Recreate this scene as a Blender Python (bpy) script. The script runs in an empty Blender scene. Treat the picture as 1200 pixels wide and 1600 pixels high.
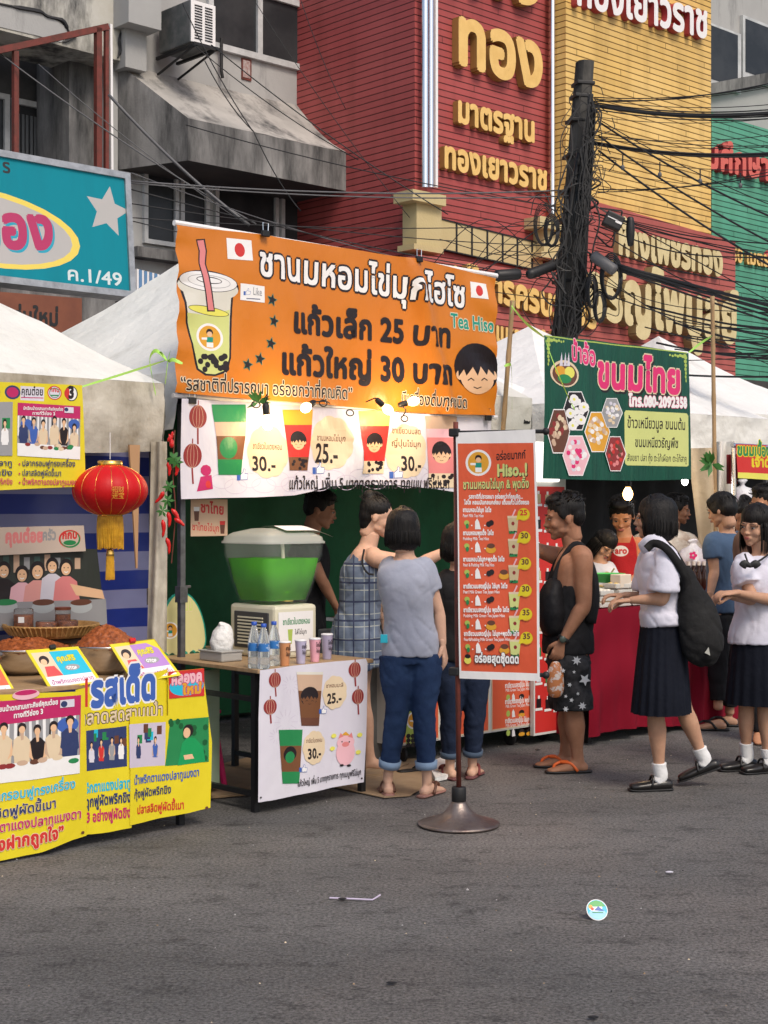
import bpy, bmesh, math, random
from mathutils import Vector, Matrix, noise
from mathutils.geometry import tessellate_polygon
R = math.radians
rnd = random.Random(7)
SC = bpy.context.scene
COL = SC.collection
# ---------------------------------------------------------------- camera geometry
FPX, CH, HY, CX = 2350.0, 1.55, 795.0, 600.0      # focal length in photo pixels, eye height, horizon row
def P(px, py, Y):
    return Vector(((px - CX) / FPX * Y, Y, CH - (py - HY) / FPX * Y))
def GY(py):                                         # depth of a point standing on the road
    return CH * FPX / (py - HY)
def G(px, py, z=0.0):
    Y = (CH - z) * FPX / (py - HY)
    return Vector(((px - CX) / FPX * Y, Y, z))
D = Vector((.729, .685, 0)).normalized()            # along the street
N = Vector((D.y, -D.x, 0))                          # out of the facades, towards the road
UP = Vector((0, 0, 1))
class Plane:
    def __init__(s, o, u=D, v=UP):
        s.o, s.u = Vector(o), Vector(u).normalized()
        s.v = (Vector(v) - Vector(v).dot(s.u) * s.u).normalized()
        s.n = s.u.cross(s.v)
        if s.n.dot(s.o - Vector((0, 0, CH))) > 0: s.n = -s.n
    def hit(s, px, py):
        r = Vector(((px - CX) / FPX, 1, -(py - HY) / FPX)); c = Vector((0, 0, CH))
        t = (s.o - c).dot(s.n) / r.dot(s.n)
        return c + r * t
    def uv(s, px, py):
        h = s.hit(px, py) - s.o
        return Vector((h.dot(s.u), h.dot(s.v)))
    def at(s, u, v, w=0.0):
        return s.o + s.u * u + s.v * v + s.n * w
    def off(s, w):
        return Plane(s.o + s.n * w, s.u, s.v)
# ---------------------------------------------------------------- materials
MATS = {}
def mat(name, col, rough=.7, metal=0, col2=None, scale=4, bump=0, bscale=30, trans=0, emit=0, alpha=1, spec=.5,
        stretch=(1, 1, 1), thresh=(.4, .65), sheen=0, sss=0, coat=0, ecol=None, detail=6, ior=1.45, coords='Object'):
    if name in MATS: return MATS[name]
    m = bpy.data.materials.new(name); m.use_nodes = True
    nt = m.node_tree; b = nt.nodes['Principled BSDF']; L = nt.links.new
    def setv(k, v): b.inputs[k].default_value = v
    c = (*col, 1) if len(col) == 3 else col
    setv('Base Color', c); setv('Roughness', rough); setv('Metallic', metal); setv('Alpha', alpha)
    setv('Transmission Weight', trans); setv('Specular IOR Level', spec); setv('IOR', ior); setv('Coat Weight', coat)
    if sss: setv('Subsurface Weight', sss); b.inputs['Subsurface Radius'].default_value = (.02, .008, .004); setv('Subsurface Scale', 1)
    if sheen: setv('Sheen Weight', sheen)
    if emit: setv('Emission Color', (*(ecol or col), 1)); setv('Emission Strength', emit)
    if col2 or bump:
        tc = nt.nodes.new('ShaderNodeTexCoord'); mp = nt.nodes.new('ShaderNodeMapping')
        L(tc.outputs[coords], mp.inputs[0]); mp.inputs['Scale'].default_value = stretch
    if col2:
        n = nt.nodes.new('ShaderNodeTexNoise'); n.inputs['Scale'].default_value = scale; n.inputs['Detail'].default_value = detail
        n.inputs['Roughness'].default_value = .62
        L(mp.outputs[0], n.inputs[0])
        r = nt.nodes.new('ShaderNodeValToRGB'); L(n.outputs[0], r.inputs[0])
        r.color_ramp.elements[0].position, r.color_ramp.elements[1].position = thresh
        r.color_ramp.elements[0].color = c; r.color_ramp.elements[1].color = (*col2, 1)
        L(r.outputs[0], b.inputs['Base Color'])
    if bump:
        n2 = nt.nodes.new('ShaderNodeTexNoise'); n2.inputs['Scale'].default_value = bscale; n2.inputs['Detail'].default_value = 4
        L(mp.outputs[0], n2.inputs[0])
        bp = nt.nodes.new('ShaderNodeBump'); bp.inputs['Strength'].default_value = min(1, bump); bp.inputs['Distance'].default_value = .02 if bscale < 40 else .004
        L(n2.outputs[0], bp.inputs['Height']); L(bp.outputs[0], b.inputs['Normal'])
    MATS[name] = m
    return m
def V(name, col, **k):                              # printed vinyl ink
    k.setdefault('rough', .38); k.setdefault('bump', .7); k.setdefault('bscale', 5); k.setdefault('stretch', (1, 1, .6))
    return mat('ink_' + name, col, **k)
# ---------------------------------------------------------------- mesh builder
def catmull(pts, n):
    if len(pts) < 3 or n <= 1: return [Vector(p) for p in pts]
    P_ = [Vector(p) for p in pts]; P_ = [2 * P_[0] - P_[1]] + P_ + [2 * P_[-1] - P_[-2]]
    out = []
    for i in range(1, len(P_) - 2):
        a, b, c, d = P_[i - 1:i + 3]
        for k in range(n):
            t = k / n
            out.append(.5 * ((2 * b) + (c - a) * t + (2 * a - 5 * b + 4 * c - d) * t * t + (3 * b - a - 3 * c + d) * t ** 3))
    out.append(P_[-2]); return out
def wl(o):
    p = Vector((0, 0, 0))
    while o is not None: p += Vector(o.location); o = o.parent
    return p
class MB:
    def __init__(s): s.v, s.f, s.m, s.mats = [], [], [], []
    def mi(s, m):
        if m is None: return 0
        if m not in s.mats: s.mats.append(m)
        return s.mats.index(m)
    def add(s, vs, fs, m=None):
        b = len(s.v); k = s.mi(m)
        s.v += [Vector(p) for p in vs]; s.f += [tuple(b + i for i in f) for f in fs]; s.m += [k] * len(fs)
        return s
    def quad(s, a, b, c, d, m=None): return s.add([a, b, c, d], [(0, 1, 2, 3)], m)
    def box(s, c, sz, m=None, ax=None, bev=0):
        c = Vector(c); X, Y, Z = ax or (Vector((1, 0, 0)), Vector((0, 1, 0)), UP)
        h = Vector(sz) / 2
        if not bev:
            vs = [c + X * (i * h.x) + Y * (j * h.y) + Z * (k * h.z) for i in (-1, 1) for j in (-1, 1) for k in (-1, 1)]
            return s.add(vs, [(0, 1, 3, 2), (4, 6, 7, 5), (0, 4, 5, 1), (2, 3, 7, 6), (0, 2, 6, 4), (1, 5, 7, 3)], m)
        bm = bmesh.new(); bmesh.ops.create_cube(bm, size=1)
        for v in bm.verts: v.co = Vector((v.co.x * sz[0], v.co.y * sz[1], v.co.z * sz[2]))
        bmesh.ops.bevel(bm, geom=list(bm.edges), offset=bev, segments=2, affect='EDGES', profile=.5)
        vs = [c + X * v.co.x + Y * v.co.y + Z * v.co.z for v in bm.verts]; bm.verts.index_update()
        fs = [tuple(v.index for v in f.verts) for f in bm.faces]; bm.free()
        return s.add(vs, fs, m)
    def tube(s, pts, r, m=None, seg=8, sm=1, caps=True):
        pts = catmull(pts, sm) if sm > 1 else [Vector(p) for p in pts]
        n = len(pts); rs = [r] * n if isinstance(r, (int, float)) else [r[min(len(r) - 1, int(i / max(1, n - 1) * (len(r) - 1) + .5))] if len(r) != n else r[i] for i in range(n)]
        vs, fs = [], []; side = None
        for i, p in enumerate(pts):
            t = (pts[min(n - 1, i + 1)] - pts[max(0, i - 1)])
            t = t.normalized() if t.length > 1e-9 else UP
            if side is None: side = t.orthogonal().normalized()
            side = (side - side.dot(t) * t)
            side = side.normalized() if side.length > 1e-6 else t.orthogonal().normalized()
            b = t.cross(side)
            for k in range(seg):
                a = 2 * math.pi * k / seg
                vs.append(p + (side * math.cos(a) + b * math.sin(a)) * rs[i])
        for i in range(n - 1):
            for k in range(seg):
                k2 = (k + 1) % seg
                fs.append((i * seg + k, i * seg + k2, (i + 1) * seg + k2, (i + 1) * seg + k))
        if caps and seg > 2: fs.append(tuple(range(seg))[::-1]); fs.append(tuple((n - 1) * seg + k for k in range(seg)))
        return s.add(vs, fs, m)
    def loft(s, secs, m=None, seg=16, sm=4, side=(1, 0, 0), cap=True, power=2.0):
        # secs: (point, half width along side, half depth); smooth elliptical skin with rounded ends
        side = Vector(side); c = [Vector(q[0]) for q in secs]; rr = [Vector((q[1], q[2], 0)) for q in secs]
        c, rr = catmull(c, sm), catmull(rr, sm); n = len(c)
        if cap:
            t0 = (c[0] - c[1]).normalized(); t1 = (c[-1] - c[-2]).normalized()
            h0, h1 = min(rr[0].x, rr[0].y) * .5, min(rr[-1].x, rr[-1].y) * .5
            c = [c[0] + t0 * h0, c[0] + t0 * h0 * .75] + c + [c[-1] + t1 * h1 * .75, c[-1] + t1 * h1]
            rr = [rr[0] * .08, rr[0] * .66] + rr + [rr[-1] * .66, rr[-1] * .08]; n += 4
        vs, fs = [], []
        for i in range(n):
            t = (c[min(n - 1, i + 1)] - c[max(0, i - 1)]).normalized()
            a = side - side.dot(t) * t
            a = a.normalized() if a.length > .05 else t.orthogonal().normalized()
            b = t.cross(a)
            for k in range(seg):
                w = 2 * math.pi * k / seg; cs, sn = math.cos(w), math.sin(w)
                if power != 2: cs = math.copysign(abs(cs) ** (2 / power), cs); sn = math.copysign(abs(sn) ** (2 / power), sn)
                vs.append(c[i] + a * cs * max(1e-4, rr[i].x) + b * sn * max(1e-4, rr[i].y))
        for i in range(n - 1):
            for k in range(seg):
                k2 = (k + 1) % seg
                fs.append((i * seg + k, i * seg + k2, (i + 1) * seg + k2, (i + 1) * seg + k))
        fs.append(tuple(range(seg))[::-1]); fs.append(tuple((n - 1) * seg + k for k in range(seg)))
        return s.add(vs, fs, m)
    def ell(s, c, r, m=None, rot=None, seg=16, rings=10):
        c = Vector(c); r = Vector((r, r, r)) if isinstance(r, (int, float)) else Vector(r)
        vs, fs = [], []
        for i in range(1, rings):
            th = math.pi * i / rings
            for k in range(seg):
                ph = 2 * math.pi * k / seg
                q = Vector((r.x * math.sin(th) * math.cos(ph), r.y * math.sin(th) * math.sin(ph), r.z * math.cos(th)))
                vs.append(q)
        vs += [Vector((0, 0, r.z)), Vector((0, 0, -r.z))]; T, B = len(vs) - 2, len(vs) - 1
        for i in range(rings - 2):
            for k in range(seg):
                k2 = (k + 1) % seg; fs.append((i * seg + k, (i + 1) * seg + k, (i + 1) * seg + k2, i * seg + k2))
        for k in range(seg):
            k2 = (k + 1) % seg; fs.append((T, k, k2)); fs.append((B, (rings - 2) * seg + k2, (rings - 2) * seg + k))
        if rot is not None: vs = [rot @ q for q in vs]
        return s.add([c + q for q in vs], fs, m)
    def lathe(s, c, prof, m=None, seg=24, ax=None):
        c = Vector(c); X, Y, Z = ax or (Vector((1, 0, 0)), Vector((0, 1, 0)), UP); vs, fs = [], []
        for r, z in prof:
            for k in range(seg):
                a = 2 * math.pi * k / seg; vs.append(c + X * (r * math.cos(a)) + Y * (r * math.sin(a)) + Z * z)
        for i in range(len(prof) - 1):
            for k in range(seg):
                k2 = (k + 1) % seg; fs.append((i * seg + k, i * seg + k2, (i + 1) * seg + k2, (i + 1) * seg + k))
        return s.add(vs, fs, m)
    def grid(s, fn, nu, nv, m=None):
        vs = [fn(i / nu, j / nv) for j in range(nv + 1) for i in range(nu + 1)]
        fs = [(j * (nu + 1) + i, j * (nu + 1) + i + 1, (j + 1) * (nu + 1) + i + 1, (j + 1) * (nu + 1) + i) for j in range(nv) for i in range(nu)]
        return s.add(vs, fs, m)
    def mesh(s, name):
        me = bpy.data.meshes.new(name); me.from_pydata([tuple(p) for p in s.v], [], s.f)
        for m in s.mats: me.materials.append(m)
        me.polygons.foreach_set('material_index', s.m); me.update(); return me
    def build(s, name, m=None, parent=None, smooth=False):
        if m is not None and not s.mats: s.mats = [m]
        o = bpy.data.objects.new(name, s.mesh(name)); COL.objects.link(o)
        if parent is not None:
            o.data.transform(Matrix.Translation(-wl(parent)))
            o.parent = parent
        if smooth: o.data.polygons.foreach_set('use_smooth', [True] * len(o.data.polygons))
        return o
def tag(o, label=None, cat=None, group=None, kind=None):
    if label: o['label'] = label
    if cat: o['category'] = cat
    if group: o['group'] = group
    if kind: o['kind'] = kind
    return o
def thing(name, label, cat, loc=(0, 0, 0), group=None):
    o = bpy.data.objects.new(name, None); COL.objects.link(o); o.location = loc; o.empty_display_size = .1
    return tag(o, label, cat, group)
def remesh(mb, vox, smooth=3, keep=None):
    # fuse a builder's closed shapes into one continuous skin
    me = mb.mesh('tmp'); ob = bpy.data.objects.new('tmp', me); COL.objects.link(ob)
    r = ob.modifiers.new('r', 'REMESH'); r.mode = 'VOXEL'; r.voxel_size = vox
    if smooth:
        sm = ob.modifiers.new('s', 'SMOOTH'); sm.iterations = smooth; sm.factor = .5
    dg = bpy.context.evaluated_depsgraph_get(); e = ob.evaluated_get(dg); m2 = e.to_mesh()
    out = MB(); out.add([v.co.copy() for v in m2.vertices], [tuple(p.vertices) for p in m2.polygons], keep)
    e.to_mesh_clear(); bpy.data.objects.remove(ob); bpy.data.meshes.remove(me)
    return out
# ---------------------------------------------------------------- lettering
FC = bpy.data.curves.new('fc', 'FONT'); FO = bpy.data.objects.new('fo', FC); COL.objects.link(FO)
FC.resolution_u = 3
GL = {}
def raw(body, offset=0.0, shear=0.0):
    FC.body = body; FC.offset = offset; FC.shear = shear
    bpy.context.view_layer.update()
    me = bpy.data.meshes.new_from_object(FO.evaluated_get(bpy.context.evaluated_depsgraph_get()))
    vs = [Vector((v.co.x, v.co.y)) for v in me.vertices]; fs = [tuple(p.vertices) for p in me.polygons]
    bpy.data.meshes.remove(me); return vs, fs
BAR = max(p.x for p in raw('|')[0])
def glyph(ch, offset):
    k = (ch, round(offset, 4))
    if k not in GL:
        vs, fs = raw(ch, offset)
        if (ch, 'a') not in GL: GL[(ch, 'a')] = max(p.x for p in raw(ch + '|')[0]) - BAR
        GL[k] = (vs, fs)
    return GL[k][0], GL[k][1], GL[(ch, 'a')]
UPV, TONE, LOWV = 'ัิีึืํ็', '่้๊๋์', 'ุู'
def layout(txt, offset=0.0, tight=0.0):
    V_, F_, x = [], [], 0.0
    prevup = False
    for ch in txt:
        vs, fs, adv = glyph(ch, offset)
        mark = ch in UPV or ch in TONE or ch in LOWV
        dy = .17 if (ch in TONE and prevup) else 0
        b = len(V_); V_ += [Vector((p.x + x, p.y + dy)) for p in vs]; F_ += [tuple(b + i for i in f) for f in fs]
        if mark: prevup = prevup or ch in UPV
        else: prevup = False; x += adv + tight + offset * .8
    return V_, F_, x
# ---------------------------------------------------------------- printed artwork laid on banners and signs
class Art:
    def __init__(s, plane, disp=None, step=.12):
        s.p, s.disp, s.step = plane, disp, step
        s.v, s.f, s.m, s.mats = [], [], [], []
        s.lv = 0.0
    def mi(s, m):
        if m not in s.mats: s.mats.append(m)
        return s.mats.index(m)
    def add(s, vs, fs, m, lv):
        b = len(s.v); k = s.mi(m)
        for q in vs: s.v.append(Vector((q[0], q[1], lv)))
        for f in fs: s.f.append(tuple(b + i for i in f)); s.m.append(k)
    def up(s, d=.00004): s.lv += d; return s.lv
    def scale(s, px, py): return s.p.hit(px, py).y / FPX
    def polyuv(s, pts, m, lv=None):
        lv = s.up() if lv is None else lv
        tris = tessellate_polygon([[Vector((q[0], q[1], 0)) for q in pts]])
        s.add(pts, tris, m, lv)
    def poly(s, pts, m, lv=None): s.polyuv([s.p.uv(*q) for q in pts], m, lv)
    def rect(s, x0, y0, x1, y1, m, lv=None, sl=None):
        # px rectangle whose left edge is x0, y0..y1 and which follows the plane horizontally
        a, b = s.p.uv(x0, y0), s.p.uv(x0, y1); c = s.p.uv(x1, (y0 + y1) / 2)
        s.polyuv([(a.x, a.y), (a.x, b.y), (c.x, b.y), (c.x, a.y)], m, lv)
    def ell(s, cx, cy, rx, ry, m, lv=None, n=28, a0=0, a1=360, rot=0):
        c = s.p.uv(cx, cy); k = s.scale(cx, cy); e = s.p.uv(cx + rx, cy); hx = abs((e - c).x); hy = ry * k
        pts = []
        for i in range(n):
            a = R(a0 + (a1 - a0) * i / (n if a1 - a0 == 360 else n - 1)); x, y = hx * math.cos(a), hy * math.sin(a)
            if rot: x, y = x * math.cos(rot) - y * math.sin(rot), x * math.sin(rot) + y * math.cos(rot)
            pts.append((c.x + x, c.y + y))
        s.polyuv(pts, m, lv)
    def ring(s, cx, cy, rx, ry, w, m, lv=None):
        c = s.p.uv(cx, cy); k = s.scale(cx, cy); e = s.p.uv(cx + rx, cy); hx = abs((e - c).x); hy = ry * k; t = w * k; n = 36
        lv = s.up() if lv is None else lv
        vs = [(c.x + (hx + q) * math.cos(2 * math.pi * i / n), c.y + (hy + q) * math.sin(2 * math.pi * i / n)) for q in (0, -t) for i in range(n)]
        s.add(vs, [(i, (i + 1) % n, n + (i + 1) % n, n + i) for i in range(n)], m, lv)
    def line(s, pts, w, m, lv=None):
        lv = s.up() if lv is None else lv
        q = [s.p.uv(*p) for p in pts]; k = s.scale(*pts[0]) * w / 2
        vs, fs = [], []
        for i, p in enumerate(q):
            t = (q[min(len(q) - 1, i + 1)] - q[max(0, i - 1)]).normalized(); nn = Vector((-t.y, t.x)) * k
            vs += [p + nn, p - nn]
        for i in range(len(q) - 1): fs.append((2 * i, 2 * i + 1, 2 * i + 3, 2 * i + 2))
        s.add(vs, fs, m, lv)
    def star(s, cx, cy, r, m, n=5, inner=.45, lv=None, rot=0):
        c = s.p.uv(cx, cy); k = s.scale(cx, cy)
        s.polyuv([(c.x + r * k * (inner if i % 2 else 1) * math.sin(rot + math.pi * i / n), c.y + r * k * (inner if i % 2 else 1) * math.cos(rot + math.pi * i / n)) for i in range(2 * n)], m, lv)
    def scallop(s, cx, cy, rx, ry, m, n=9, lv=None):
        c = s.p.uv(cx, cy); k = s.scale(cx, cy); e = s.p.uv(cx + rx, cy); hx = abs((e - c).x); hy = ry * k
        s.polyuv([(c.x + hx * (1 + .07 * abs(math.sin(n * a / 2))) * math.cos(a), c.y + hy * (1 + .07 * abs(math.sin(n * a / 2))) * math.sin(a)) for a in [2 * math.pi * i / 72 for i in range(72)]], m, lv)
    def text(s, txt, p0, p1, h, m, bold=0, outl=None, ow=0, shadow=None, so=(0, 0), tight=0):
        # p0, p1: photo pixels of the baseline's two ends; h: em height in photo pixels; bold/ow in em
        a, b = s.p.uv(*p0), s.p.uv(*p1); vs, fs, w = layout(txt, 0, tight + bold * .5)
        k = s.scale(*p0) * h; dx = (b - a) / w; kx = dx.length
        def put(ox, oy, mm, lv):
            s.add([(a.x + dx.x * q.x + ox * kx, a.y + dx.y * q.x + q.y * k + oy * k) for q in vs], fs, mm, lv)
        def fat(r, mm, ox=0, oy=0):
            n = 8 if r > .03 else 4
            if r <= 0: put(ox, oy, mm, s.up(.00003)); return
            lv = s.up(.00003)
            put(ox, oy, mm, lv)
            for i in range(n):
                t = 2 * math.pi * (i + .5) / n; put(ox + r * math.cos(t), oy + r * math.sin(t), mm, lv + .000004 * (i + 1))
            s.lv = lv + .000004 * (n + 1)
        if shadow: fat(bold + ow, shadow, so[0], so[1])
        if outl: fat(bold + ow, outl)
        fat(bold, m)
    def build(s, name, parent=None):
        # slice by a grid so that the print bends with the cloth, then lay it on the plane
        bm = bmesh.new(); S0 = s.step
        def cut(poly, k):
            out = [poly]
            for ax in (0, 1, 2):
                key = (lambda q: q[0] - 1e-5) if ax == 0 else (lambda q: q[1] - 1e-5) if ax == 1 else (lambda q: q[0] + q[1] - 2e-5)
                todo, out2 = out, []
                for pl_ in todo:
                    st_ = [pl_]
                    while st_:
                        c = st_.pop(); ks = [key(q) / S0 for q in c]; lo, hi = min(ks), max(ks); t = math.floor(lo + 1e-7) + 1
                        if t >= hi - 1e-7: out2.append(c); continue
                        A_, B_ = [], []; n = len(c)
                        for i in range(n):
                            p, q, a_, b_ = c[i], c[(i + 1) % n], ks[i] - t, ks[(i + 1) % n] - t
                            if a_ <= 0: A_.append(p)
                            if a_ >= 0: B_.append(p)
                            if a_ * b_ < 0:
                                r = a_ / (a_ - b_); x = (p[0] + (q[0] - p[0]) * r, p[1] + (q[1] - p[1]) * r, p[2]); A_.append(x); B_.append(x)
                        if len(A_) > 2: out2.append(A_)
                        if len(B_) > 2: st_.append(B_)
                out = out2
            return out
        seen = {}
        def vert(q):
            k_ = (round(q[0] * 2e5), round(q[1] * 2e5), round(q[2] * 1e6))
            if k_ not in seen: seen[k_] = bm.verts.new((q[0], q[1], q[2]))
            return seen[k_]
        for f, k in zip(s.f, s.m):
            poly = [tuple(s.v[i]) for i in f]
            for c in (cut(poly, k) if s.disp else [poly]):
                vs = []
                for q in c:
                    v = vert(q)
                    if v not in vs: vs.append(v)
                if len(vs) < 3: continue
                try: fa = bm.faces.new(vs); fa.material_index = k
                except ValueError: pass
        if s.disp:
            S_, cache = s.step, {}
            def node(i, j):
                if (i, j) not in cache: cache[(i, j)] = s.disp(i * S_, j * S_)
                return cache[(i, j)]
            def lin(u, v):
                u, v = (u - 1e-5) / S_, (v - 1e-5) / S_; i, j = math.floor(u), math.floor(v); a, b = u - i, v - j
                if a + b <= 1: return node(i, j) * (1 - a - b) + node(i + 1, j) * a + node(i, j + 1) * b
                return node(i + 1, j + 1) * (a + b - 1) + node(i + 1, j) * (1 - b) + node(i, j + 1) * (1 - a)
        for v in bm.verts:
            w = v.co.z + (lin(v.co.x, v.co.y) if s.disp else 0)
            v.co = s.p.at(v.co.x, v.co.y, w)
        bm.normal_update()
        for f in bm.faces:
            if f.normal.dot(s.p.n) < 0: f.normal_flip()
        me = bpy.data.meshes.new(name); bm.to_mesh(me); bm.free()
        for m in s.mats: me.materials.append(m)
        o = bpy.data.objects.new(name, me); COL.objects.link(o)
        if parent is not None:
            me.transform(Matrix.Translation(-wl(parent))); o.parent = parent
        if s.disp: me.polygons.foreach_set('use_smooth', [True] * len(me.polygons))
        return o
def prism(mb, plane, pts, w0, w1, m):
    # photo-pixel outline seen on the face at offset w1, running back to w0
    pl = plane.off(w1); uv = [pl.uv(*p) for p in pts]; n = len(uv)
    tris = tessellate_polygon([[Vector((q.x, q.y, 0)) for q in uv]])
    vs = [pl.at(q.x, q.y) for q in uv] + [pl.at(q.x, q.y, w0 - w1) for q in uv]
    mb.add(vs, [tuple(t) for t in tris] + [tuple(n + i for i in t[::-1]) for t in tris] + [(i, (i + 1) % n, n + (i + 1) % n, n + i) for i in range(n)], m)
def rprism(mb, plane, x0, y0, x1, y1, w0, w1, m):
    # true rectangle on the plane: left edge x0 from y0 to y1, reaching column x1
    pl = plane.off(w1); a, b, c = pl.uv(x0, y0), pl.uv(x0, y1), pl.uv(x1, (y0 + y1) / 2)
    uv = [(a.x, a.y), (a.x, b.y), (c.x, b.y), (c.x, a.y)]
    vs = [pl.at(u, v) for u, v in uv] + [pl.at(u, v, w0 - w1) for u, v in uv]
    mb.add(vs, [(0, 1, 2, 3), (7, 6, 5, 4), (0, 4, 5, 1), (1, 5, 6, 2), (2, 6, 7, 3), (3, 7, 4, 0)], m)
def letters(plane, txt, p0, p1, h, m, depth, bold, parent, name='lettering', side=None, tight=0, vk=1):
    # raised sign letters; m on the face, side on the flanks
    a, b = plane.uv(*p0), plane.uv(*p1); vs, fs, w = layout(txt, 0, tight + bold * .5)
    k = plane.hit(*p0).y / FPX * h; dx = (b - a) / w
    mb = MB(); offs = [(0, 0)] + ([(bold * math.cos(2 * math.pi * i / 8), bold * math.sin(2 * math.pi * i / 8)) for i in range(8)] if bold else [])
    cnt = {}
    for f in fs:
        for i in range(len(f)):
            e = (f[i], f[(i + 1) % len(f)]); cnt[e] = cnt.get(e, 0) + 1
    bd = [e for e in cnt if (e[1], e[0]) not in cnt]
    for q, (ox, oy) in enumerate(offs):
        W = depth + q * .0003
        f3 = [plane.at(a.x + dx.x * (p.x + ox), a.y + dx.y * (p.x + ox) + (p.y + oy) * k, W) for p in vs]
        b3 = [p - plane.n * (W - .002) for p in f3]; n = len(f3)
        mb.add(f3, fs, m)
        mb.add(f3 + b3, [(e[0], n + e[0], n + e[1], e[1]) for e in bd], side or m)
    return mb.build(name, parent=parent)
# ================================================================ camera, sky, light
cam = bpy.data.cameras.new('camera'); co = bpy.data.objects.new('camera', cam); COL.objects.link(co); SC.camera = co
co.location = (0, 0, CH); co.rotation_euler = (R(90), 0, 0)
cam.sensor_fit = 'VERTICAL'; cam.sensor_height = 36; cam.lens = FPX / 1600 * 36; cam.shift_y = -(800 - HY) / 1600; cam.clip_end = 500
w = bpy.data.worlds.new('World'); SC.world = w; w.use_nodes = True
sk = w.node_tree.nodes.new('ShaderNodeTexSky'); sk.sky_type = 'NISHITA'; sk.sun_disc = False
SUNEL, SUNAZ = 48, 150                              # azimuth in degrees clockwise from the view direction
sk.sun_elevation = R(SUNEL); sk.sun_rotation = R(SUNAZ); sk.air_density = 1.0; sk.dust_density = 3.5; sk.ozone_density = 1
w.node_tree.links.new(sk.outputs[0], w.node_tree.nodes['Background'].inputs[0]); w.node_tree.nodes['Background'].inputs[1].default_value = .13
sl = bpy.data.lights.new('sun', 'SUN'); so = bpy.data.objects.new('sun', sl); COL.objects.link(so)
sl.energy = 1.35; sl.angle = R(18); sl.color = (1, .90, .78)
so.rotation_euler = (R(90 - SUNEL), 0, R(180 - SUNAZ)); so.location = (0, 0, 30)
SC.view_settings.view_transform = 'Standard'; SC.view_settings.look = 'None'; SC.view_settings.exposure = .35; SC.view_settings.gamma = 1
SC.cycles.max_bounces = 6; SC.cycles.transparent_max_bounces = 12
# ================================================================ road and pavement
def road_mat():
    m = bpy.data.materials.new('asphalt'); m.use_nodes = True; nt = m.node_tree; b = nt.nodes['Principled BSDF']; L = nt.links.new
    tc = nt.nodes.new('ShaderNodeTexCoord')
    def nz(scale, det, st=(1, 1, 1), rough=.6):
        mp = nt.nodes.new('ShaderNodeMapping'); mp.inputs['Scale'].default_value = st; L(tc.outputs['Object'], mp.inputs[0])
        n = nt.nodes.new('ShaderNodeTexNoise'); n.inputs['Scale'].default_value = scale; n.inputs['Detail'].default_value = det; n.inputs['Roughness'].default_value = rough
        L(mp.outputs[0], n.inputs[0]); return n
    def ramp(src, p0, c0, p1, c1):
        r = nt.nodes.new('ShaderNodeValToRGB'); e = r.color_ramp.elements; e[0].position, e[1].position = p0, p1
        e[0].color = (*c0, 1); e[1].color = (*c1, 1); L(src, r.inputs[0]); return r
    def mix(f, a, bb, mode='MIX'):
        x = nt.nodes.new('ShaderNodeMix'); x.data_type = 'RGBA'; x.blend_type = mode
        if isinstance(f, float): x.inputs[0].default_value = f
        else: L(f, x.inputs[0])
        L(a, x.inputs[6]); L(bb, x.inputs[7]); return x.outputs[2]
    big = ramp(nz(.7, 5, (.6, 1.6, 1)).outputs[0], .36, (.112, .108, .104), .68, (.178, .171, .164))
    wear = ramp(nz(.32, 4, (1, .6, 1)).outputs[0], .48, (1, 1, 1), .64, (1.22, 1.12, 1.06))
    fine = ramp(nz(70, 5, (1, 1, 1), .8).outputs[0], .38, (.38, .38, .38), .62, (1.55, 1.55, 1.55))
    pit = ramp(nz(5, 14, (1, 1.5, 1), .82).outputs[0], .38, (.28, .28, .28), .48, (1, 1, 1))
    col = mix(1.0, big.outputs[0], wear.outputs[0], 'MULTIPLY'); col = mix(1.0, col, fine.outputs[0], 'MULTIPLY'); col = mix(.75, col, pit.outputs[0], 'MULTIPLY')
    st = ramp(nz(2.1, 3, (1, 1, 1)).outputs[0], .66, (0, 0, 0), .72, (.5, .5, .5)); dk = nt.nodes.new('ShaderNodeRGB'); dk.outputs[0].default_value = (.045, .045, .047, 1)
    col = mix(st.outputs[0], col, dk.outputs[0])
    vo = nt.nodes.new('ShaderNodeTexVoronoi'); vo.inputs['Scale'].default_value = 60; L(tc.outputs['Object'], vo.inputs[0])
    sp = ramp(vo.outputs['Distance'], .06, (.30, .30, .29), .16, (1, 1, 1))
    sp2 = ramp(vo.outputs['Color'], .90, (0, 0, 0), .93, (1, 1, 1))
    inv = ramp(vo.outputs['Distance'], .14, (1, 1, 1), .24, (0, 0, 0)); msk = mix(1.0, sp2.outputs[0], inv.outputs[0], 'MULTIPLY')
    lt = nt.nodes.new('ShaderNodeRGB'); lt.outputs[0].default_value = (.26, .25, .24, 1)
    col = mix(msk, col, lt.outputs[0])
    L(col, b.inputs['Base Color']); b.inputs['Roughness'].default_value = .82; b.inputs['Specular IOR Level'].default_value = .35
    bp = nt.nodes.new('ShaderNodeBump'); bp.inputs['Strength'].default_value = 1; bp.inputs['Distance'].default_value = .012
    L(nz(60, 5, (1, 1, 1), .75).outputs[0], bp.inputs['Height']); bp2 = nt.nodes.new('ShaderNodeBump'); bp2.inputs['Strength'].default_value = .5; bp2.inputs['Distance'].default_value = .03
    L(nz(3, 5).outputs[0], bp2.inputs['Height']); L(bp.outputs[0], bp2.inputs['Normal']); L(bp2.outputs[0], b.inputs['Normal'])
    return m
mb = MB(); mb.grid(lambda a, b: Vector((-40 + 80 * a, -30 + 80 * b, .006 * noise.noise(Vector((a * 60, b * 60, 0))))), 60, 60, road_mat())
tag(mb.build('road', smooth=True), kind='structure')
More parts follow.
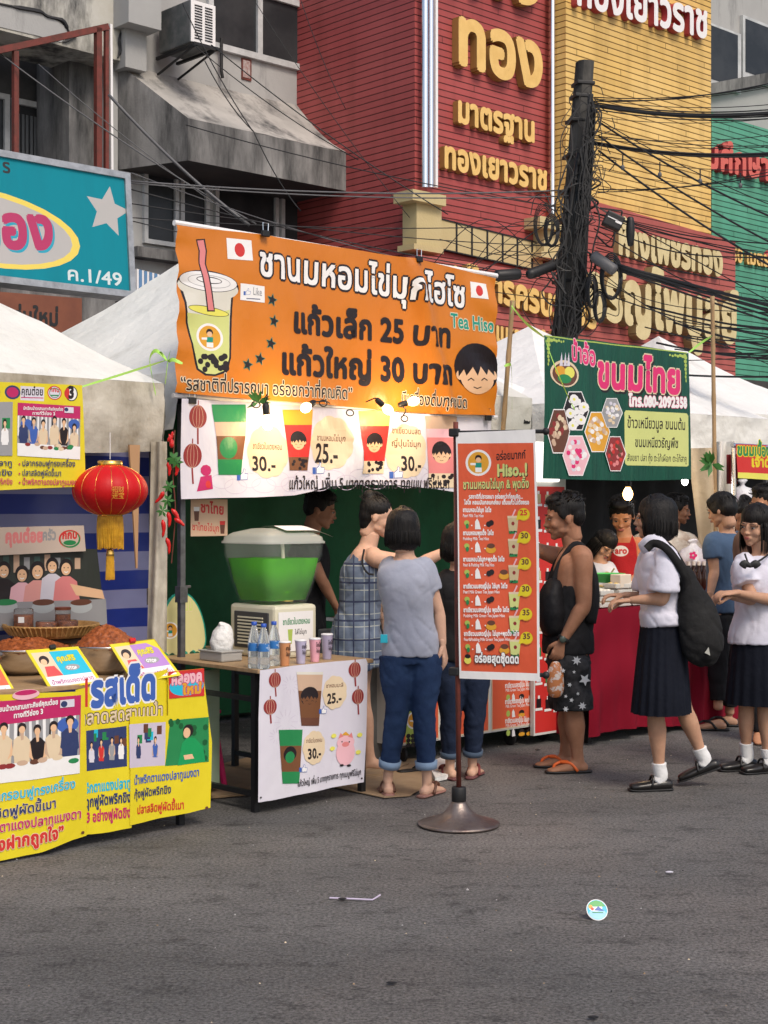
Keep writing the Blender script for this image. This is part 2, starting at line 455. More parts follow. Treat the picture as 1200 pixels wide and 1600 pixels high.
PAVE = mat('pavement', (.22, .21, .2), col2=(.13, .125, .12), scale=2, rough=.85, bump=.4, bscale=60)
PLR = Plane(P(665, 500, 16.0))                      # front of the red building
mb = MB(); a = PLR.o - D * 20 + N * 2.4; a.z = .07
mb.box(a + D * 25 - N * 4, (60, 8, .14), PAVE, (D, N, UP)); tag(mb.build('pavement'), kind='structure')
# ================================================================ building materials
def siding(name, col, col2, pitch=.072, groove=(.25, .25, .25), vert=False):
    m = mat(name, col, rough=.62, col2=col2, scale=.9, thresh=(.35, .7), coords='Object')
    nt = m.node_tree; L = nt.links.new; b = nt.nodes['Principled BSDF']
    g = nt.nodes.new('ShaderNodeNewGeometry'); sx = nt.nodes.new('ShaderNodeSeparateXYZ'); L(g.outputs['Position'], sx.inputs[0])
    d = nt.nodes.new('ShaderNodeMath'); d.operation = 'DIVIDE'; L(sx.outputs['Z'], d.inputs[0]); d.inputs[1].default_value = pitch
    f = nt.nodes.new('ShaderNodeMath'); f.operation = 'FRACT'; L(d.outputs[0], f.inputs[0])
    r = nt.nodes.new('ShaderNodeValToRGB'); L(f.outputs[0], r.inputs[0]); e = r.color_ramp.elements
    e[0].position, e[1].position = .10, .17; e[0].color = (*groove, 1); e[1].color = (1, 1, 1, 1)
    # a different tone for every board
    fl = nt.nodes.new('ShaderNodeMath'); fl.operation = 'FLOOR'; L(d.outputs[0], fl.inputs[0])
    wn = nt.nodes.new('ShaderNodeTexWhiteNoise'); wn.noise_dimensions = '1D'; L(fl.outputs[0], wn.inputs['W'])
    r2 = nt.nodes.new('ShaderNodeValToRGB'); L(wn.outputs[0], r2.inputs[0]); r2.color_ramp.elements[0].color = (.88, .88, .88, 1); r2.color_ramp.elements[1].color = (1.06, 1.06, 1.06, 1)
    src = b.inputs['Base Color'].links[0].from_socket
    x = nt.nodes.new('ShaderNodeMix'); x.data_type = 'RGBA'; x.blend_type = 'MULTIPLY'; x.inputs[0].default_value = 1; L(src, x.inputs[6]); L(r.outputs[0], x.inputs[7])
    y = nt.nodes.new('ShaderNodeMix'); y.data_type = 'RGBA'; y.blend_type = 'MULTIPLY'; y.inputs[0].default_value = 1; L(x.outputs[2], y.inputs[6]); L(r2.outputs[0], y.inputs[7])
    # staggered butt joints between board lengths
    dp = nt.nodes.new('ShaderNodeVectorMath'); dp.operation = 'DOT_PRODUCT'; L(g.outputs['Position'], dp.inputs[0]); dp.inputs[1].default_value = (D.x / 2.2, D.y / 2.2, 0)
    ma = nt.nodes.new('ShaderNodeMath'); ma.operation = 'MULTIPLY_ADD'; L(fl.outputs[0], ma.inputs[0]); ma.inputs[1].default_value = .371; L(dp.outputs['Value'], ma.inputs[2])
    fj = nt.nodes.new('ShaderNodeMath'); fj.operation = 'FRACT'; L(ma.outputs[0], fj.inputs[0]); gj = nt.nodes.new('ShaderNodeMath'); gj.operation = 'GREATER_THAN'; L(fj.outputs[0], gj.inputs[0]); gj.inputs[1].default_value = .006
    rj = nt.nodes.new('ShaderNodeValToRGB'); L(gj.outputs[0], rj.inputs[0]); rj.color_ramp.elements[0].color = (.45, .42, .4, 1)
    yj = nt.nodes.new('ShaderNodeMix'); yj.data_type = 'RGBA'; yj.blend_type = 'MULTIPLY'; yj.inputs[0].default_value = 1; L(y.outputs[2], yj.inputs[6]); L(rj.outputs[0], yj.inputs[7]); y = yj
    # dirty vertical streaks
    tc = nt.nodes.new('ShaderNodeMapping'); tc.inputs['Scale'].default_value = (3, 3, .25); L(g.outputs['Position'], tc.inputs[0])
    n = nt.nodes.new('ShaderNodeTexNoise'); n.inputs['Scale'].default_value = 1.6; n.inputs['Detail'].default_value = 6; L(tc.outputs[0], n.inputs[0])
    r3 = nt.nodes.new('ShaderNodeValToRGB'); L(n.outputs[0], r3.inputs[0]); r3.color_ramp.elements[0].position = .32; r3.color_ramp.elements[1].position = .55
    r3.color_ramp.elements[0].color = (.84, .83, .81, 1)
    z = nt.nodes.new('ShaderNodeMix'); z.data_type = 'RGBA'; z.blend_type = 'MULTIPLY'; z.inputs[0].default_value = 1; L(y.outputs[2], z.inputs[6]); L(r3.outputs[0], z.inputs[7])
    L(z.outputs[2], b.inputs['Base Color'])
    bp = nt.nodes.new('ShaderNodeBump'); bp.inputs['Distance'].default_value = .012; bp.inputs['Strength'].default_value = .9; L(r.outputs[0], bp.inputs['Height']); L(bp.outputs[0], b.inputs['Normal'])
    return m
def grime(name, c1, c2, c3, scale=.8, streak=.3, p=(.42, .6, .5, .66), bump=.5):
    # weathered render: two tones of paint with dark algae patches and runs
    m = mat(name, c1, rough=.85, col2=c2, scale=scale, thresh=(p[0], p[1]), bump=bump, bscale=45); nt = m.node_tree; L = nt.links.new; b = nt.nodes['Principled BSDF']
    g = nt.nodes.new('ShaderNodeNewGeometry'); mp = nt.nodes.new('ShaderNodeMapping'); mp.inputs['Scale'].default_value = (1.5, 1.5, streak); L(g.outputs['Position'], mp.inputs[0])
    n = nt.nodes.new('ShaderNodeTexNoise'); n.inputs['Scale'].default_value = 1.7; n.inputs['Detail'].default_value = 9; n.inputs['Roughness'].default_value = .68; L(mp.outputs[0], n.inputs[0])
    r = nt.nodes.new('ShaderNodeValToRGB'); L(n.outputs[0], r.inputs[0]); r.color_ramp.elements[0].position, r.color_ramp.elements[1].position = p[2], p[3]
    r.color_ramp.elements[0].color = (0, 0, 0, 1); r.color_ramp.elements[1].color = (1, 1, 1, 1)
    x = nt.nodes.new('ShaderNodeMix'); x.data_type = 'RGBA'; L(r.outputs[0], x.inputs[0]); L(b.inputs['Base Color'].links[0].from_socket, x.inputs[6]); x.inputs[7].default_value = (*c3, 1)
    L(x.outputs[2], b.inputs['Base Color']); return m
REDS = siding('red_siding', (.36, .062, .060), (.42, .088, .082))
YELS = siding('yellow_siding', (.72, .46, .13), (.80, .55, .20), groove=(.3, .22, .12))
GRNS = siding('green_siding', (.075, .31, .2), (.11, .37, .25))
PINKS = siding('faded_red_siding', (.40, .09, .078), (.48, .13, .11))
CREAM = grime('cream_tile', (.56, .46, .25), (.5, .4, .2), (.38, .3, .16), p=(.3, .7, .62, .8))
GOLD = mat('gold_letter', (.80, .52, .17), rough=.38, col2=(.72, .45, .13), scale=6, spec=.6)
GOLDD = mat('gold_letter_flank', (.36, .2, .06), rough=.5)
WHL = mat('white_letter', (.8, .78, .77), rough=.4)
REDE = mat('red_letter_flank', (.4, .05, .06), rough=.5)
CORAL = mat('coral_letter', (.62, .13, .10), rough=.5)
STEEL = mat('polished_steel', (.82, .82, .84), rough=.22, metal=1)
WALLG = grime('grey_render', (.40, .40, .39), (.33, .33, .325), (.10, .10, .098), p=(.35, .65, .56, .78))
WALLD = grime('stained_render', (.42, .40, .33), (.50, .49, .45), (.05, .05, .05), scale=1.1, streak=.55, p=(.4, .6, .42, .62))
CONC = grime('weathered_concrete', (.30, .295, .285), (.20, .195, .19), (.05, .05, .05), scale=1.4, streak=.3, p=(.35, .62, .38, .60))
CONT = grime('concrete_canopy_top', (.44, .42, .39), (.30, .29, .27), (.07, .07, .07), scale=1.3, p=(.35, .62, .46, .66))
FRAME = mat('window_frame_paint', (.55, .56, .56), rough=.5, col2=(.4, .41, .41), scale=5)
GLASS = mat('dark_window_glass', (.025, .027, .03), rough=.22, spec=.25, col2=(.045, .047, .05), scale=1.5)
DARKW = mat('painted_shade', (.035, .034, .035), rough=.8, col2=(.06, .055, .05), scale=1.3)  # near-black base colour carries the shade of ground floors and the hood's underside
BLACK = mat('black_rubber', (.012, .012, .013), rough=.55)
RUST = mat('rusty_paint', (.17, .035, .025), rough=.6, col2=(.10, .03, .02), scale=14)
# ================================================================ red building (corner shop)
rb = thing('red_building', 'dark red boarded gold shop with raised gold lettering and steel corner pipes', 'building', PLR.o * 1)
rb.location.z = 0
BK = Vector((-D.y, D.x, 0))                         # back into the block
def rwall(name, pts, m, parent): mb = MB(); mb.add(pts, [tuple(range(len(pts)))], m); return mb.build(name, parent=parent)
def block(name, p, du, dv, z0, z1, m, parent=None):
    mb = MB(); q = [p, p + du, p + du + dv, p + dv]
    vs = [Vector((a.x, a.y, z)) for z in (z0, z1) for a in q]
    mb.add(vs, [(0, 1, 5, 4), (1, 2, 6, 5), (2, 3, 7, 6), (3, 0, 4, 7), (4, 5, 6, 7), (3, 2, 1, 0)], m)
    return mb.build(name, parent=parent)
c0 = PLR.hit(648, 300); c1 = PLR.hit(884, 300)
block('wall', Vector((c0.x, c0.y, 0)), D * ((c1 - c0).length), BK * 6, 0, 10, REDS, rb)
def corner_pillar(x0, x1, ytop, ybot, ptop):
    mb = MB(); rprism(mb, PLR, x0, ytop, x1, ybot, -.05, .16, CREAM); rprism(mb, PLR, x0 - 6, ytop - 8, x1 + 7, ytop + 9, -.05, .24, CREAM)
    rprism(mb, PLR, x0 - 4, ybot - 8, x1 + 3, ybot + 1, -.05, .2, CREAM); mb.build('pillar', parent=rb)
    for k, (xa, xb) in enumerate(((x0 + 9, x0 + 25), (x0 + 27, x0 + 33))):
        if k == 0:
            m2 = MB()
            for q in range(2):
                c = PLR.off(.10 + .0 * q).hit(xa + 4 + 9 * q, ytop - 10); m2.tube([Vector((c.x, c.y, c.z)), Vector((c.x, c.y, 9.8))], .034 if q == 0 else .03, STEEL, seg=16)
        else:
            c = PLR.off(.10).hit(xa + 3, ytop - 10); m2 = MB(); m2.box(Vector((c.x, c.y, (c.z + 9.8) / 2)), (.035, .03, 9.8 - c.z), WHL, (D, N, UP))
        m2.build('steel_pipe' if k == 0 else 'white_trim', parent=rb, smooth=False)
corner_pillar(651, 690, 303, 388, 0); corner_pillar(850, 888, 345, 400, 0)
mb = MB(); prism(mb, PLR, [(690, 341), (848, 380), (848, 424), (690, 389)], -.02, .04, CREAM); mb.build('cream_band', parent=rb)
mb = MB()
for x in (713, 737, 761, 785, 808, 831): rprism(mb, PLR, x, 341 + (x - 690) * .25, x + 2, 389 + (x - 690) * .23, 0, .05, BLACK)
for k in (0, 1): prism(mb, PLR, [(690, 341 + 47 * k), (848, 380 + 43 * k), (848, 382 + 43 * k), (690, 343 + 47 * k)], 0, .05, BLACK)
mb.build('band_grid', parent=rb)
letters(PLR, 'ทอง', (703, 98), (840, 142), 122, GOLD, .10, .045, rb, side=GOLDD)
letters(PLR, 'ห้าง', (690, -28), (838, 14), 122, GOLD, .10, .045, rb, side=GOLDD)
letters(PLR, 'มาตรฐาน', (706, 191), (829, 224), 56, GOLD, .08, .045, rb, side=GOLDD)
letters(PLR, 'ทองเยาวราช', (685, 262), (848, 300), 56, GOLD, .08, .045, rb, side=GOLDD)
# lower fascia that steps down to the right with the shop's name
PLF = PLR.off(.33)
mb = MB(); prism(mb, PLF, [(653, 398), (870, 428), (893, 396), (921, 312), (1149, 378), (1149, 600), (653, 640)], -.3, 0, PINKS)
mb.build('fascia', parent=rb)
letters(PLF, 'บริการครบวงจร', (700, 452), (925, 514), 62, GOLD, .07, .05, rb, side=GOLDD)
letters(PLF, 'ผลิต แหวน กำไล ทอง', (712, 520), (925, 566), 42, GOLD, .05, .04, rb, side=GOLDD)
PGOLD = mat('pale_gold_letter', (.66, .55, .30), rough=.45, col2=(.58, .47, .24), scale=6); PGD = mat('pale_gold_flank', (.30, .22, .10), rough=.6)
letters(PLF, 'ห้างเพชรทอง', (957, 396), (1122, 432), 66, PGOLD, .08, .055, rb, side=PGD, vk=1)
letters(PLF, 'จรัญไพบูลย์', (905, 492), (1141, 536), 112, PGOLD, .12, .05, rb, side=PGD)
# ================================================================ yellow building, green building, far grey building
PLY = PLR.off(.25)
yb = thing('yellow_building', 'building front clad in mustard yellow boards with white letters edged in red at its top', 'building', Vector((2.4, 19, 0)))
a, b = PLY.hit(884, 200), PLY.hit(1111, 200)
block('wall', Vector((a.x, a.y, 0)), Vector((b - a)).xy.to_3d(), BK * 6, 2, 10, YELS, yb)
letters(PLY, 'ทองเยาวราช', (890, 8), (1098, 62), 78, WHL, .09, .035, yb, side=REDE, vk=1)
gb = thing('green_building', 'shop front clad in green boards with coral red lettering beside the yellow wall', 'building', Vector((3.5, 20, 0)))
PLG = PLR.off(.12)
mb = MB(); prism(mb, PLG, [(1112, 176), (1480, 286), (1480, 622), (1112, 588)], -1, 0, GRNS); mb.build('wall', parent=gb)
letters(PLG, 'มศึกษาภัณฑ์', (1092, 262), (1262, 298), 58, CORAL, .10, .04, gb, side=REDE)
letters(PLG, '50 เมตร', (1138, 409), (1196, 417), 32, GOLD, .05, .03, gb, side=GOLDD)
letters(PLG, '↑', (1189, 416), (1205, 419), 34, CORAL, .05, .03, gb, side=REDE)
fb = thing('concrete_building', 'plain grey concrete building with steel framed windows above the green shop front', 'building', Vector((4, 22, 0)))
PLX = PLR.off(-.9)
mb = MB(); prism(mb, PLX, [(1085, -60), (1620, 120), (1620, 860), (1085, 900)], -4, 0, WALLG); mb.build('wall', parent=fb)
for x0, x1 in ((1104, 1158), (1161, 1225)):
    mb = MB(); rprism(mb, PLX, x0, 33 if x0 < 1120 else 23, x1, 128 if x0 < 1120 else 120, -.01, .06, FRAME); f = mb.build('window', parent=fb)
    mb = MB(); rprism(mb, PLX, x0 + 4, 38 if x0 < 1120 else 29, x1 - 5, 122 if x0 < 1120 else 112, .05, .064, GLASS); mb.build('pane', parent=f)
sf = thing('shaded_shopfront', 'ground floor shopfront coloured dark for the shade behind the market tents', 'shopfront', PLR.hit(1000, 780))
mb = MB(); prism(mb, PLR, [(700, 590), (1420, 590), (1420, 900), (700, 1010)], -4, .12, DARKW); mb.build('dark_front', parent=sf)  # block coloured near black for the shade behind the tents
mb = MB(); prism(mb, PLX, [(1100, 132), (1240, 106), (1240, 122), (1100, 150)], 0, .12, CONC); mb.build('ledge', parent=fb)
# ================================================================ old grey shophouse on the left
PLO = PLR.off(-1.94)
ob = thing('grey_shophouse', 'stained grey concrete shophouse with a sloping concrete hood over its windows', 'building', Vector((-2, 16.5, 0)))
def opart(name, fn, parent=None, **k):
    mb = MB(); fn(mb); return mb.build(name, parent=parent or ob, **k)
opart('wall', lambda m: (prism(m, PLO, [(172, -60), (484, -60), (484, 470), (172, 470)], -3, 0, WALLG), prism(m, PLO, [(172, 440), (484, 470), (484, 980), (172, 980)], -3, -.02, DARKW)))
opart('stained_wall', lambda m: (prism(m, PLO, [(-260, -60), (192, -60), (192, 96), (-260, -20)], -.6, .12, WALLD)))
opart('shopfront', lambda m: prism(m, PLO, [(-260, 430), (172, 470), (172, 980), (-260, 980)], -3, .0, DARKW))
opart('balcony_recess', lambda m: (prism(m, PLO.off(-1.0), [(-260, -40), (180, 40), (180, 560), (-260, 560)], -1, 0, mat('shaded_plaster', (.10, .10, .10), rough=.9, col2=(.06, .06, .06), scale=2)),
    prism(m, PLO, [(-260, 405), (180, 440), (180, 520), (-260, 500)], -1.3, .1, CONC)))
opart('pier', lambda m: rprism(m, PLO, 108, 75, 156, 300, -.9, -.25, CONC))
opart('pier', lambda m: rprism(m, PLO, 196, -60, 229, 104, -.05, .22, WALLG))
opart('beam_end', lambda m: rprism(m, PLO, 201, -60, 252, 34, -.05, .40, WALLG))
def window(x0, y0, x1, y1, pl, n=1, t=7, fm=FRAME, curtain=False):
    mb = MB(); w = (x1 - x0) / n; sl = lambda x: (x - x0) * (795 - y0) / 3000.0
    a, b, c = pl.uv(x0, y0), pl.uv(x0, y1), pl.uv(x1, (y0 + y1) / 2); T = t * pl.hit(x0, y0).y / FPX; W = c.x - a.x
    def bar(u0, v0, u1, v1, d0=-.02, d1=.05):
        vs = [pl.at(u, v, d) for d in (d1, d0) for u, v in ((u0, v0), (u0, v1), (u1, v1), (u1, v0))]
        mb.add(vs, [(0, 1, 2, 3), (7, 6, 5, 4), (0, 4, 5, 1), (1, 5, 6, 2), (2, 6, 7, 3), (3, 7, 4, 0)], fm)
    bar(a.x, a.y - T, c.x, a.y); bar(a.x, b.y, c.x, b.y + T)
    for i in range(n + 1):
        u = a.x + (W - T) * i / n; bar(u, b.y + T, u + T, a.y - T, -.02, .048)
    f = mb.build('window', parent=ob)
    for i in range(n):
        m2 = MB(); u0 = a.x + (W - T) * i / n + T; u1 = a.x + (W - T) * (i + 1) / n
        m2.quad(pl.at(u0, b.y + T, .012), pl.at(u1, b.y + T, .012), pl.at(u1, a.y - T, .012), pl.at(u0, a.y - T, .012), GLASS)
        if curtain:
            cm = mat('grey_curtain', (.13, .14, .15), rough=.9)
            for q in range(int((u1 - u0) / .05)):
                u = u0 + .05 * q; m2.box(pl.at(u + .02, (a.y + b.y) / 2 - .08, .016 + .006 * (q % 2)), (.03, .008, abs(a.y - b.y) * .8), cm, (pl.u, pl.n, UP))
        m2.build('pane', parent=f)
window(17, 153, 111, 262, PLO.off(-.95), 1, 9, curtain=True); window(-90, 128, 12, 262, PLO.off(-.95), 1, 9)
window(322, -40, 479, 74, PLO, 2, 10)
for x0, y0, x1 in ((222, 246, 276), (279, 262, 324), (333, 280, 432), (436, 300, 474)): window(x0, y0, x1, 380 + (x0 - 222) * .12, PLO, 1, 7)
opart('ledge', lambda m: rprism(m, PLO, 215, 384, 484, 400, 0, .18, CONC))
# sloping hood
def hood(m):
    Wd = .85; a, b = PLO.hit(184, 94), PLO.hit(479, 168)
    zt = (a.z + b.z) / 2 - .02; a.z = b.z = zt; f0, f1 = a + N * Wd + D * .28, b + N * Wd; zf = PLO.off(Wd).hit(549, 240).z; zb = PLO.off(Wd).hit(549, 300).z
    for q in (f0, f1): q.z = zf
    g = lambda p, z: Vector((p.x, p.y, z)); n = 10
    m.grid(lambda s, t: a.lerp(b, s).lerp(f0.lerp(f1, s), t) + Vector((0, 0, .02 * noise.noise(Vector((s * 6, t * 3, 1))) - .05 * math.sin(math.pi * t))), 16, 8, CONT)
    m.grid(lambda s, t: g(f0.lerp(f1, s), zf + (zb - zf) * t), 8, 2, CONC)
    m.add([a, f0, g(f0, zb), g(a, zb)], [(0, 1, 2, 3)], CONC); m.add([b, f1, g(f1, zb), g(b, zb)], [(3, 2, 1, 0)], CONC)
    m.add([g(f0, zb), g(f1, zb), g(b, zb), g(a, zb)], [(0, 1, 2, 3)], DARKW)  # underside coloured near black in place of its shade
opart('concrete_hood', hood)
# peeled plaster edge and cracks on the stained wall
pl = PLO.off(.135)
for pts, w in ((((0, 6), (30, 12), (62, 18), (75, 26), (96, 31), (104, 42), (108, 52)), .022), (((98, 66), (112, 60), (120, 55)), .016), (((190, 0), (192, 22), (191, 45), (186, 62), (188, 78), (184, 90)), .02)):
        opart('crack', lambda m: m.tube([pl.hit(*p) for p in pts], [w * .5, w, w * .7, w, w * .5], BLACK, seg=4, sm=3))
opart('peeled_render', lambda m: prism(m, PLO, [(-60, -8), (30, 13), (62, 20), (80, 28), (100, 40), (108, 52), (96, 66), (60, 56), (-60, 28)], .1, .128, WALLG))
opart('wall_plaque', lambda m: (rprism(m, PLO, 378, 90, 393, 123, 0, .015, RUST), rprism(m, PLO, 380, 93, 391, 120, .014, .02, mat('plaque_face', (.42, .36, .34), col2=(.25, .1, .09), scale=22))))
opart('drain_pipe', lambda m: m.tube([PLO.off(.06).hit(346, 60), PLO.off(.06).hit(346, 112), PLO.off(.06).hit(348, 122)], .018, BLACK))
# rusty steel frame of a missing sign
rf = thing('rusty_sign_frame', 'bare rusty steel frame standing in front of the old balcony', 'frame', PLO.off(.5).hit(160, 260))
pr = PLO.off(.5)
def rbar(x0, y0, x1, y1, wd=.05, m=RUST, nm='bar'):
    mb = MB(); a, b = pr.hit(x0, y0), pr.hit(x1, y1); t = (b - a).normalized(); n2 = t.cross(N).normalized()
    mb.box((a + b) / 2, ((b - a).length, wd, wd), m, (t, N, n2)); mb.build(nm, parent=rf)
rbar(24, 80, 24, 300); rbar(153, 44, 153, 300, .06); rbar(166, 40, 166, 300, .04); rbar(-90, 98, 168, 42, .06); rbar(173, 38, 175, 300, .025, WHL)
# air conditioner on brackets
ac = thing('air_conditioner', 'old air conditioner unit with a white grille on a steel bracket below the window', 'air conditioner', PLO.hit(330, 80))
p0 = PLO.off(.12).hit(333, 40); A = (D, N, UP); c = PLO.off(.42).hit(292, 47)
mb = MB(); mb.box(c, (.32, .56, .44), mat('unit_casing', (.07, .08, .08), rough=.5, col2=(.13, .13, .13), scale=8), A, bev=.012); mb.build('casing', parent=ac)
mb = MB(); mb.box(c + N * .285, (.31, .012, .43), WHL, A, bev=.004); g = mb.build('grille', parent=ac)
mb = MB()
for i in range(13):
    for j in range(2): mb.box(c + N * .293 + D * (-.065 + .13 * j) + UP * (-.17 + .028 * i), (.095, .006, .013), BLACK, A)
mb.build('slots', parent=g)
mb = MB()
for s in (-.13, .13): mb.box(c + D * s - UP * .25, (.03, .72, .03), BLACK, A); mb.tube([c + D * s - UP * .26 + N * .3, c + D * s - UP * .42 - N * .34], .014, BLACK, seg=6)
mb.box(c - UP * .25 + N * .35, (.34, .03, .03), BLACK, A); mb.build('bracket', parent=ac)
# teal hanging sign
q0, q1 = P(223, 275, 11.9), P(211, 466, 11.75)
PLT = Plane(q1, D, (q0 - q1)); ts = thing('teal_shop_sign', 'large teal hanging sign with a grey star and pink lettering in a yellow oval', 'sign', q1)
TEAL = mat('teal_sign_face', (.004, .21, .27), rough=.7, spec=.2, col2=(.006, .16, .21), scale=1.3, stretch=(2, 2, .3), thresh=(.4, .8)); SGREY = mat('sign_grey', (.42, .40, .39), rough=.6, col2=(.4, .39, .38), scale=3)
a = PLT.uv(223, 275); b = PLT.uv(211, 466); H = a.y - b.y
mb = MB()
def pb(u0, v0, u1, v1, w0, w1, m):
    vs = [PLT.at(u, v, d) for d in (w1, w0) for u, v in ((u0, v0), (u0, v1), (u1, v1), (u1, v0))]
    mb.add(vs, [(0, 1, 2, 3), (7, 6, 5, 4), (0, 4, 5, 1), (1, 5, 6, 2), (2, 6, 7, 3), (3, 7, 4, 0)], m)
pb(-3.4, b.y + .04, -.04, a.y - .04, -.12, -.004, SGREY); mb.build('box', parent=ts)
mb = MB(); pb(-3.42, a.y - .05, 0, a.y, -.14, .02, mat('aluminium', (.45, .45, .45), rough=.4, metal=.7, col2=(.3, .3, .3), scale=10)); pb(-3.42, b.y, 0, b.y + .05, -.14, .02, MATS['aluminium']); pb(-.05, b.y + .05, 0, a.y - .05, -.14, .02, MATS['aluminium']); mb.build('frame', parent=ts)
ar = Art(PLT); ar.lv = 0
ar.polyuv([(-3.38, b.y + .05), (-.05, b.y + .05), (-.05, a.y - .05), (-3.38, a.y - .05)], TEAL)
ar.ell(-26, 354, 150, 62, mat('sign_yellow', (.72, .56, .10), rough=.5), rot=-.06); ar.ell(-28, 354, 140, 54, SGREY, rot=-.06)
ar.star(168, 330, 41, SGREY, 5, .48, rot=.16)
PK = mat('sign_pink', (.40, .03, .11), rough=.5); SB = mat('sign_blue', (.02, .30, .42), rough=.5); INK = mat('sign_black', (.02, .02, .02), rough=.5)
ar.text('ของ', (-40, 384), (86, 388), 92, PK, bold=.05, shadow=SB, so=(.04, -.04)); ar.text('ร', (4, 269), (17, 271), 30, INK, bold=.03)
ar.text('ค.1/49', (104, 437), (192, 447), 30, mat('sign_pale', (.55, .62, .62)), bold=.02); ar.build('face', parent=ts)
# orange fascia sign below it
PLS = PLO.off(.2)
os_ = thing('orange_fascia_sign', 'worn orange brown shop fascia with dark lettering half hidden behind the tents', 'sign', PLS.hit(60, 512))
mb = MB(); prism(mb, PLS, [(-200, 440), (128, 466), (128, 530), (-200, 525)], -.1, 0, mat('fascia_orange', (.22, .075, .04), rough=.6, col2=(.15, .05, .03), scale=2)); mb.build('panel', parent=os_)
ar = Art(PLS); ar.lv = .004; ar.text('ชวนคนรุ่นใหม่', (-62, 500), (92, 509), 36, INK, bold=.04); ar.build('lettering', parent=os_)
bw = thing('corrugated_panel', 'small corrugated blue and white panel beside the teal sign', 'panel', PLS.hit(240, 445))
mb = MB(); BL = mat('panel_blue', (.12, .25, .45), rough=.5)
for i in range(14): prism(mb, PLS, [(214 + 4 * i, 420 + i), (218 + 4 * i, 421 + i), (218 + 4 * i, 470), (214 + 4 * i, 470)], -.05, .012 * (i % 2), BL if i % 2 else WHL)
mb.build('sheet', parent=bw)
# ================================================================ market tents
def canvas(name, c1, c2, c3, p=(.4, .7, .55, .8)):
    m = grime(name, c1, c2, c3, scale=1.4, streak=.7, p=p, bump=1); b = m.node_tree.nodes['Principled BSDF']
    b.inputs['Roughness'].default_value = .6
    [setattr(n.inputs['Scale'], 'default_value', 7) for n in m.node_tree.nodes if n.type == 'TEX_NOISE' and abs(n.inputs['Scale'].default_value - 45) < 1]; [setattr(n.inputs['Distance'], 'default_value', .02) for n in m.node_tree.nodes if n.type == 'BUMP']
    return m
CVA = canvas('stained_canvas', (.58, .54, .46), (.44, .40, .32), (.22, .18, .12), p=(.35, .65, .44, .70))
CVB = canvas('white_canvas', (.74, .73, .68), (.64, .63, .58), (.42, .40, .34)); CVC = canvas('clean_canvas', (.80, .79, .77), (.72, .72, .70), (.52, .5, .46))
STL = mat('tent_steel', (.18, .18, .19), rough=.45, metal=.6, col2=(.10, .10, .10), scale=12)
def tent(name, label, C, w, d, ze, zp, val, cv, cvv, legs=(1, 1, 1, 1), lean=0, group='pop-up market tents'):
    # C: front right eave corner; runs w back along -D and d away from the road
    C = Vector((C[0], C[1], 0)); t = thing('canopy_tent', label, 'tent', C, group); B = BK
    cs = [C, C - D * w, C - D * w + B * d, C + B * d]; pk = C - D * w / 2 + B * d / 2; pk.z = zp
    mb = MB(); sd = rnd.random() * 50
    for k in range(4):
        a, b = cs[k] + UP * ze, cs[(k + 1) % 4] + UP * ze
        def fn(s, q, a=a, b=b):
            e = a.lerp(b, s); p = e.lerp(pk, q)
            return p + UP * (-.06 * math.sin(math.pi * q) * (1 - .2 * math.sin(math.pi * s)) + (.05 * noise.noise(p * 1.7 + UP * sd) + .02 * abs(noise.noise(p * 5 + UP * sd))) * (1 - q) * min(1, 4 * q + .1))
        mb.grid(fn, 40, 26, cv)
    mb.build('canopy', parent=t, smooth=True)
    for k in range(4):
        a, b = cs[k], cs[(k + 1) % 4]; nn = (b - a).normalized().cross(UP) * -1; m2 = MB()
        if nn.dot(a - pk + UP * pk.z) < 0: nn = -nn
        def fv(s, q, a=a, b=b, nn=nn):
            p = a.lerp(b, s); z = ze - val * q * (1 + .06 * math.sin(s * 9 + k)); o = nn * (.008 + .05 * q * noise.noise(Vector((s * w * 2.6, q * 1.5, sd + k))) + .014 * abs(noise.noise(Vector((s * w * 9, q * 5 + s * 4, sd))))) - nn * .0
            return Vector((p.x, p.y, z)) + o
        m2.grid(fv, 110, 12, cvv); m2.build('valance', parent=t, smooth=True)
    for k in range(4):
        if legs[k]:
            m3 = MB(); q = cs[k] + (pk.xy.to_3d() - cs[k]).normalized() * .05
            m3.box(q + UP * (ze / 2), (.032, .032, ze - .02), STL, (D, N, UP)); m3.box(q + UP * .004, (.09, .09, .008), STL, (D, N, UP)); m3.box(q + UP * 1.08, (.05, .05, .09), STL, (D, N, UP))
            m3.box(q + UP * (ze - .12), (.07, .07, .11), BLACK, (D, N, UP)); m3.tube([q + UP * 1.12, q + UP * 1.12 + D * .06], .008, STL, seg=6); m3.build('leg', parent=t)
    return t
CA = P(254, 600, 8.05); tent('tent', 'cream stained tent canopy at the far left over the chilli paste stall', (CA.x, CA.y), 3, 3, 2.22, 3.42, .36, CVB, CVA)
CB = P(281, 600, 8.22); tentB = tent('tent', 'pale grey pointed tent directly behind the orange banner', (CB.x + D.x * 2.9, CB.y + D.y * 2.9), 2.9, 2.9, 2.30, 3.46, .3, CVB, CVB)
PLC = Plane(P(905, 640, 11.7)); c = P(895, 640, 11.9); tent('tent', 'white tent behind the bamboo pole between the orange and green banners', (c.x, c.y), 3, 3, 2.35, 3.35, .3, CVC, CVB, (0, 0, 0, 0))
c = P(1205, 664, 13.3); tent('tent', 'bright white tent rising behind the green banner with a small pointed top', (c.x, c.y), 3.0, 3.0, 2.34, 3.18, .3, CVC, CVB, (1, 0, 0, 0))
c = P(1330, 660, 14.6); tent('tent', 'farthest white tent, cut by the right edge of the photo', (c.x, c.y), 2.4, 2.8, 2.40, 3.25, .3, CVC, CVB, (0, 0, 0, 0))
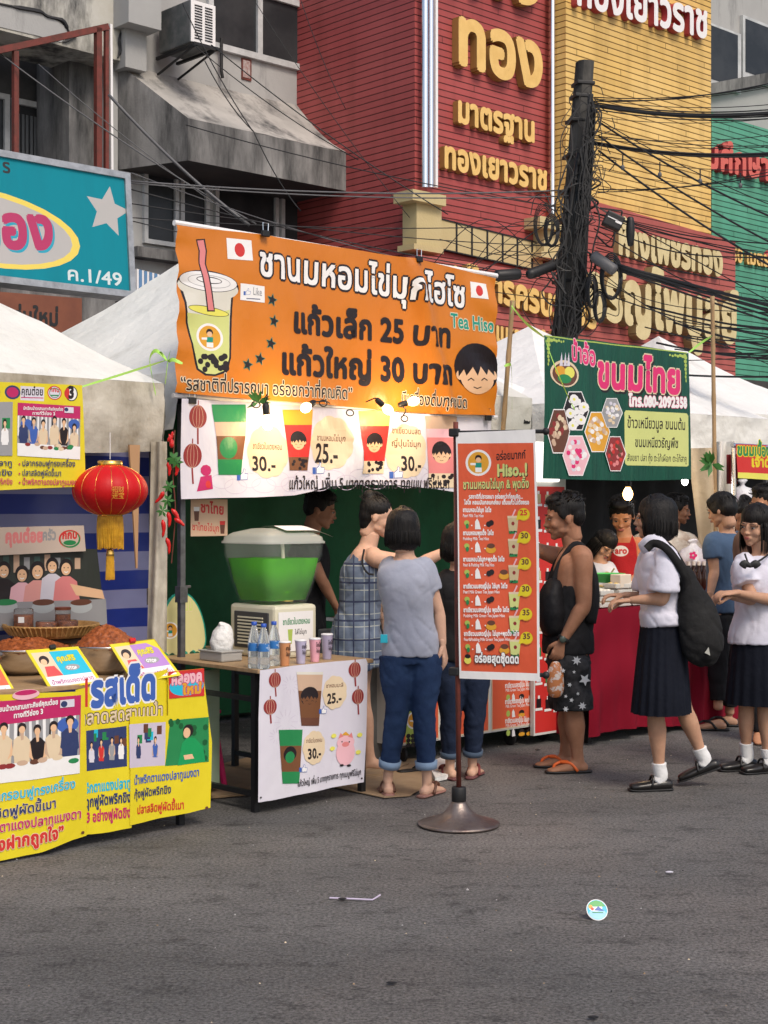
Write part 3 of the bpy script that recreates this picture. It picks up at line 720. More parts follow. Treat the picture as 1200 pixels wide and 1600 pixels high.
# beige side curtain tied back at the right stall
sc_ = thing('side_curtain', 'beige canvas side curtain tied back against the bamboo pole', 'curtain', P(1110, 900, 12.0)); BG = canvas('beige_canvas', (.52, .42, .28), (.44, .34, .21), (.3, .22, .13))
def fc(s, q):
    x0 = 1074 + (1104 - 1074) * q; x1 = 1118 + 10 * q; p = P(x0 + (x1 - x0) * s, 700 + 235 * q, 11.9)
    return p + Vector((0, .035 * math.sin(s * 6 + q), 0))
mb = MB(); mb.grid(fc, 24, 14, BG); mb.build('cloth', parent=sc_, smooth=True)
def fc2(s, q):
    x = 1112 + (1150 - 1112) * s * (1 - .25 * q); return P(x, 690 + 150 * q, 11.95) + Vector((0, .05 * math.sin(s * 11 + 1), 0))
mb = MB(); mb.grid(fc2, 20, 12, CVB); mb.build('lining', parent=sc_, smooth=True)
# ================================================================ printed inks
OR = V('orange', (.62, .195, .018), col2=(.56, .165, .015), scale=.8); WHI = V('white', (.66, .64, .70), col2=(.6, .57, .66), scale=1.5); PURE = V('pure_white', (.8, .79, .78)); BK_ = V('black', (.018, .012, .014))
RED = V('red', (.58, .035, .03)); CRM = V('cream', (.70, .56, .38)); GRN = V('green', (.02, .22, .07)); LGR = V('light_green', (.38, .5, .10)); TEA = V('milk_tea', (.55, .45, .26))
TEALI = V('teal', (.01, .27, .2)); SKIN_ = V('flesh', (.75, .47, .28)); BLUE = V('blue', (.05, .12, .42)); PINK = V('pink', (.68, .22, .22)); YEL = V('yellow', (.72, .60, .02), col2=(.66, .53, .02), scale=1)
MAG = V('magenta', (.48, .02, .12)); POST = V('vermilion', (.70, .115, .045), col2=(.64, .095, .04), scale=2); DGR = V('dark_green', (.005, .075, .045), col2=(.004, .055, .035), scale=1.6, stretch=(6, 6, .5)); LYE = V('pale_yellow', (.58, .62, .22)); BRN = V('brown', (.13, .05, .03))
GRY = V('grey', (.3, .3, .31)); DBL = V('navy', (.03, .045, .13)); MAR = V('maroon', (.26, .03, .03)); HPK = V('hot_pink', (.68, .03, .16)); LPK = V('light_pink', (.78, .45, .5)); LBL = V('sky_blue', (.02, .45, .62)); VIO = V('violet', (.42, .22, .55)); CLEAR = V('frost', (.66, .64, .56)); AMB = V('amber', (.68, .33, .03)); DTE = V('dark_tea', (.17, .07, .03)); LIL = V('pattern_lilac', (.56, .5, .6))
YEL2 = V('lemon', (.74, .7, .12)); TAN = V('tan', (.55, .38, .27))
MATS['ink_orange'].node_tree.nodes['Principled BSDF'].inputs['Roughness'].default_value = .33
def thumb(a, x, y, s):
    a.rect(x - s * .5, y - s * .05, x - s * .22, y + s * .5, BLUE); a.poly([(x - s * .18, y), (x + s * .05, y - s * .2), (x + s * .1, y - s * .5), (x + s * .25, y - s * .4), (x + s * .2, y - s * .08), (x + s * .5, y - s * .05), (x + s * .48, y + s * .1), (x + s * .42, y + s * .45), (x - s * .18, y + s * .48)], BLUE)
    a.poly([(x - s * .14, y + s * .04), (x + s * .08, y - s * .16), (x + s * .13, y - s * .44), (x + s * .21, y - s * .37), (x + s * .16, y - s * .03), (x + s * .46, y), (x + s * .38, y + s * .41), (x - s * .14, y + s * .44)], PURE)
def art_lantern(a, x, y, rx, ry, tail=30):
    a.line([(x, y - ry), (x, y - ry * 1.4)], 2, MAR); a.line([(x, y + ry), (x + 1, y + ry + tail)], 3, MAR); a.ell(x, y, rx, ry, MAR)
    for k in (-.6, -.2, .2, .6): a.ring(x, y, rx * abs(k), ry, .7, TAN)
def art_boy(a, x, y, s, face=SKIN_):
    # round happy face under a mop of black hair
    a.ell(x, y - s * .08, s * .56, s * .62, BK_); a.ell(x, y + s * .16, s * .42, s * .42, face); a.ell(x - s * .44, y + s * .1, s * .09, s * .12, face); a.ell(x + s * .44, y + s * .1, s * .09, s * .12, face)
    a.poly([(x - s * .5, y - s * .3), (x + s * .5, y - s * .3), (x + s * .46, y + s * .12), (x + s * .32, y - s * .05), (x + s * .25, y + s * .1), (x + s * .1, y - s * .12), (x, y + s * .12), (x - s * .12, y - s * .1), (x - s * .28, y + s * .12), (x - s * .34, y - s * .04), (x - s * .47, y + s * .14)], BK_)
    for k in (-1, 1): a.line([(x + k * s * .17 - s * .08, y + s * .24), (x + k * s * .17, y + s * .18), (x + k * s * .17 + s * .08, y + s * .24)], s * .03, BK_)
    a.line([(x - s * .1, y + s * .4), (x, y + s * .44), (x + s * .1, y + s * .4)], s * .025, BK_)
def art_cup(a, x, y, w, h, bands, ow=0, pearls=0, face=None):
    # bands: (fraction from top, ink) painted downwards on a tapering cup
    f = lambda t: w / 2 * (1 - .32 * t)
    def tr(t0, t1, m, g=0): a.poly([(x - f(t0) - g, y + h * t0 - g), (x - f(t1) - g, y + h * t1 + g), (x + f(t1) + g, y + h * t1 + g), (x + f(t0) + g, y + h * t0 - g)], m)
    if ow: tr(0, 1, BK_, ow)
    for i, (t, m) in enumerate(bands): tr(t, bands[i + 1][0] if i + 1 < len(bands) else 1, m)
    if face: art_boy(a, x, y + h * .52, w * .5, face)
    r2 = random.Random(int(x * y))
    for i in range(pearls):
        t = .8 + .17 * r2.random(); a.ell(x + (r2.random() * 2 - 1) * f(t) * .8, y + h * t, w * .06, w * .06, BK_, n=8)
def logo(a, x, y, r, ring=PURE):
    a.ell(x, y, r, r * 1.03, PURE); a.ell(x, y, r * .82, r * .85, AMB); a.ell(x, y - r * .36, r * .26, r * .26, BK_); a.ell(x, y - r * .22, r * .2, r * .2, SKIN_)
    a.poly([(x - r * .26, y), (x + r * .26, y), (x + r * .24, y + r * .38), (x - r * .24, y + r * .38)], TEALI); a.poly([(x - r * .62, y + r * .02), (x - r * .2, y + r * .02), (x - r * .2, y + r * .2), (x - r * .62, y + r * .18)], PURE); a.rect(x - r * .24, y + r * .38, x + r * .26, y + r * .74, PURE)
def crowd(a, pts, n, seed=1, top=MAG, back=GRY, cols=None):
    # snapshot of a row of people behind a table; pts: px rectangle x0,y0,x1,y1 (+ drop to the right edge)
    x0, y0, x1, y1, dr = pts; r2 = random.Random(seed); W, H = x1 - x0, y1 - y0; Y_ = lambda fx, fy: y0 + H * fy + dr * fx
    q = lambda fa, fb, fc, fd, m: a.poly([(x0 + W * fa, Y_(fa, fb)), (x0 + W * fa, Y_(fa, fd)), (x0 + W * fc, Y_(fc, fd)), (x0 + W * fc, Y_(fc, fb))], m)
    q(0, 0, 1, 1, back)
    if top: 
        for i in range(16): q(i / 16 + .005, .18, i / 16 + .03, .62, PURE)
        q(0, 0, 1, .24, top); a.ell(x0 + W * .15, Y_(.15, .4), W * .1, H * .1, BLUE); a.ell(x0 + W * .9, Y_(.9, .35), W * .09, H * .1, BLUE)
    else:
        for i in range(7): fx = r2.random() * .85; fy = r2.random() * .4; q(fx, fy, fx + .06 + .1 * r2.random(), fy + .2, (DBL, GRN, BRN, LBL)[i % 4])
    cols = cols or [DBL, BLUE, CRM, CRM, BK_, CRM]
    for i in range(n):
        fx = (i + .6) / (n + .2); hh = .27 + .12 * r2.random(); m = cols[i % len(cols)]; fx += .02 * (r2.random() - .5)
        a.poly([(x0 + W * (fx - .07), Y_(fx, hh + .17)), (x0 + W * (fx - .03), Y_(fx, hh + .11)), (x0 + W * (fx + .03), Y_(fx, hh + .11)), (x0 + W * (fx + .07), Y_(fx, hh + .17)), (x0 + W * (fx + .06), Y_(fx, .80)), (x0 + W * (fx - .06), Y_(fx, .80))], m); sk_ = (SKIN_, TAN)[i % 2]
        for k in (-1, 1): a.poly([(x0 + W * (fx + k * .066), Y_(fx, hh + .17)), (x0 + W * (fx + k * .078), Y_(fx, hh + .36)), (x0 + W * (fx + k * .03), Y_(fx, hh + .43)), (x0 + W * (fx + k * .052), Y_(fx, hh + .34))], sk_ if i % 3 else m)
        a.poly([(x0 + W * (fx - .018), Y_(fx, hh + .05)), (x0 + W * (fx + .018), Y_(fx, hh + .05)), (x0 + W * (fx + .012), Y_(fx, hh + .16)), (x0 + W * (fx - .008), Y_(fx, hh + .17))], sk_)
        if i % 2: a.poly([(x0 + W * (fx - .034), Y_(fx, hh - .02)), (x0 + W * (fx - .020), Y_(fx, hh - .02)), (x0 + W * (fx - .022), Y_(fx, hh + .12)), (x0 + W * (fx - .038), Y_(fx, hh + .11))], BK_)
        a.ell(x0 + W * fx, Y_(fx, hh), W * .036, H * .062, BK_, n=12); a.ell(x0 + W * fx, Y_(fx, hh + .03), W * .026, H * .048, SKIN_, n=12)
    if top:
        q(0, .76, 1, .9, PURE); q(0, .9, 1, 1, PURE)
        for i in range(14): fx = .04 + .92 * r2.random(); a.ell(x0 + W * fx, Y_(fx, .76 + .07 * r2.random()), W * .045, H * .035, (BRN, TAN, GRN, MAR, CRM)[i % 5], n=10)
CLIPM = BLACK
def clip(pl, x, y, w=.02, label='small black binder clip'):
    c = pl.off(w).hit(x, y); mb = MB(); mb.box(c, (.05, .022, .035), BLACK, (pl.u, pl.n, pl.v), bev=.004)
    mb.tube([c + pl.u * .018 + pl.v * .015, c + pl.u * .02 + pl.v * .06, c - pl.u * .02 + pl.v * .06, c - pl.u * .018 + pl.v * .015], .0025, STEEL, seg=5); return mb
# ================================================================ big orange banner
PLB = Plane(P(276, 615, 8.1))
def dsp(u, v):
    w = .012 * math.sin(u * 3.1 + v * 1.5) + .006 * math.sin(u * 9 + v * 4) + .010 * noise.noise(Vector((u * 4, v * 4, 3)))
    # pulled creases running down from the clip
    for (cx, cy, sl, am, wd) in ((1.72, 1.02, .36, .048, .045), (1.72, 1.02, .24, .026, .035), (.62, 1.02, .45, .012, .06), (.60, 1.02, -.3, .010, .06)):
        d = (u - cx) - (cy - v) * sl; t = min(1, max(0, (cy - v) * 4)); w += am * t * math.exp(-(d / wd) ** 2)
    e = max(0, .16 - u) / .16; w += .015 * e * math.sin(v * 30) + .012 * max(0, (u - 2.2) / .3) * math.sin(v * 24 + u * 9)
    return w
bt = thing('orange_banner', 'large orange banner with drawn bubble tea cup and white black-edged lettering', 'banner', PLB.o)
ar = Art(PLB, dsp, .055)
ar.poly([(274, 352), (276, 490), (273, 613), (340, 620), (420, 626), (500, 631), (600, 641), (680, 647), (774, 649), (774, 540), (774, 435), (655, 406), (530, 386), (415, 367), (345, 360)], OR)
# drawn cup
ar.poly([(281, 452), (288, 500), (296, 540), (305, 578), (318, 587), (334, 588), (352, 582), (358, 560), (361, 500), (364, 448)], BK_)
ar.poly([(285, 452), (291, 500), (299, 540), (308, 576), (320, 584), (334, 585), (349, 579), (355, 560), (358, 500), (361, 448)], CLEAR)
ar.poly([(289, 489), (299, 540), (308, 576), (320, 584), (334, 585), (349, 579), (355, 560), (358, 484), (325, 493)], LYE)
ar.ell(324, 486, 33, 7, BK_, rot=-.05); ar.ell(324, 486, 32, 6, YEL2, rot=-.05)
ar.ell(324, 446, 47, 23, BK_); ar.ell(324, 449, 46, 20, CLEAR); ar.ell(324, 440, 45, 16, BK_); ar.ell(324, 440, 44, 15, PURE); ar.ring(325, 438, 20, 5.5, 1.4, BK_); ar.ring(325, 440, 33, 10, .9, GRY)
ar.poly([(306, 374), (310, 392), (309, 412), (314, 432), (318, 455), (322, 487), (335, 487), (330, 455), (326, 432), (321, 412), (323, 392), (320, 373)], BK_)
ar.poly([(308, 376), (312, 392), (311, 412), (316, 432), (320, 455), (324, 485), (333, 485), (328, 455), (324, 432), (319, 412), (321, 392), (318, 375)], PINK)
logo(ar, 326, 527, 21)
r2 = random.Random(4)
for i in range(22): ar.ell(308 + 46 * r2.random(), 555 + 24 * r2.random(), 4.2, 4.6, BK_, n=12)
for x, y, w, h in ((352, 372, 40, 34), (733, 440, 27, 26)):
    ar.poly([(x, y), (x + 1, y + h - 1), (x + w, y + h + 2), (x + w - 1, y + 4)], PURE); ar.ell(x + w * .5, y + h * .56, w * .2, h * .32, RED)
ar.rect(373, 443, 411, 469, PURE); thumb(ar, 383, 456, 11); ar.text('Like', (392, 461), (407, 463), 17, GRY, bold=.02); ar.line([(382, 467), (404, 468)], 1.4, DBL)
for x, y in ((423, 469), (426, 502), (421, 537), (404, 561), (385, 570)): ar.star(x, y, 11, TEALI, rot=.2); ar.star(x, y, 9.5, BK_, rot=.2)
ar.text('ชานมหอมไข่มุกไฮโซ', (402, 429), (727, 481), 63, PURE, bold=.03, outl=BK_, ow=.05)
ar.text('แก้วเล็ก 25 บาท', (456, 518), (703, 543), 54, BK_, bold=.045)
ar.text('แก้วใหญ่ 30 บาท', (436, 583), (706, 601), 56, BK_, bold=.045)
ar.text('“รสชาติที่ปรารถนา อร่อยกว่าที่คุณคิด”', (279, 609), (553, 624), 29, BK_, bold=.02, outl=CRM, ow=.05)
ar.text('มีเครื่องดื่มทุกชนิด', (628, 630), (727, 638), 25, BK_, bold=.02, outl=CRM, ow=.05)
ar.text('Tea Hiso', (701, 511), (772, 519), 31, TEALI, bold=.03, outl=CRM, ow=.045)
art_boy(ar, 743, 580, 62)
ar.build('vinyl', parent=bt)
ar = MB()
a, b = PLB.off(-.03).hit(272, 348), PLB.off(-.03).hit(776, 431); ar.tube([a, b], .016, WHL, seg=10); ar.build('top_rail', parent=bt)
mb = MB(); a, b = PLB.off(-.03).hit(270, 618), PLB.off(-.03).hit(776, 652); mb.tube([a, b], .014, WHL, seg=8); mb.build('bottom_rail', parent=bt)
for x, y in ((415, 365), (655, 405)): clip(PLB, x, y, .03).build('binder_clip', parent=bt)
# ================================================================ white price banner below it
PLW = Plane(P(283, 780, 8.14))
def dspw(u, v): return .02 * noise.noise(Vector((u * 5, v * 4, 1))) + .014 * math.sin(u * 4 + v * 3) + .02 * math.exp(-((u - 1.15 - (.5 - v) * .7) / .05) ** 2) + .008 * math.sin(u * 13 - v * 9)
wt = thing('price_banner', 'long white banner of cups and prices hanging below the orange banner', 'banner', PLW.o)
ar = Art(PLW, dspw, .07)
ar.poly([(280, 623), (283, 780), (340, 778), (400, 777), (460, 774), (490, 768), (512, 760), (560, 757), (620, 758), (680, 764), (715, 770), (760, 768), (771, 760), (771, 652), (640, 646), (520, 638), (400, 629)], WHI)
for i in range(9):
    for j in range(2): ar.ring(345 + 44 * i + 22 * j, 752 + 8 * j - i * 1.5, 18, 12, 1, LIL)
art_lantern(ar, 307, 651, 14, 18, 25); art_lantern(ar, 300, 712, 14, 19, 25)
ar.ell(320, 735, 8, 9, MAG, n=9); ar.poly([(312, 745), (328, 742), (330, 764), (306, 768)], MAG); ar.ell(323, 757, 4, 6, RED)
for x, pr, y, t in ((426, '30.-', 735, ('ชาเขียวใบเตยหอม',)), (527, '25.-', 722, ('ชานมหอมไข่มุก',)), (641, '30.-', 735, ('ชาเขียวนมสด', 'ญี่ปุ่นไข่มุก'))):
    ar.scallop(x - 8, y - 30, 30, 40, CRM)
    for k, q in enumerate(t): ar.text(q, (x - 31, y - 40 + 20 * k - (18 if len(t) > 1 else 0) + (6 if len(t) < 2 else 0)), (x + 14, y - 38 + 20 * k - (18 if len(t) > 1 else 0) + (6 if len(t) < 2 else 0)), 13, BRN, bold=.02)
    ar.text(pr, (x - 32 if x != 641 else x - 18, y), (x + 4 if x != 641 else x + 14, y + 1), 32 if x != 527 else 42, BK_, bold=.03)
for x, y in ((378, 741), (501, 731), (617, 738)): thumb(ar, x, y, 19)
art_cup(ar, 357, 632, 54, 110, ((0, GRN), (.25, TAN), (.45, DTE), (.78, GRN)), face=None); ar.ell(353, 700, 14, 17, GRN)
art_cup(ar, 467, 640, 46, 95, ((0, AMB), (.25, RED), (.78, DTE)), face=SKIN_, pearls=12)
art_cup(ar, 583, 642, 48, 98, ((0, YEL2), (.24, RED), (.8, CRM)), face=SKIN_, pearls=14)
art_cup(ar, 689, 650, 54, 112, ((0, TAN), (.18, LPK), (.3, PINK), (.8, CRM)), face=SKIN_, pearls=10)
ar.text('แก้วใหญ่ เพิ่ม 5 บาททุกรายการ ทุกเมนู ฟรีไข่มุก', (450, 764), (700, 763), 25, BK_, bold=.02)
ar.build('vinyl', parent=wt)
for x, y in ((300, 626), (763, 653)): clip(PLW, x, y, .02).build('binder_clip', parent=wt)
# small Thai tea sign under its left end
pl = Plane(P(298, 838, 8.35)); tt = thing('tea_sign', 'small peach paper sign hanging at the left end below the white banner', 'sign', pl.o)
ar = Art(pl, lambda u, v: .004 * math.sin(u * 20)); ar.rect(298, 780, 356, 838, V('peach', (.62, .42, .28)));
ar.text('ชาไทย', (313, 800), (351, 804), 22, RED, bold=.04); ar.text('ชาไทยไข่มุก', (300, 828), (343, 831), 15, RED, bold=.02)
art_cup(ar, 307, 792, 9, 22, ((0, PURE), (.3, BRN))); art_cup(ar, 348, 814, 9, 20, ((0, RED), (.3, BRN))); ar.build('paper', parent=tt)
mb = MB(); mb.tube([pl.off(-.003).hit(310, 781), pl.off(-.003).hit(312, 760)], .0015, WHL, seg=4); mb.build('string', parent=tt)
# ================================================================ tall vermilion menu poster on its stand
Ys = GY(1290); sp = P(717, 1290, Ys); PU = Vector((.395, -.13, 0)).normalized(); PV = Vector((-.018, .0, 1))
st = thing('poster_stand', 'rusty pole stand on a round steel base holding up the tall vermilion drinks menu', 'stand', Vector((sp.x, sp.y, 0)))
BASE = mat('dull_base_steel', (.24, .20, .18), rough=.42, metal=.75, col2=(.15, .11, .10), scale=9, bump=.3, bscale=20)
c = Vector((sp.x, sp.y, 0)); k = Ys / FPX
mb = MB(); mb.lathe(c, [(0, .004), (.195, .004), (.2, .008), (.2, .014), (.185, .020), (.13, .035), (.085, .055), (.055, .085), (.040, .112), (.034, .12), (.0, .12)], BASE, seg=64); mb.build('base', parent=st, smooth=True)
mb = MB(); mb.lathe(c, [(.0, .118), (.033, .118), (.036, .123), (.036, .185), (.033, .19), (0, .19)], BLACK, seg=24); mb.build('socket', parent=st, smooth=True)
ptop = P(712, 672, Ys); mb = MB(); mb.tube([c + UP * .18, c.lerp(Vector((ptop.x, ptop.y, ptop.z)), .5) + UP * 0, ptop + UP * .04], .0125, RUST, seg=14); mb.build('pole', parent=st, smooth=True)
PLP = Plane(P(717, 1062, Ys - .03), PU, PV)
for y in (676, 1049):
    mb = MB(); a, b = PLP.off(-.012).hit(710, y), PLP.off(-.012).hit(853, y + (-2 if y < 800 else 6)); mb.tube([a, b], .010, BLACK, seg=10); mb.ell(b, .018, BLACK); mb.box(a, (.05, .04, .04), BLACK, (PLP.u, PLP.n, PLP.v), bev=.006); mb.build('arm', parent=st)
pt = thing('menu_poster', 'tall vermilion drinks menu poster with yellow price bubbles hung on the pole stand', 'poster', PLP.o)
ar = Art(PLP, lambda u, v: .007 * math.sin(v * 5 + u * 4) + .004 * math.sin(u * 16 + v * 2), .08)
ar.poly([(712, 676), (716, 868), (718, 1060), (844, 1064), (842, 868), (837, 671)], PURE); ar.poly([(715, 693), (718, 868), (721, 1048), (840, 1052), (838, 868), (834, 692)], POST)
logo(ar, 747, 723, 20)
ar.text('อร่อยมากก์', (775, 719), (822, 716), 17, BK_, bold=.03); ar.text('Hiso..!', (776, 744), (825, 742), 26, LYE, bold=.05, shadow=BK_, so=(.05, -.04), ow=.02)
ar.text('ชานมหอมไข่มุก & พุดดิ้ง', (723, 764), (827, 762), 19, LYE, bold=.03, shadow=BK_, so=(.04, -.04), ow=.03)
ar.text('รสชาติที่ปรารถนา อร่อยกว่าที่คุณคิด...', (732, 779), (817, 779), 9, PURE, bold=.05); ar.text('ไฮโซ หอมมันกลมกล่อม เต็มแก้วไม่ต้องรอ', (725, 788), (827, 788), 9, PURE, bold=.05)
rows = ((800, 'ชานมหอมไข่มุก ไฮโซ', 'Pearl Milk Tea Hiso', (1,), '25', 767), (836, 'ชานมหอมพุดดิ้ง ไฮโซ', 'Pudding Milk Tea Hiso', (2,), '30', 771), (877, 'ชานมหอมไข่มุก+พุดดิ้ง ไฮโซ', 'Pearl & Pudding Milk Tea Hiso', (1, 2), '30', 788),
    (919, 'ชาเขียวนมสดญี่ปุ่น ไข่มุก ไฮโซ', 'Pearl Milk Green Tea Japan Hiso', (1,), '30', 793), (956, 'ชาเขียวนมสดญี่ปุ่น พุดดิ้ง ไฮโซ', 'Pudding Milk Green Tea Japan Hiso', (2,), '35', 796), (993, 'ชาเขียวนมสดญี่ปุ่น ไข่มุก+พุดดิ้ง ไฮโซ', 'Pearl&Pudding Milk Green Tea Japan Hiso', (1, 2), '35', 812))
for i, (y, t1, t2, ing, pr, xe) in enumerate(rows):
    x0 = 723 + i * .6
    ar.text(t1, (x0, y), (xe, y), 9.5, PURE, bold=.05); ar.text(t2, (x0, y + 8), (min(xe, x0 + 32 + i * 8), y + 8), 7, PURE, bold=.02)
    ar.ell(x0 + 6, y + 17, 4, 4, LGR); ar.ell(x0 + 7, y + 22, 2.5, 4, GRN); ar.poly([(x0 + 19, y + 27), (x0 + 19, y + 15), (x0 + 22, y + 10), (x0 + 25, y + 15), (x0 + 28, y + 27)], PURE)
    x = x0 + 42
    for g in ing:
        if g == 1: ar.ell(x - 2, y + 19, 4, 4.5, BK_); ar.ell(x + 2, y + 17, 4, 4.5, BK_)
        else: ar.ell(x + 1, y + 23, 8, 5.5, AMB); ar.ell(x + 1, y + 17, 6, 4, BRN)
        x += 20
    for q in (36 - 22, 34): ar.ell(x0 + q, y + 21, 1.2, 1.2, PURE, n=8)
    ar.line([(799 + i, y + 9), (805 + i, y - 4)], 2.4, LPK); art_cup(ar, 801 + i * .9, y + 6, 18, 28, ((0, CRM), (.12, TEA if i < 3 else LYE), (.85, GRN)), pearls=4); ar.ell(801 + i, y + 18, 2.5, 3, MAR)
    ar.ell(818 + i * 1.1, y + 4, 10, 10, AMB); ar.ell(818 + i * 1.1, y + 3.2, 9.3, 9.3, YEL); ar.poly([(808 + i, y + 4), (806 + i, y + 13), (815 + i, y + 11)], YEL); ar.text(pr, (812 + i * 1.1, y + 5), (824 + i * 1.1, y + 5), 12, RED if i == 0 else BRN, bold=.04)
ar.ell(732, 1031, 5.5, 6, YEL2); ar.ell(732, 1025, 4.5, 3.5, BK_)
ar.text('อร่อยสุดซุ๊ดดด', (743, 1034), (812, 1036), 18, PURE, bold=.05, outl=BK_, ow=.06)
ar.build('vinyl', parent=pt)
# ================================================================ dark green dessert banner
PLGB = Plane(P(849, 748, 9.5))
gt = thing('green_banner', 'dark green dessert banner with pink lettering and hexagon food pictures', 'banner', PLGB.o)
ar = Art(PLGB, lambda u, v: .012 * math.sin(u * 5 + v * 2) + .006 * math.sin(u * 14), .08)
ar.poly([(848, 524), (849, 640), (848, 748), (930, 750), (1000, 751), (1078, 749), (1077, 650), (1076, 552), (1000, 541), (920, 530)], DGR)
ar.rect(850, 524, 1073, 526, LGR)
for x, y, sx, sy in ((851, 527, 1, 1), (1073, 553, -1, 1)):
    for q in range(7): ar.ell(x + sx * (4 + 4 * q), y + 3 + 1.3 * (q % 2) * sy + (q * .6 if sx > 0 else -q * .2), 3 - .25 * q, 3 - .2 * q, LGR, n=8); ar.ell(x + sx * (3 + .6 * (q % 2)), y + 6 + 6 * q, 3.2 - .35 * q, 3, LGR, n=8)
ar.text('ป้าอ้อ', (893, 562), (932, 572), 40, HPK, bold=.03, outl=LPK, ow=.04); ar.text('ขนมไทย', (934, 603), (1062, 615), 66, HPK, bold=.05, outl=CRM, ow=.035, shadow=BK_, so=(.05, -.05))
ar.text('โทร.080-2092358', (984, 634), (1071, 637), 23, PURE, bold=.07, outl=HPK, ow=.03)
ar.poly([(978, 644), (980, 641), (1070, 646), (1073, 650), (1073, 727), (1070, 729), (982, 727), (979, 724)], LYE)
ar.text('ข้าวเหนียวมูล ขนมต้ม', (982, 668), (1068, 672), 23, BK_, bold=.02); ar.text('ขนมเหนียวธัญพืช', (993, 698), (1057, 700), 21, BK_, bold=.02); ar.text('สังขยา ปลา กุ้ง ตะโก้เผือก ตะโก้สาคู', (982, 720), (1070, 722), 15, BK_, bold=.01)
ar.ell(881, 584, 24, 21, CRM); ar.ell(881, 585, 21, 18, BRN); ar.ell(873, 580, 9, 8, AMB); ar.ell(889, 582, 9, 9, YEL2); ar.ell(880, 592, 12, 7, GRN)
for dx in (-5, 2, 8): ar.poly([(876 + dx, 572), (882 + dx, 572), (880 + dx, 550)], WHI)
def hexa(cx, cy, rx, ry, m, spots, seed):
    h = [(cx - rx * .5, cy - ry), (cx + rx * .5, cy - ry), (cx + rx, cy), (cx + rx * .5, cy + ry), (cx - rx * .5, cy + ry), (cx - rx, cy)]
    ar.poly([(cx + (x - cx) * 1.07, cy + (y - cy) * 1.05) for x, y in h], PURE); ar.poly(h, m); r3 = random.Random(seed)
    for i in range(26):
        a_, q = r3.random() * 6.28, r3.random() ** .5 * .74; ar.ell(cx + rx * q * math.cos(a_), cy + ry * q * math.sin(a_), rx * .17, ry * .13, spots[i % len(spots)], n=8)
hexa(898, 642, 21, 29, BK_, (PURE,), 1)
for x, y in ((896, 624), (912, 636), (889, 646), (907, 656), (893, 665)): ar.ell(x, y, 8, 8, PURE, n=10); ar.ell(x, y, 2.5, 2.5, YEL2, n=8)
hexa(870, 674, 17, 33, BRN, (TAN, MAR, CRM), 2); hexa(933, 675, 20, 30, AMB, (CRM, PURE, TAN), 3); hexa(957, 645, 17, 22, GRY, (PURE, CRM, WHI), 4); hexa(897, 712, 21, 30, LPK, (PURE, WHI, HPK), 5); hexa(962, 709, 17, 26, MAR, (RED, BRN, PINK), 6)
ar.build('vinyl', parent=gt)
# red banner at the far right with its poles
PLRB = Plane(P(1153, 748, 11.4)); r_ = thing('red_banner', 'small red banner with yellow hem and lettering hung at the right edge', 'banner', PLRB.o)
ar = Art(PLRB, lambda u, v: .01 * math.sin(u * 9), .1); ar.poly([(1150, 694), (1153, 747), (1240, 752), (1240, 697)], RED); ar.poly([(1153, 738), (1153, 747), (1240, 752), (1240, 742)], YEL2)
ar.text('ขนมเบื้อง', (1152, 711), (1205, 713), 24, GRN, bold=.05, outl=YEL, ow=.06); ar.text('เจ้าดัง', (1172, 729), (1215, 730), 22, YEL, bold=.05); ar.build('vinyl', parent=r_)
mb = MB(); mb.tube([PLRB.off(-.02).hit(1144, 696), PLRB.off(-.02).hit(1240, 700)], .018, STEEL, seg=10); mb.build('top_rail', parent=r_)
mb = MB(); c = PLRB.off(-.03).hit(1146, 700); mb.tube([c, Vector((c.x + .03, c.y, 0.0))], .018, STEEL, seg=10); mb.build('pole', parent=r_)
mb = MB(); mb.grid(lambda s, q: P(1135 + 18 * s, 710 + 46 * q, 11.55) + Vector((0, .03 * math.sin(s * 9), 0)), 8, 4, MAR); mb.build('pennant', parent=r_)
# yellow banner hanging at the upper left
PLYB = Plane(P(135, 755, 7.25)); y_ = thing('yellow_hanging_banner', 'yellow banner with group photos and blue lettering hanging from the left canopy', 'banner', PLYB.o)
ar = Art(PLYB, lambda u, v: .008 * math.sin(u * 6 + v * 5), .08)
ar.poly([(-60, 594), (-60, 774), (0, 766), (60, 763), (134, 760), (131, 690), (127, 602)], YEL)
for x, y, w, t in ((4, 612, 18, RED),): ar.ell(x - 12, y, w / 2, 11, DBL)
ar.ell(20, 613, 12, 11, DBL); ar.ell(20, 613, 9, 8, MAG); ar.rect(32, 603, 68, 625, WHI); ar.text('คุณต๋อย', (33, 617), (67, 618), 17, BK_, bold=.03); ar.line([(33, 621), (67, 622)], 1.5, MAG)
ar.ell(84, 614, 11, 11, RED); ar.ell(84, 614, 9.5, 9.5, WHI); ar.text('กกบ', (76, 612), (92, 613), 11, RED, bold=.05); ar.ring(84, 614, 8, 8, 1, GRN); ar.line([(78, 618), (90, 618)], 2, GRN)
ar.ell(110, 615, 10, 12, BK_); ar.ell(110, 615, 8.5, 10.5, PURE); ar.ell(107, 615, 8, 9, RED, n=14, a0=90, a1=270); ar.text('3', (105, 622), (115, 622), 26, BK_, bold=.06)
crowd(ar, (28, 629, 124, 712, 6), 6, 3); ar.text('นักเรียนน้ำตกสามเกาะศิษย์คุณต๋อย', (36, 640), (97, 642), 7, PURE, bold=.03); ar.text('ทางทีวีช่อง 3', (50, 648), (85, 649), 7, PURE, bold=.03); ar.rect(99, 636, 113, 645, WHI); ar.ell(102, 640, 3, 3, DBL)
crowd(ar, (-60, 628, 20, 712, 0), 4, 5, top=None, cols=[WHI, RED, CRM, PURE])
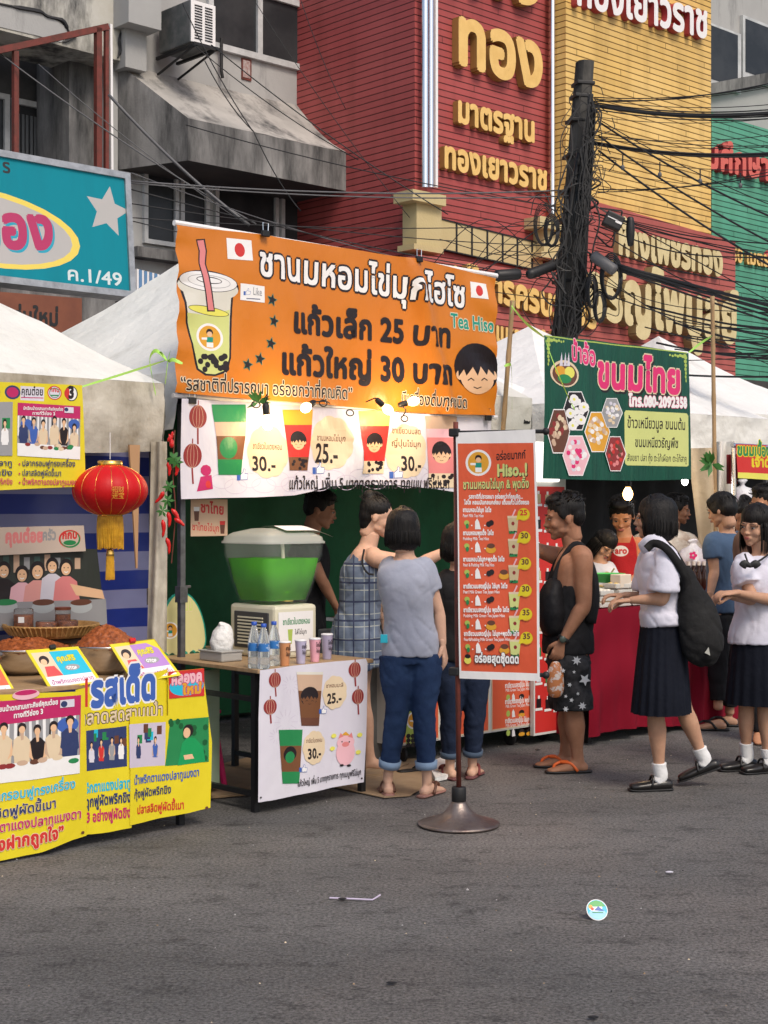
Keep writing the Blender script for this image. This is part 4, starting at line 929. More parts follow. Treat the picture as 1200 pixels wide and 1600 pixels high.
for y, t, xe, m in ((728, 'ปลากรอบฟูทรงเครื่อง', 117, DBL), (743, 'ปลาสลิดฟูผัดขี้เมา', 96, DBL), (757, 'น้ำพริกตาแดงปลาทูแมงดา', 124, MAG)): ar.ell(31, y - 3, 1.5, 1.5, MAG, n=8); ar.text(t, (35, y), (xe, y + 1), 13, m, bold=.02)
for y, t, m in ((727, 'น้ำพริกปลาทู', DBL), (742, 'กุ้งฟูผัดขิง', DBL), (756, 'ปลาดุกฟูผัดพริกขิง', MAG)): ar.text(t, (-50, y), (20, y + 1), 13, m, bold=.02)
ar.build('vinyl', parent=y_)
# ================================================================ materials for the stalls
TABLE = mat('bare_plywood', (.40, .27, .15), rough=.55, col2=(.32, .20, .10), scale=7, stretch=(1, 6, 1)); TUBE = mat('black_steel_tube', (.015, .015, .016), rough=.45)
PLGRN = mat('green_tarpaulin', (.009, .115, .040), rough=.6, col2=(.012, .15, .055), scale=3, bump=.6, bscale=4); IVORY = mat('ivory_plastic', (.66, .63, .48), rough=.4); CLP = mat('clear_plastic', (.8, .88, .8), rough=.05, alpha=.05, spec=.5)
LIQ = mat('green_drink', (.10, .60, .015), rough=.05, trans=.85, ior=1.2, emit=.04, ecol=(.1, .7, .02)) ; LIQ = mat('pandan_drink', (.075, .46, .003), rough=.25, spec=.1, trans=.35, ior=1.05, col2=(.03, .27, .002), scale=3)
SST = mat('stainless_bowl', (.7, .69, .67), rough=.18, metal=1); CHILI = mat('chilli_paste', (.36, .095, .022), rough=.55, col2=(.15, .035, .008), scale=45, bump=1, bscale=70); WICK = mat('wicker', (.50, .29, .10), rough=.6, col2=(.34, .18, .05), scale=40, bump=.8, bscale=90)
CARD = mat('cardboard', (.36, .25, .15), rough=.85, col2=(.28, .19, .11), scale=3, bump=.3, bscale=12); REDC = mat('crimson_cloth', (.20, .005, .018), rough=.9, spec=.2, col2=(.19, .004, .016), scale=2); LANR = mat('lantern_red', (.62, .008, .010), rough=.5, spec=.3, col2=(.48, .006, .008), scale=2)
GOLDT = mat('gold_thread', (.62, .33, .02), rough=.5, col2=(.42, .2, .01), scale=30); GOLDM = mat('gold_foil', (.85, .5, .12), rough=.25, metal=1); BAMB = mat('bamboo', (.40, .26, .13), rough=.55, col2=(.30, .19, .09), scale=6, stretch=(1, 1, .3))
RIB = mat('green_ribbon', (.40, .72, .12), rough=.5); HPL = mat('pink_plastic', (.62, .02, .14), rough=.4); BULB = mat('lit_bulb', (1, .72, .36), emit=9, ecol=(1, .56, .18)); BULBW = mat('lit_white_bulb', (1, .96, .9), emit=10, ecol=(1, .95, .88))
LEAF = mat('leaf_green', (.04, .16, .03), rough=.5); CHR = mat('red_chilli', (.55, .012, .012), rough=.25)
def bulb(name, label, c, axis, r=.032, e=9, cord=None, m=BULB, grp=None, L=.06, col=(1, .72, .4)):
    t = thing(name, label, 'light bulb', c, grp); ax = Vector(axis).normalized(); X = ax.orthogonal().normalized(); fr = (X, ax.cross(X), ax)
    mb = MB(); mb.lathe(c, [(.001, r * 1.25), (r * .5, r * 1.12), (r * .87, r * .62), (r, 0), (r * .86, -r * .6), (r * .5, -r * 1.2), (r * .42, -r * 1.5)], m, seg=20, ax=fr); mb.build('glass', parent=t, smooth=True)
    mb = MB(); mb.lathe(c, [(0, -r * 1.35), (r * .55, -r * 1.35), (r * .6, -r * 1.6), (r * .6, -r * 2.8), (r * .4, -r * 3.3), (0, -r * 3.3)], BLACK, seg=14, ax=fr); mb.build('socket', parent=t, smooth=True)
    if cord: mb = MB(); mb.tube([c - ax * r * 3.2] + cord, .004, BLACK, seg=5, sm=4); mb.build('flex', parent=t, smooth=True)
    ld = bpy.data.lights.new('bulb_light', 'POINT'); ld.energy = e; ld.shadow_soft_size = r * 1.1; ld.color = col
    lo = bpy.data.objects.new('bulb_light', ld); COL.objects.link(lo); lo.parent = t; lo.location = ax * (r * 2.6)
    return t
pf = PLB.off(.17)
c = pf.hit(418, 661); bulb('light_bulb', 'lit warm bulb hanging lowest in front of the white banner beside a green ribbon', c, (.1, 0, -1), .034, 1.3, [c + UP * .16, pf.off(-.1).hit(412, 624)])
c = pf.hit(478, 637); bulb('light_bulb', 'lit tubular lamp in the second socket from the left, pointing down and left', c, -PLB.u * 1 + UP * -.45 + N * .3, .030, 3.6, [pf.hit(508, 627), pf.off(-.1).hit(515, 630)])
c = pf.hit(606, 640); bulb('light_bulb', 'lit lamp pointing down and right between the two banners', c, PLB.u * 1 + UP * -.8 + N * .3, .030, 3.6, [pf.hit(586, 622), pf.off(-.08).hit(572, 628)])
c = pf.hit(646, 627); bulb('light_bulb', 'lit lamp nearest the right end of the orange banner', c, PLB.u + UP * .3 + N * .5, .030, 3.6, [pf.hit(634, 640), pf.off(-.1).hit(628, 652)])
for x, y in ((400, 632), (547, 645), (632, 654), (505, 630)):
    mb = MB(); c = PLB.off(.05).hit(x, y); mb.tube([c + PLB.u * (.03 * math.cos(a)) + UP * (.018 * math.sin(a)) for a in [i * .9 for i in range(9)]], .004, BLACK, seg=5, sm=3); tag(mb.build('cable_loop', smooth=True), 'small loop of black flex clipped to the rail between the orange and white banners', 'cable', 'flex loops on the banner rail')
# green back tarpaulin of the tea stall
PT = PLB.off(-2.1); tg = thing('green_tarpaulin', 'dark green tarpaulin closing the back of the tea stall', 'tarpaulin', PT.hit(500, 1000))
a, b = PT.uv(240, 800).x, PT.uv(905, 800).x
mb = MB(); mb.grid(lambda s, q: PT.at(a + (b - a) * s, 0, .03 * math.sin(s * 23 + q * 3) + .015 * math.sin(s * 61)).xy.to_3d() + UP * (2.35 - 2.3 * q), 60, 10, PLGRN); mb.build('sheet', parent=tg, smooth=True)
def legs_table(t, p, du, dv, h, th=.022, top=TABLE, leg=TUBE, r=.016, brace=True):
    # p: front left corner on the ground
    mb = MB(); c = p + (du + dv) / 2 + UP * (h - th / 2); mb.box(c, (du.length, dv.length, th), top, (du.normalized(), dv.normalized(), UP), bev=.004); mb.build('tabletop', parent=t)
    for a in (.04, .96):
        for b_ in (.05, .95):
            mb = MB(); q = p + du * a + dv * b_; mb.box(q + UP * (h - th) / 2, (r * 2, r * 2, h - th), leg, (du.normalized(), dv.normalized(), UP)); mb.build('leg', parent=t)
    if brace:
        for a in (.04, .96):
            for z_ in (.09, h - .16):
                mb = MB(); mb.box(p + du * a + dv * .5 + UP * z_, (r * 1.6, dv.length * .9, r * 1.6), leg, (du.normalized(), dv.normalized(), UP)); mb.build('brace', parent=t)
# ---------------------------------------------------------------- tea table
PTB = Plane(P(405, 1250, 7.63)); tp = PTB.hit(403, 1045); tp = Vector((tp.x, tp.y, 0)); TH = .735
tt = thing('tea_table', 'folding plywood table with black steel legs behind the white cup print cloth', 'table', tp)
legs_table(tt, tp, D * .80, BK * 1.25, TH)
PTC = PTB.off(.02); tc = thing('table_banner', 'white printed banner of two drinks and a pig covering the tea table front', 'banner', PTC.o)
ar = Art(PTC, lambda u, v: .008 * math.sin(u * 9 + v * 3) + .006 * math.sin(u * 22), .07)
ar.poly([(405, 1047), (403, 1120), (404, 1254), (480, 1239), (568, 1222), (571, 1150), (573, 1035), (570, 1029), (490, 1037)], WHI)
for q in range(12):
    for (cx, cy, rr) in ((446, 1128, 20), (455, 1070, 15), (430, 1150, 12)): ar.line([(cx + rr * .5 * math.cos(q * .52), cy + rr * .5 * math.sin(q * .52)), (cx + rr * math.cos(q * .52), cy + rr * math.sin(q * .52))], .7, LIL)
art_lantern(ar, 428, 1062, 10, 12, 14); art_lantern(ar, 420, 1104, 10, 12, 14); art_lantern(ar, 552, 1046, 9, 12, 14); art_lantern(ar, 557, 1088, 9, 12, 16)
art_cup(ar, 485, 1050, 40, 84, ((0, CLEAR), (.05, TAN), (.35, DTE), (.85, BRN))); art_boy(ar, 484, 1090, 24, DTE); art_cup(ar, 453, 1140, 40, 84, ((0, GRN), (.30, DTE), (.78, GRN))); ar.ell(452, 1178, 11, 12, BK_); ar.ell(452, 1183, 8, 9, GRN)
for x, y, t, p_ in ((523, 1082, 'ชาหอมมะลิ', '25.-'), (491, 1168, 'ชาเขียวใบเตยหอม', '30.-')):
    ar.scallop(x, y, 17, 25, CRM); ar.text(t, (x - 13, y - 7), (x + 13, y - 9), 9, BRN, bold=.02); ar.text(p_, (x - 11, y + 18), (x + 11, y + 15), 22, BK_, bold=.04)
thumb(ar, 505, 1109, 13); thumb(ar, 473, 1200, 13)
ar.ell(540, 1176, 13, 20, LPK); ar.ell(540, 1160, 12, 11, LPK); ar.ell(540, 1163, 5, 4, PINK); ar.poly([(530, 1154), (533, 1145), (537, 1151)], PINK); ar.poly([(543, 1151), (548, 1144), (550, 1153)], PINK); ar.poly([(534, 1149), (540, 1143), (546, 1149)], AMB)
for x in (535, 545): ar.ell(x, 1159, 1, 1.4, BK_, n=8); ar.ell(x, 1196, 3, 2, BK_, n=8); 
for x, y in ((523, 1150), (560, 1148), (521, 1170), (558, 1175)): ar.ell(x, y, 4, 3.4, YEL2)
ar.text('แก้วใหญ่ เพิ่ม 5 บาททุกรายการ ทุกเมนูฟรีไข่มุก', (464, 1229), (563, 1210), 13, BK_, bold=.02); ar.ell(407, 1246, 1.5, 1.5, BK_, n=8); ar.ell(564, 1216, 1.5, 1.5, BK_, n=8)
ar.build('cloth', parent=tc)
TO = tp + UP * TH
def on(u, b_, z=0): return TO + D * u + BK * b_ + UP * z
# drink dispenser
dc = on(.52, .52); dm = thing('drink_dispenser', 'ivory drink cooler with a clear flared tank of bright green pandan drink', 'drink dispenser', dc); Ax = (D, BK, UP)
k = dc.y / FPX
mb = MB(); bx = .30; mb.box(dc + UP * .145, (.30, .40, .29), IVORY, Ax, bev=.02); mb.build('body', parent=dm, smooth=False)
mb = MB(); mb.box(dc + UP * .15 - D * .152, (.012, .30, .20), mat('dark_vent', (.05, .05, .055), rough=.6), Ax, bev=.004); v_ = mb.build('vent_panel', parent=dm)
mb = MB()
for i in range(9): mb.box(dc + UP * (.075 + .018 * i) - D * .162, (.006, .22, .008), IVORY, Ax)
mb.build('slats', parent=v_)
pn = Plane(dc + N * .206 - D * .12 + UP * .04); nt_ = thing('drink_notice', 'white paper notice with a green cup taped on the front of the drink cooler', 'notice', pn.o)
ar = Art(pn); ar.polyuv([(-.01, .0), (.235, .0), (.235, .215), (-.01, .215)], PURE)
def tuv(a_, txt, u0, u1, v, h, m, bold=.02):
    vs, fs, w_ = layout(txt, 0, bold * .5); kx = (u1 - u0) / w_
    for i, (ox, oy) in enumerate(((0, 0), (bold, 0), (-bold, 0), (0, bold))): a_.add([(u0 + (q.x + ox) * kx, v + (q.y + oy) * h) for q in vs], fs, m, a_.up(.00003))
tuv(ar, 'ชาเขียวใบเตยหอม', .02, .215, .145, .045, GRN, .04); tuv(ar, 'ใส่ไข่มุก', .105, .19, .09, .035, BK_); ar.polyuv([(.055, .12), (.09, .12), (.083, .04), (.062, .04)], LGR); ar.build('paper', parent=nt_)
TZ = dc + UP * .292
mb = MB(); mb.lathe(TZ, [(0, 0), (.155, 0), (.163, .012), (.20, .13), (.225, .25), (.232, .262), (.235, .34), (.228, .34), (.222, .262), (.215, .25), (.192, .13), (.155, .018), (0, .012)], CLP, seg=48, ax=Ax)
for i, q in enumerate(mb.v):    # squared-off tank
    d_ = q - TZ; r_ = d_.xy.length
    if r_ > 1e-4:
        a_ = math.atan2(d_.dot(BK), d_.dot(D)); f = (abs(math.cos(a_)) ** 7 + abs(math.sin(a_)) ** 7) ** (-1 / 7); mb.v[i] = TZ + d_.xy.to_3d() * (f * .92) + UP * d_.z
mb.build('tank', parent=dm, smooth=True)
mb = MB(); mb.lathe(TZ, [(0, .016), (.152, .020), (.189, .13), (.213, .25), (0, .25)], LIQ, seg=48, ax=Ax)
for i, q in enumerate(mb.v):
    d_ = q - TZ; r_ = d_.xy.length
    if r_ > 1e-4:
        a_ = math.atan2(d_.dot(BK), d_.dot(D)); f = (abs(math.cos(a_)) ** 7 + abs(math.sin(a_)) ** 7) ** (-1 / 7); mb.v[i] = TZ + d_.xy.to_3d() * (f * .92) + UP * d_.z
mb.build('green_drink', parent=dm, smooth=True)
mb = MB(); mb.lathe(TZ, [(.245, .332), (.245, .343), (.236, .348), (.232, .368), (.19, .392), (.10, .414), (0, .42)], mat('frosted_lid', (.80, .80, .72), rough=.3, alpha=.42), seg=48, ax=Ax)
for i, q in enumerate(mb.v):
    d_ = q - TZ; r_ = d_.xy.length
    if r_ > 1e-4:
        a_ = math.atan2(d_.dot(BK), d_.dot(D)); f = (abs(math.cos(a_)) ** 7 + abs(math.sin(a_)) ** 7) ** (-1 / 7); mb.v[i] = TZ + d_.xy.to_3d() * (f * .92) + UP * d_.z
mb.build('lid', parent=dm, smooth=True)
mb = MB(); mb.lathe(TZ + N * .08 + D * .02, [(.0, .012), (.048, .012), (.05, .02), (.05, .07), (.045, .075), (0, .075)], mat('brass_cup', (.8, .62, .2), rough=.2, metal=.9), seg=24); mb.tube([TZ + N * .08 + D * .02 + UP * .075, TZ + N * .08 + UP * .34], .010, IVORY, seg=8); mb.build('agitator', parent=dm, smooth=True)
pp = thing('paper_sheet', 'loose white sheet of paper lying on the lid of the drink cooler', 'paper', TZ + UP * .43)
mb = MB(); mb.grid(lambda s, q: TZ + D * (-.06 + .34 * s) + N * (.02 + .22 * q - .05) + UP * (.425 + .01 * q - .09 * max(0, s - .55) ** 1.5 * 3 * .5 - .06 * max(0, q - .5)), 12, 10, PURE); mb.build('sheet', parent=pp, smooth=True)
# bottles
def bottle(c, label, h=.225, r=.0315, grp=None):
    t = thing('water_bottle', label, 'bottle', c, grp)
    mb = MB(); mb.lathe(c, [(0, .002), (r * .85, 0), (r, .008), (r, .05), (r * .93, .056), (r, .062), (r, .13), (r * .95, .15), (r * .55, h - .035), (r * .40, h - .025), (r * .40, h - .012)], mat('water_bottle_plastic', (.80, .87, .92), rough=.08, trans=.8, ior=1.25), seg=24); mb.build('bottle_body', parent=t, smooth=True)
    mb = MB(); mb.lathe(c, [(r * 1.015, .09), (r * 1.02, .092), (r * 1.02, .128), (r * 1.015, .13)], mat('bottle_label', (.03, .16, .45), rough=.35, col2=(.55, .65, .75), scale=25, thresh=(.52, .6)), seg=24); mb.build('label', parent=t, smooth=True)
    mb = MB(); mb.lathe(c, [(r * .44, h - .018), (r * .46, h - .016), (r * .46, h), (0, h + .001)], mat('blue_cap', (.02, .08, .42), rough=.35), seg=16); mb.build('cap', parent=t, smooth=True)
def tz(px, py, z=TH):                                # point of the table top seen at a pixel
    Y = (CH - z) * FPX / (py - HY); return Vector(((px - CX) / FPX * Y, Y, z))
for x, y, l in ((397, 1044, 'left one of the three blue labelled water bottles'), (412, 1045, 'middle one of the three blue labelled water bottles'), (428, 1040, 'right one of the three blue labelled water bottles')): bottle(tz(x, y), l, .238 if x < 400 else .23, grp='water bottles on the tea table')
def cup(c, label, m, h=.125, r=.031):
    t = thing('drink_cup', label, 'cup', c, 'takeaway cups on the tea table')
    mb = MB(); mb.lathe(c, [(0, .001), (r * .72, 0), (r * .74, .004), (r, h)], m, seg=24); mb.lathe(c, [(r * 1.06, h), (r * 1.06, h + .006), (r * .9, h + .008), (0, h + .008)], mat('cup_film', (.7, .7, .72), rough=.3), seg=24); o = mb.build('cup_body', parent=t, smooth=True)
    pc = Plane(c + N * (r * .93 + .001) - D * .022 + UP * .03); a_ = Art(pc, lambda u, v: -.0 + (v / h) * .005 - 8 * (u - .022) ** 2, .01)
    tuv(a_, 'ชาเย็น' if 'orange' in label else 'โกโก้', .006, .040, .052, .03, BK_, .03); tuv(a_, 'ไข่มุก', .008, .038, .022, .026, BK_, .03); a_.build('handwriting', parent=t)
cm = [mat('cup_orange', (.58, .26, .12), rough=.3), mat('cup_lilac', (.45, .42, .58), rough=.3), mat('cup_pink', (.75, .38, .46), rough=.3), mat('cup_violet', (.36, .33, .46), rough=.3)]
for x, y, m, l in ((445, 1040, cm[0], 'orange takeaway cup with black handwriting, nearest the water bottles'), (470, 1037, cm[1], 'pale lilac takeaway cup between the orange and the pink cup'), (492, 1034, cm[2], 'pink takeaway cup with black handwriting'), (511, 1030, cm[3], 'taller violet grey takeaway cup at the right end of the row')): cup(tz(x, y), l, m, .132 if x > 500 else .12)
c = tz(345, 1032); bxo = thing('plastic_box', 'shallow clear plastic box of wrapped straws on the tea table', 'box', c)
mb = MB(); mb.box(c + UP * .026, (.14, .20, .05), mat('milky_plastic', (.5, .49, .46), rough=.3, trans=.3), (D, BK, UP), bev=.008); mb.box(c + UP * .054, (.15, .21, .008), MATS['milky_plastic'], (D, BK, UP), bev=.003); mb.build('tub', parent=bxo)
mb = MB(); c2 = c + UP * .058 + D * .01; mb.loft([(c2, .055, .05), (c2 + UP * .05, .062, .055), (c2 + UP * .10, .055, .045), (c2 + UP * .128 - D * .01, .03, .02), (c2 + UP * .14 - D * .02, .01, .01)], mat('white_bag', (.72, .72, .70), rough=.5, bump=.8, bscale=25), seg=18, sm=3)
for i, q in enumerate(mb.v): mb.v[i] = q + Vector((1, 1, .6)) * .012 * noise.noise(q * 24)
tag(mb.build('plastic_bag', smooth=True), 'crumpled white plastic bag of cup lids on the clear box', 'bag')
# stools, stacked under the table
c = on(.10, .75) * 1; c.z = 0; sto = thing('plastic_stool', 'bright pink plastic stool tucked under the tea table', 'stool', c)
mb = MB(); mb.box(c + UP * .44, (.27, .27, .02), HPL, Ax, bev=.006); mb.build('seat', parent=sto)
for a in (-1, 1):
    for b_ in (-1, 1):
        mb = MB(); mb.tube([c + D * .10 * a + BK * .10 * b_ + UP * .43, c + D * .15 * a + BK * .15 * b_], .017, HPL, seg=8); mb.build('leg', parent=sto)
mb = MB(); mb.box(c + UP * .15 + N * .125, (.24, .012, .02), HPL, Ax); mb.box(c + UP * .15 - D * .125, (.012, .24, .02), HPL, Ax); mb.build('rung', parent=sto)
# oval pearl tea signboard leaning beside the tent leg
po = Plane(P(262, 1052, 8.35), D, UP + BK * .08); sgn = thing('oval_signboard', 'cream oval signboard edged in green with pearls painted along its base', 'sign', po.o)
ar = Art(po); c_ = po.uv(287, 1000)
ar.polyuv([(c_.x + .158 * math.cos(a), c_.y + (.27 if math.sin(a) > 0 else .12) * math.sin(a)) for a in [2 * math.pi * i / 40 for i in range(40)]], TEALI)
ar.polyuv([(c_.x + .149 * math.cos(a), c_.y + (.26 if math.sin(a) > 0 else .11) * math.sin(a)) for a in [2 * math.pi * i / 40 for i in range(40)]], V('board_cream', (.62, .58, .28)))
logo(ar, 266, 985, 13); 
ar.text('ชานม', (276, 955), (302, 953), 26, LYE, bold=.05, outl=CRM, ow=.04)
r2 = random.Random(9)
for i in range(46): x = 258 + 62 * r2.random(); ar.ell(x, 1033 - (x - 258) * .28 * r2.random() - 6 * r2.random(), 4, 4.2, V('pearl_green', (.012, .08, .05)) if i % 3 else TEALI, n=10)
fo = ar.build('face', parent=sgn); mb = MB(); pb_ = po.off(-.012); mb.add([pb_.at(c_.x + .156 * math.cos(a), c_.y + (.268 if math.sin(a) > 0 else .118) * math.sin(a), w_) for w_ in (.0115, -.01) for a in [2 * math.pi * i / 40 for i in range(40)]], [(i, (i + 1) % 40, 40 + (i + 1) % 40, 40 + i) for i in range(40)] + [tuple(range(40, 80))], TEALI); mb.build('board', parent=sgn)
# pale green panel under it
gp = thing('menu_board', 'pale green board standing beside the tea table behind the yellow cloth', 'board', P(330, 1200, 7.95)); pl = Plane(P(296, 1236, 8.0)); mb = MB()
rprism(mb, pl, 275, 1052, 343, 1236, -.02, 0, mat('pale_green_board', (.36, .46, .33), rough=.6, col2=(.28, .38, .26), scale=3)); mb.build('panel', parent=gp)
# ---------------------------------------------------------------- drinks cart
PCA = Plane(P(640, 1196, 9.12)); cc = PCA.hit(622, 1180); ce = PCA.hit(877, 1150); Lc = (Vector((ce.x, ce.y, 0)) - Vector((cc.x, cc.y, 0))).length
cb = Vector((cc.x, cc.y, 0)); cart = thing('drinks_cart', 'vermilion drinks cart on castors with menu prints on its front', 'cart', cb)
CWT = mat('cart_white', (.6, .6, .58), rough=.5)
mb = MB(); mb.box(cb + D * Lc / 2 + BK * .3 + UP * .48, (Lc, .6, .72), CWT, Ax); mb.build('body', parent=cart); mb = MB(); mb.box(cb + D * Lc / 2 + BK * .3 + UP * .855, (Lc + .06, .66, .03), SST, Ax, bev=.005); mb.build('worktop', parent=cart)
for a in (.1, Lc * .5, Lc * .72, Lc - .1):
    q = cb + D * a + BK * .08; mb = MB(); mb.lathe(q + UP * .05 - D * .012, [(0, 0), (.035, 0), (.05, .006), (.05, .022), (.035, .028), (0, .028)], BLACK, seg=20, ax=(BK, UP, D)); mb.box(q + UP * .09, (.04, .045, .05), STL, Ax); mb.build('castor', parent=cart, smooth=False)
pcf = PCA.off(.004)
def panel(x0, x1, nm, fn):
    a_ = Art(pcf); u0, u1 = pcf.uv(x0, 1100).x, pcf.uv(x1, 1100).x
    a_.polyuv([(u0, .13 - pcf.o.z), (u1, .13 - pcf.o.z), (u1, .83 - pcf.o.z), (u0, .83 - pcf.o.z)], CRM); a_.polyuv([(u0 + .008, .138 - pcf.o.z), (u1 - .008, .138 - pcf.o.z), (u1 - .008, .822 - pcf.o.z), (u0 + .008, .822 - pcf.o.z)], POST); fn(a_); a_.build(nm, parent=cart)
def p1(a_): art_cup(a_, 650, 1042, 46, 120, ((0, CRM), (.12, TAN), (.5, LGR)), pearls=0); a_.ell(650, 1108, 18, 20, LGR); logo(a_, 649, 1125, 14); [a_.ell(638 + 7 * (i % 4), 1150 + 7 * (i // 4), 3.6, 3.8, BK_, n=8) for i in range(10)]
def p2(a_):
    for i, (y, t, n_) in enumerate(((1077, 'ชาเขียวนมสดญี่ปุ่น ไข่มุก ไฮโซ', 1), (1102, 'ชาเขียวนมสดญี่ปุ่น พุดดิ้ง ไฮโซ', 1), (1132, 'ชาเขียวนมสดญี่ปุ่น ไข่มุก+พุดดิ้ง', 2))):
        a_.text(t, (789, y - 2), (838, y - 6), 10, PURE, bold=.04); a_.text('Milk Green Tea Japan Hiso', (790, y + 4), (828, y + 1), 7, PURE, bold=.01)
        a_.ell(794, y + 13, 3, 5, LGR); a_.poly([(800, y + 19), (800, y + 10), (802, y + 6), (804, y + 10), (805, y + 18)], PURE)
        for k in range(n_): a_.ell(815 + 12 * k, y + 11 - k, 4, 4, BK_); (i and a_.ell(815 + 12 * k, y + 15 - k, 5, 3, AMB))
        art_cup(a_, 843, y - 10, 7, 20, ((0, TEA), (.8, LYE)))
    for x in (858, 868): a_.text('ไข่มุก', (x - 6, 1108), (x + 4, 1106), 7, PURE)
panel(626, 686, 'cup_print', p1); panel(690, 764, 'side_print', lambda a_: None); panel(768, 874, 'menu_print', p2)
# price board standing at the cart's right end
PPB = Plane(P(838, 1120, 9.85)); pbd = thing('price_board', 'upright red board of bottle pictures behind the man in the black vest', 'board', PPB.o)
mb = MB(); rprism(mb, PPB, 834, 745, 884, 1150, -.03, 0, CWT); mb.build('frame', parent=pbd)
ar = Art(PPB); ar.rect(836, 760, 882, 1146, RED); r2 = random.Random(3)
for j in range(9):
    for i in range(3):
        x, y = 841 + 14 * i, 772 + 40 * j + i; ar.rect(x - 3, y, x + 4, y + 14, (GRN, TEA, WHI, BK_)[r2.randrange(4)]); ar.rect(x - 1, y - 5, x + 2, y, PURE); ar.rect(x - 5, y + 15, x + 6, y + 19, PURE)
ar.build('print', parent=pbd)
mb = MB(); c = PPB.off(.02).hit(852, 722); lb = thing('light_box', 'glowing white light box above the red price board', 'light box', c); mb.box(c, (.22, .07, .26), mat('light_box_face', (.95, .93, .85), emit=1.6, ecol=(1, .97, .88)), (D, N, UP), bev=.01); mb.build('box', parent=lb)
# grey freezer left of the cart
c = P(592, 1100, 9.2); c.z = 0; c += BK * .2; fz = thing('freezer_box', 'grey metal cabinet between the tea table and the cart', 'cabinet', c)
mb = MB(); mb.box(c + UP * .40, (.30, .4, .8), mat('cabinet_grey', (.17, .18, .18), rough=.5, col2=(.12, .12, .12), scale=4), Ax, bev=.01); mb.build('body', parent=fz); mb = MB(); mb.box(c + UP * .55 + N * .205, (.02, .02, .2), STEEL, Ax); mb.box(c + UP * .55 + N * .203 + D * .06, (.1, .006, .1), BLACK, Ax); mb.build('handle', parent=fz)
# cardboard on the road
def sheet(name, label, pts, m=CARD, z=.012, cat='cardboard', grp=None):
    q = [G(*p_) for p_ in pts]; tr = tessellate_polygon([[Vector((p.x, p.y, 0)) for p in q]]); n = len(q); mb = MB(); c = sum(q, Vector()) / n
    tp_ = [Vector((p.x, p.y, z + .012 * noise.noise(p * 5))) for p in q]; bt_ = [Vector((p.x, p.y, .007)) for p in q]
    mb.add(tp_ + bt_, [tuple(t) for t in tr] + [(i, (i + 1) % n, n + (i + 1) % n, n + i) for i in range(n)], m); return tag(mb.build(name), label, cat, grp)
sheet('cardboard_sheet', 'flattened brown cardboard sheet under the feet of the girl in jeans', [(330, 1200), (420, 1178), (560, 1185), (690, 1190), (694, 1215), (640, 1246), (600, 1249), (520, 1232), (330, 1250)])
sheet('cardboard_sheet', 'smaller cardboard flap lying on the large sheet near the table leg', [(470, 1206), (560, 1190), (640, 1196), (600, 1214), (500, 1222)], z=.02)
sheet('plastic_wrapper', 'crumpled pale wrapper on the road between the two people in jeans', [(668, 1203), (690, 1192), (712, 1200), (705, 1218), (680, 1224)], MATS['white_bag'], .035, 'wrapper')
# fallen slipper
def slipper(c, ax, label, m, L=.24, strap=None):
    ax = Vector(ax).normalized(); s_ = ax.cross(UP); t = thing('slipper', label, 'slipper', c); mb = MB()
    mb.loft([(c - ax * L * .5 + UP * .012, .026, .009), (c - ax * L * .25 + UP * .012, .034, .010), (c + UP * .012, .033, .009), (c + ax * L * .3 + UP * .012, .044, .009), (c + ax * L * .48 + UP * .013, .025, .008)], m, seg=14, sm=3, side=s_); mb.build('sole', parent=t, smooth=True)
    mb = MB(); mb.tube([c + s_ * .036 + UP * .012, c + s_ * .02 + ax * .05 + UP * .045, c + ax * .07 + UP * .05, c - s_ * .02 + ax * .05 + UP * .045, c - s_ * .036 + UP * .012], .009, strap or m, seg=6, sm=4); mb.build('strap', parent=t, smooth=True)
g = G(578, 1186); slipper(g, (.8, -.5, 0), 'dusty pink slipper standing beside the white cloth of the tea table', mat('dusty_pink', (.5, .24, .22), rough=.6))
g = G(650, 1206); slipper(g, (.8, .5, 0), 'black slipper lying tipped on the cardboard between the jeans', BLACK)
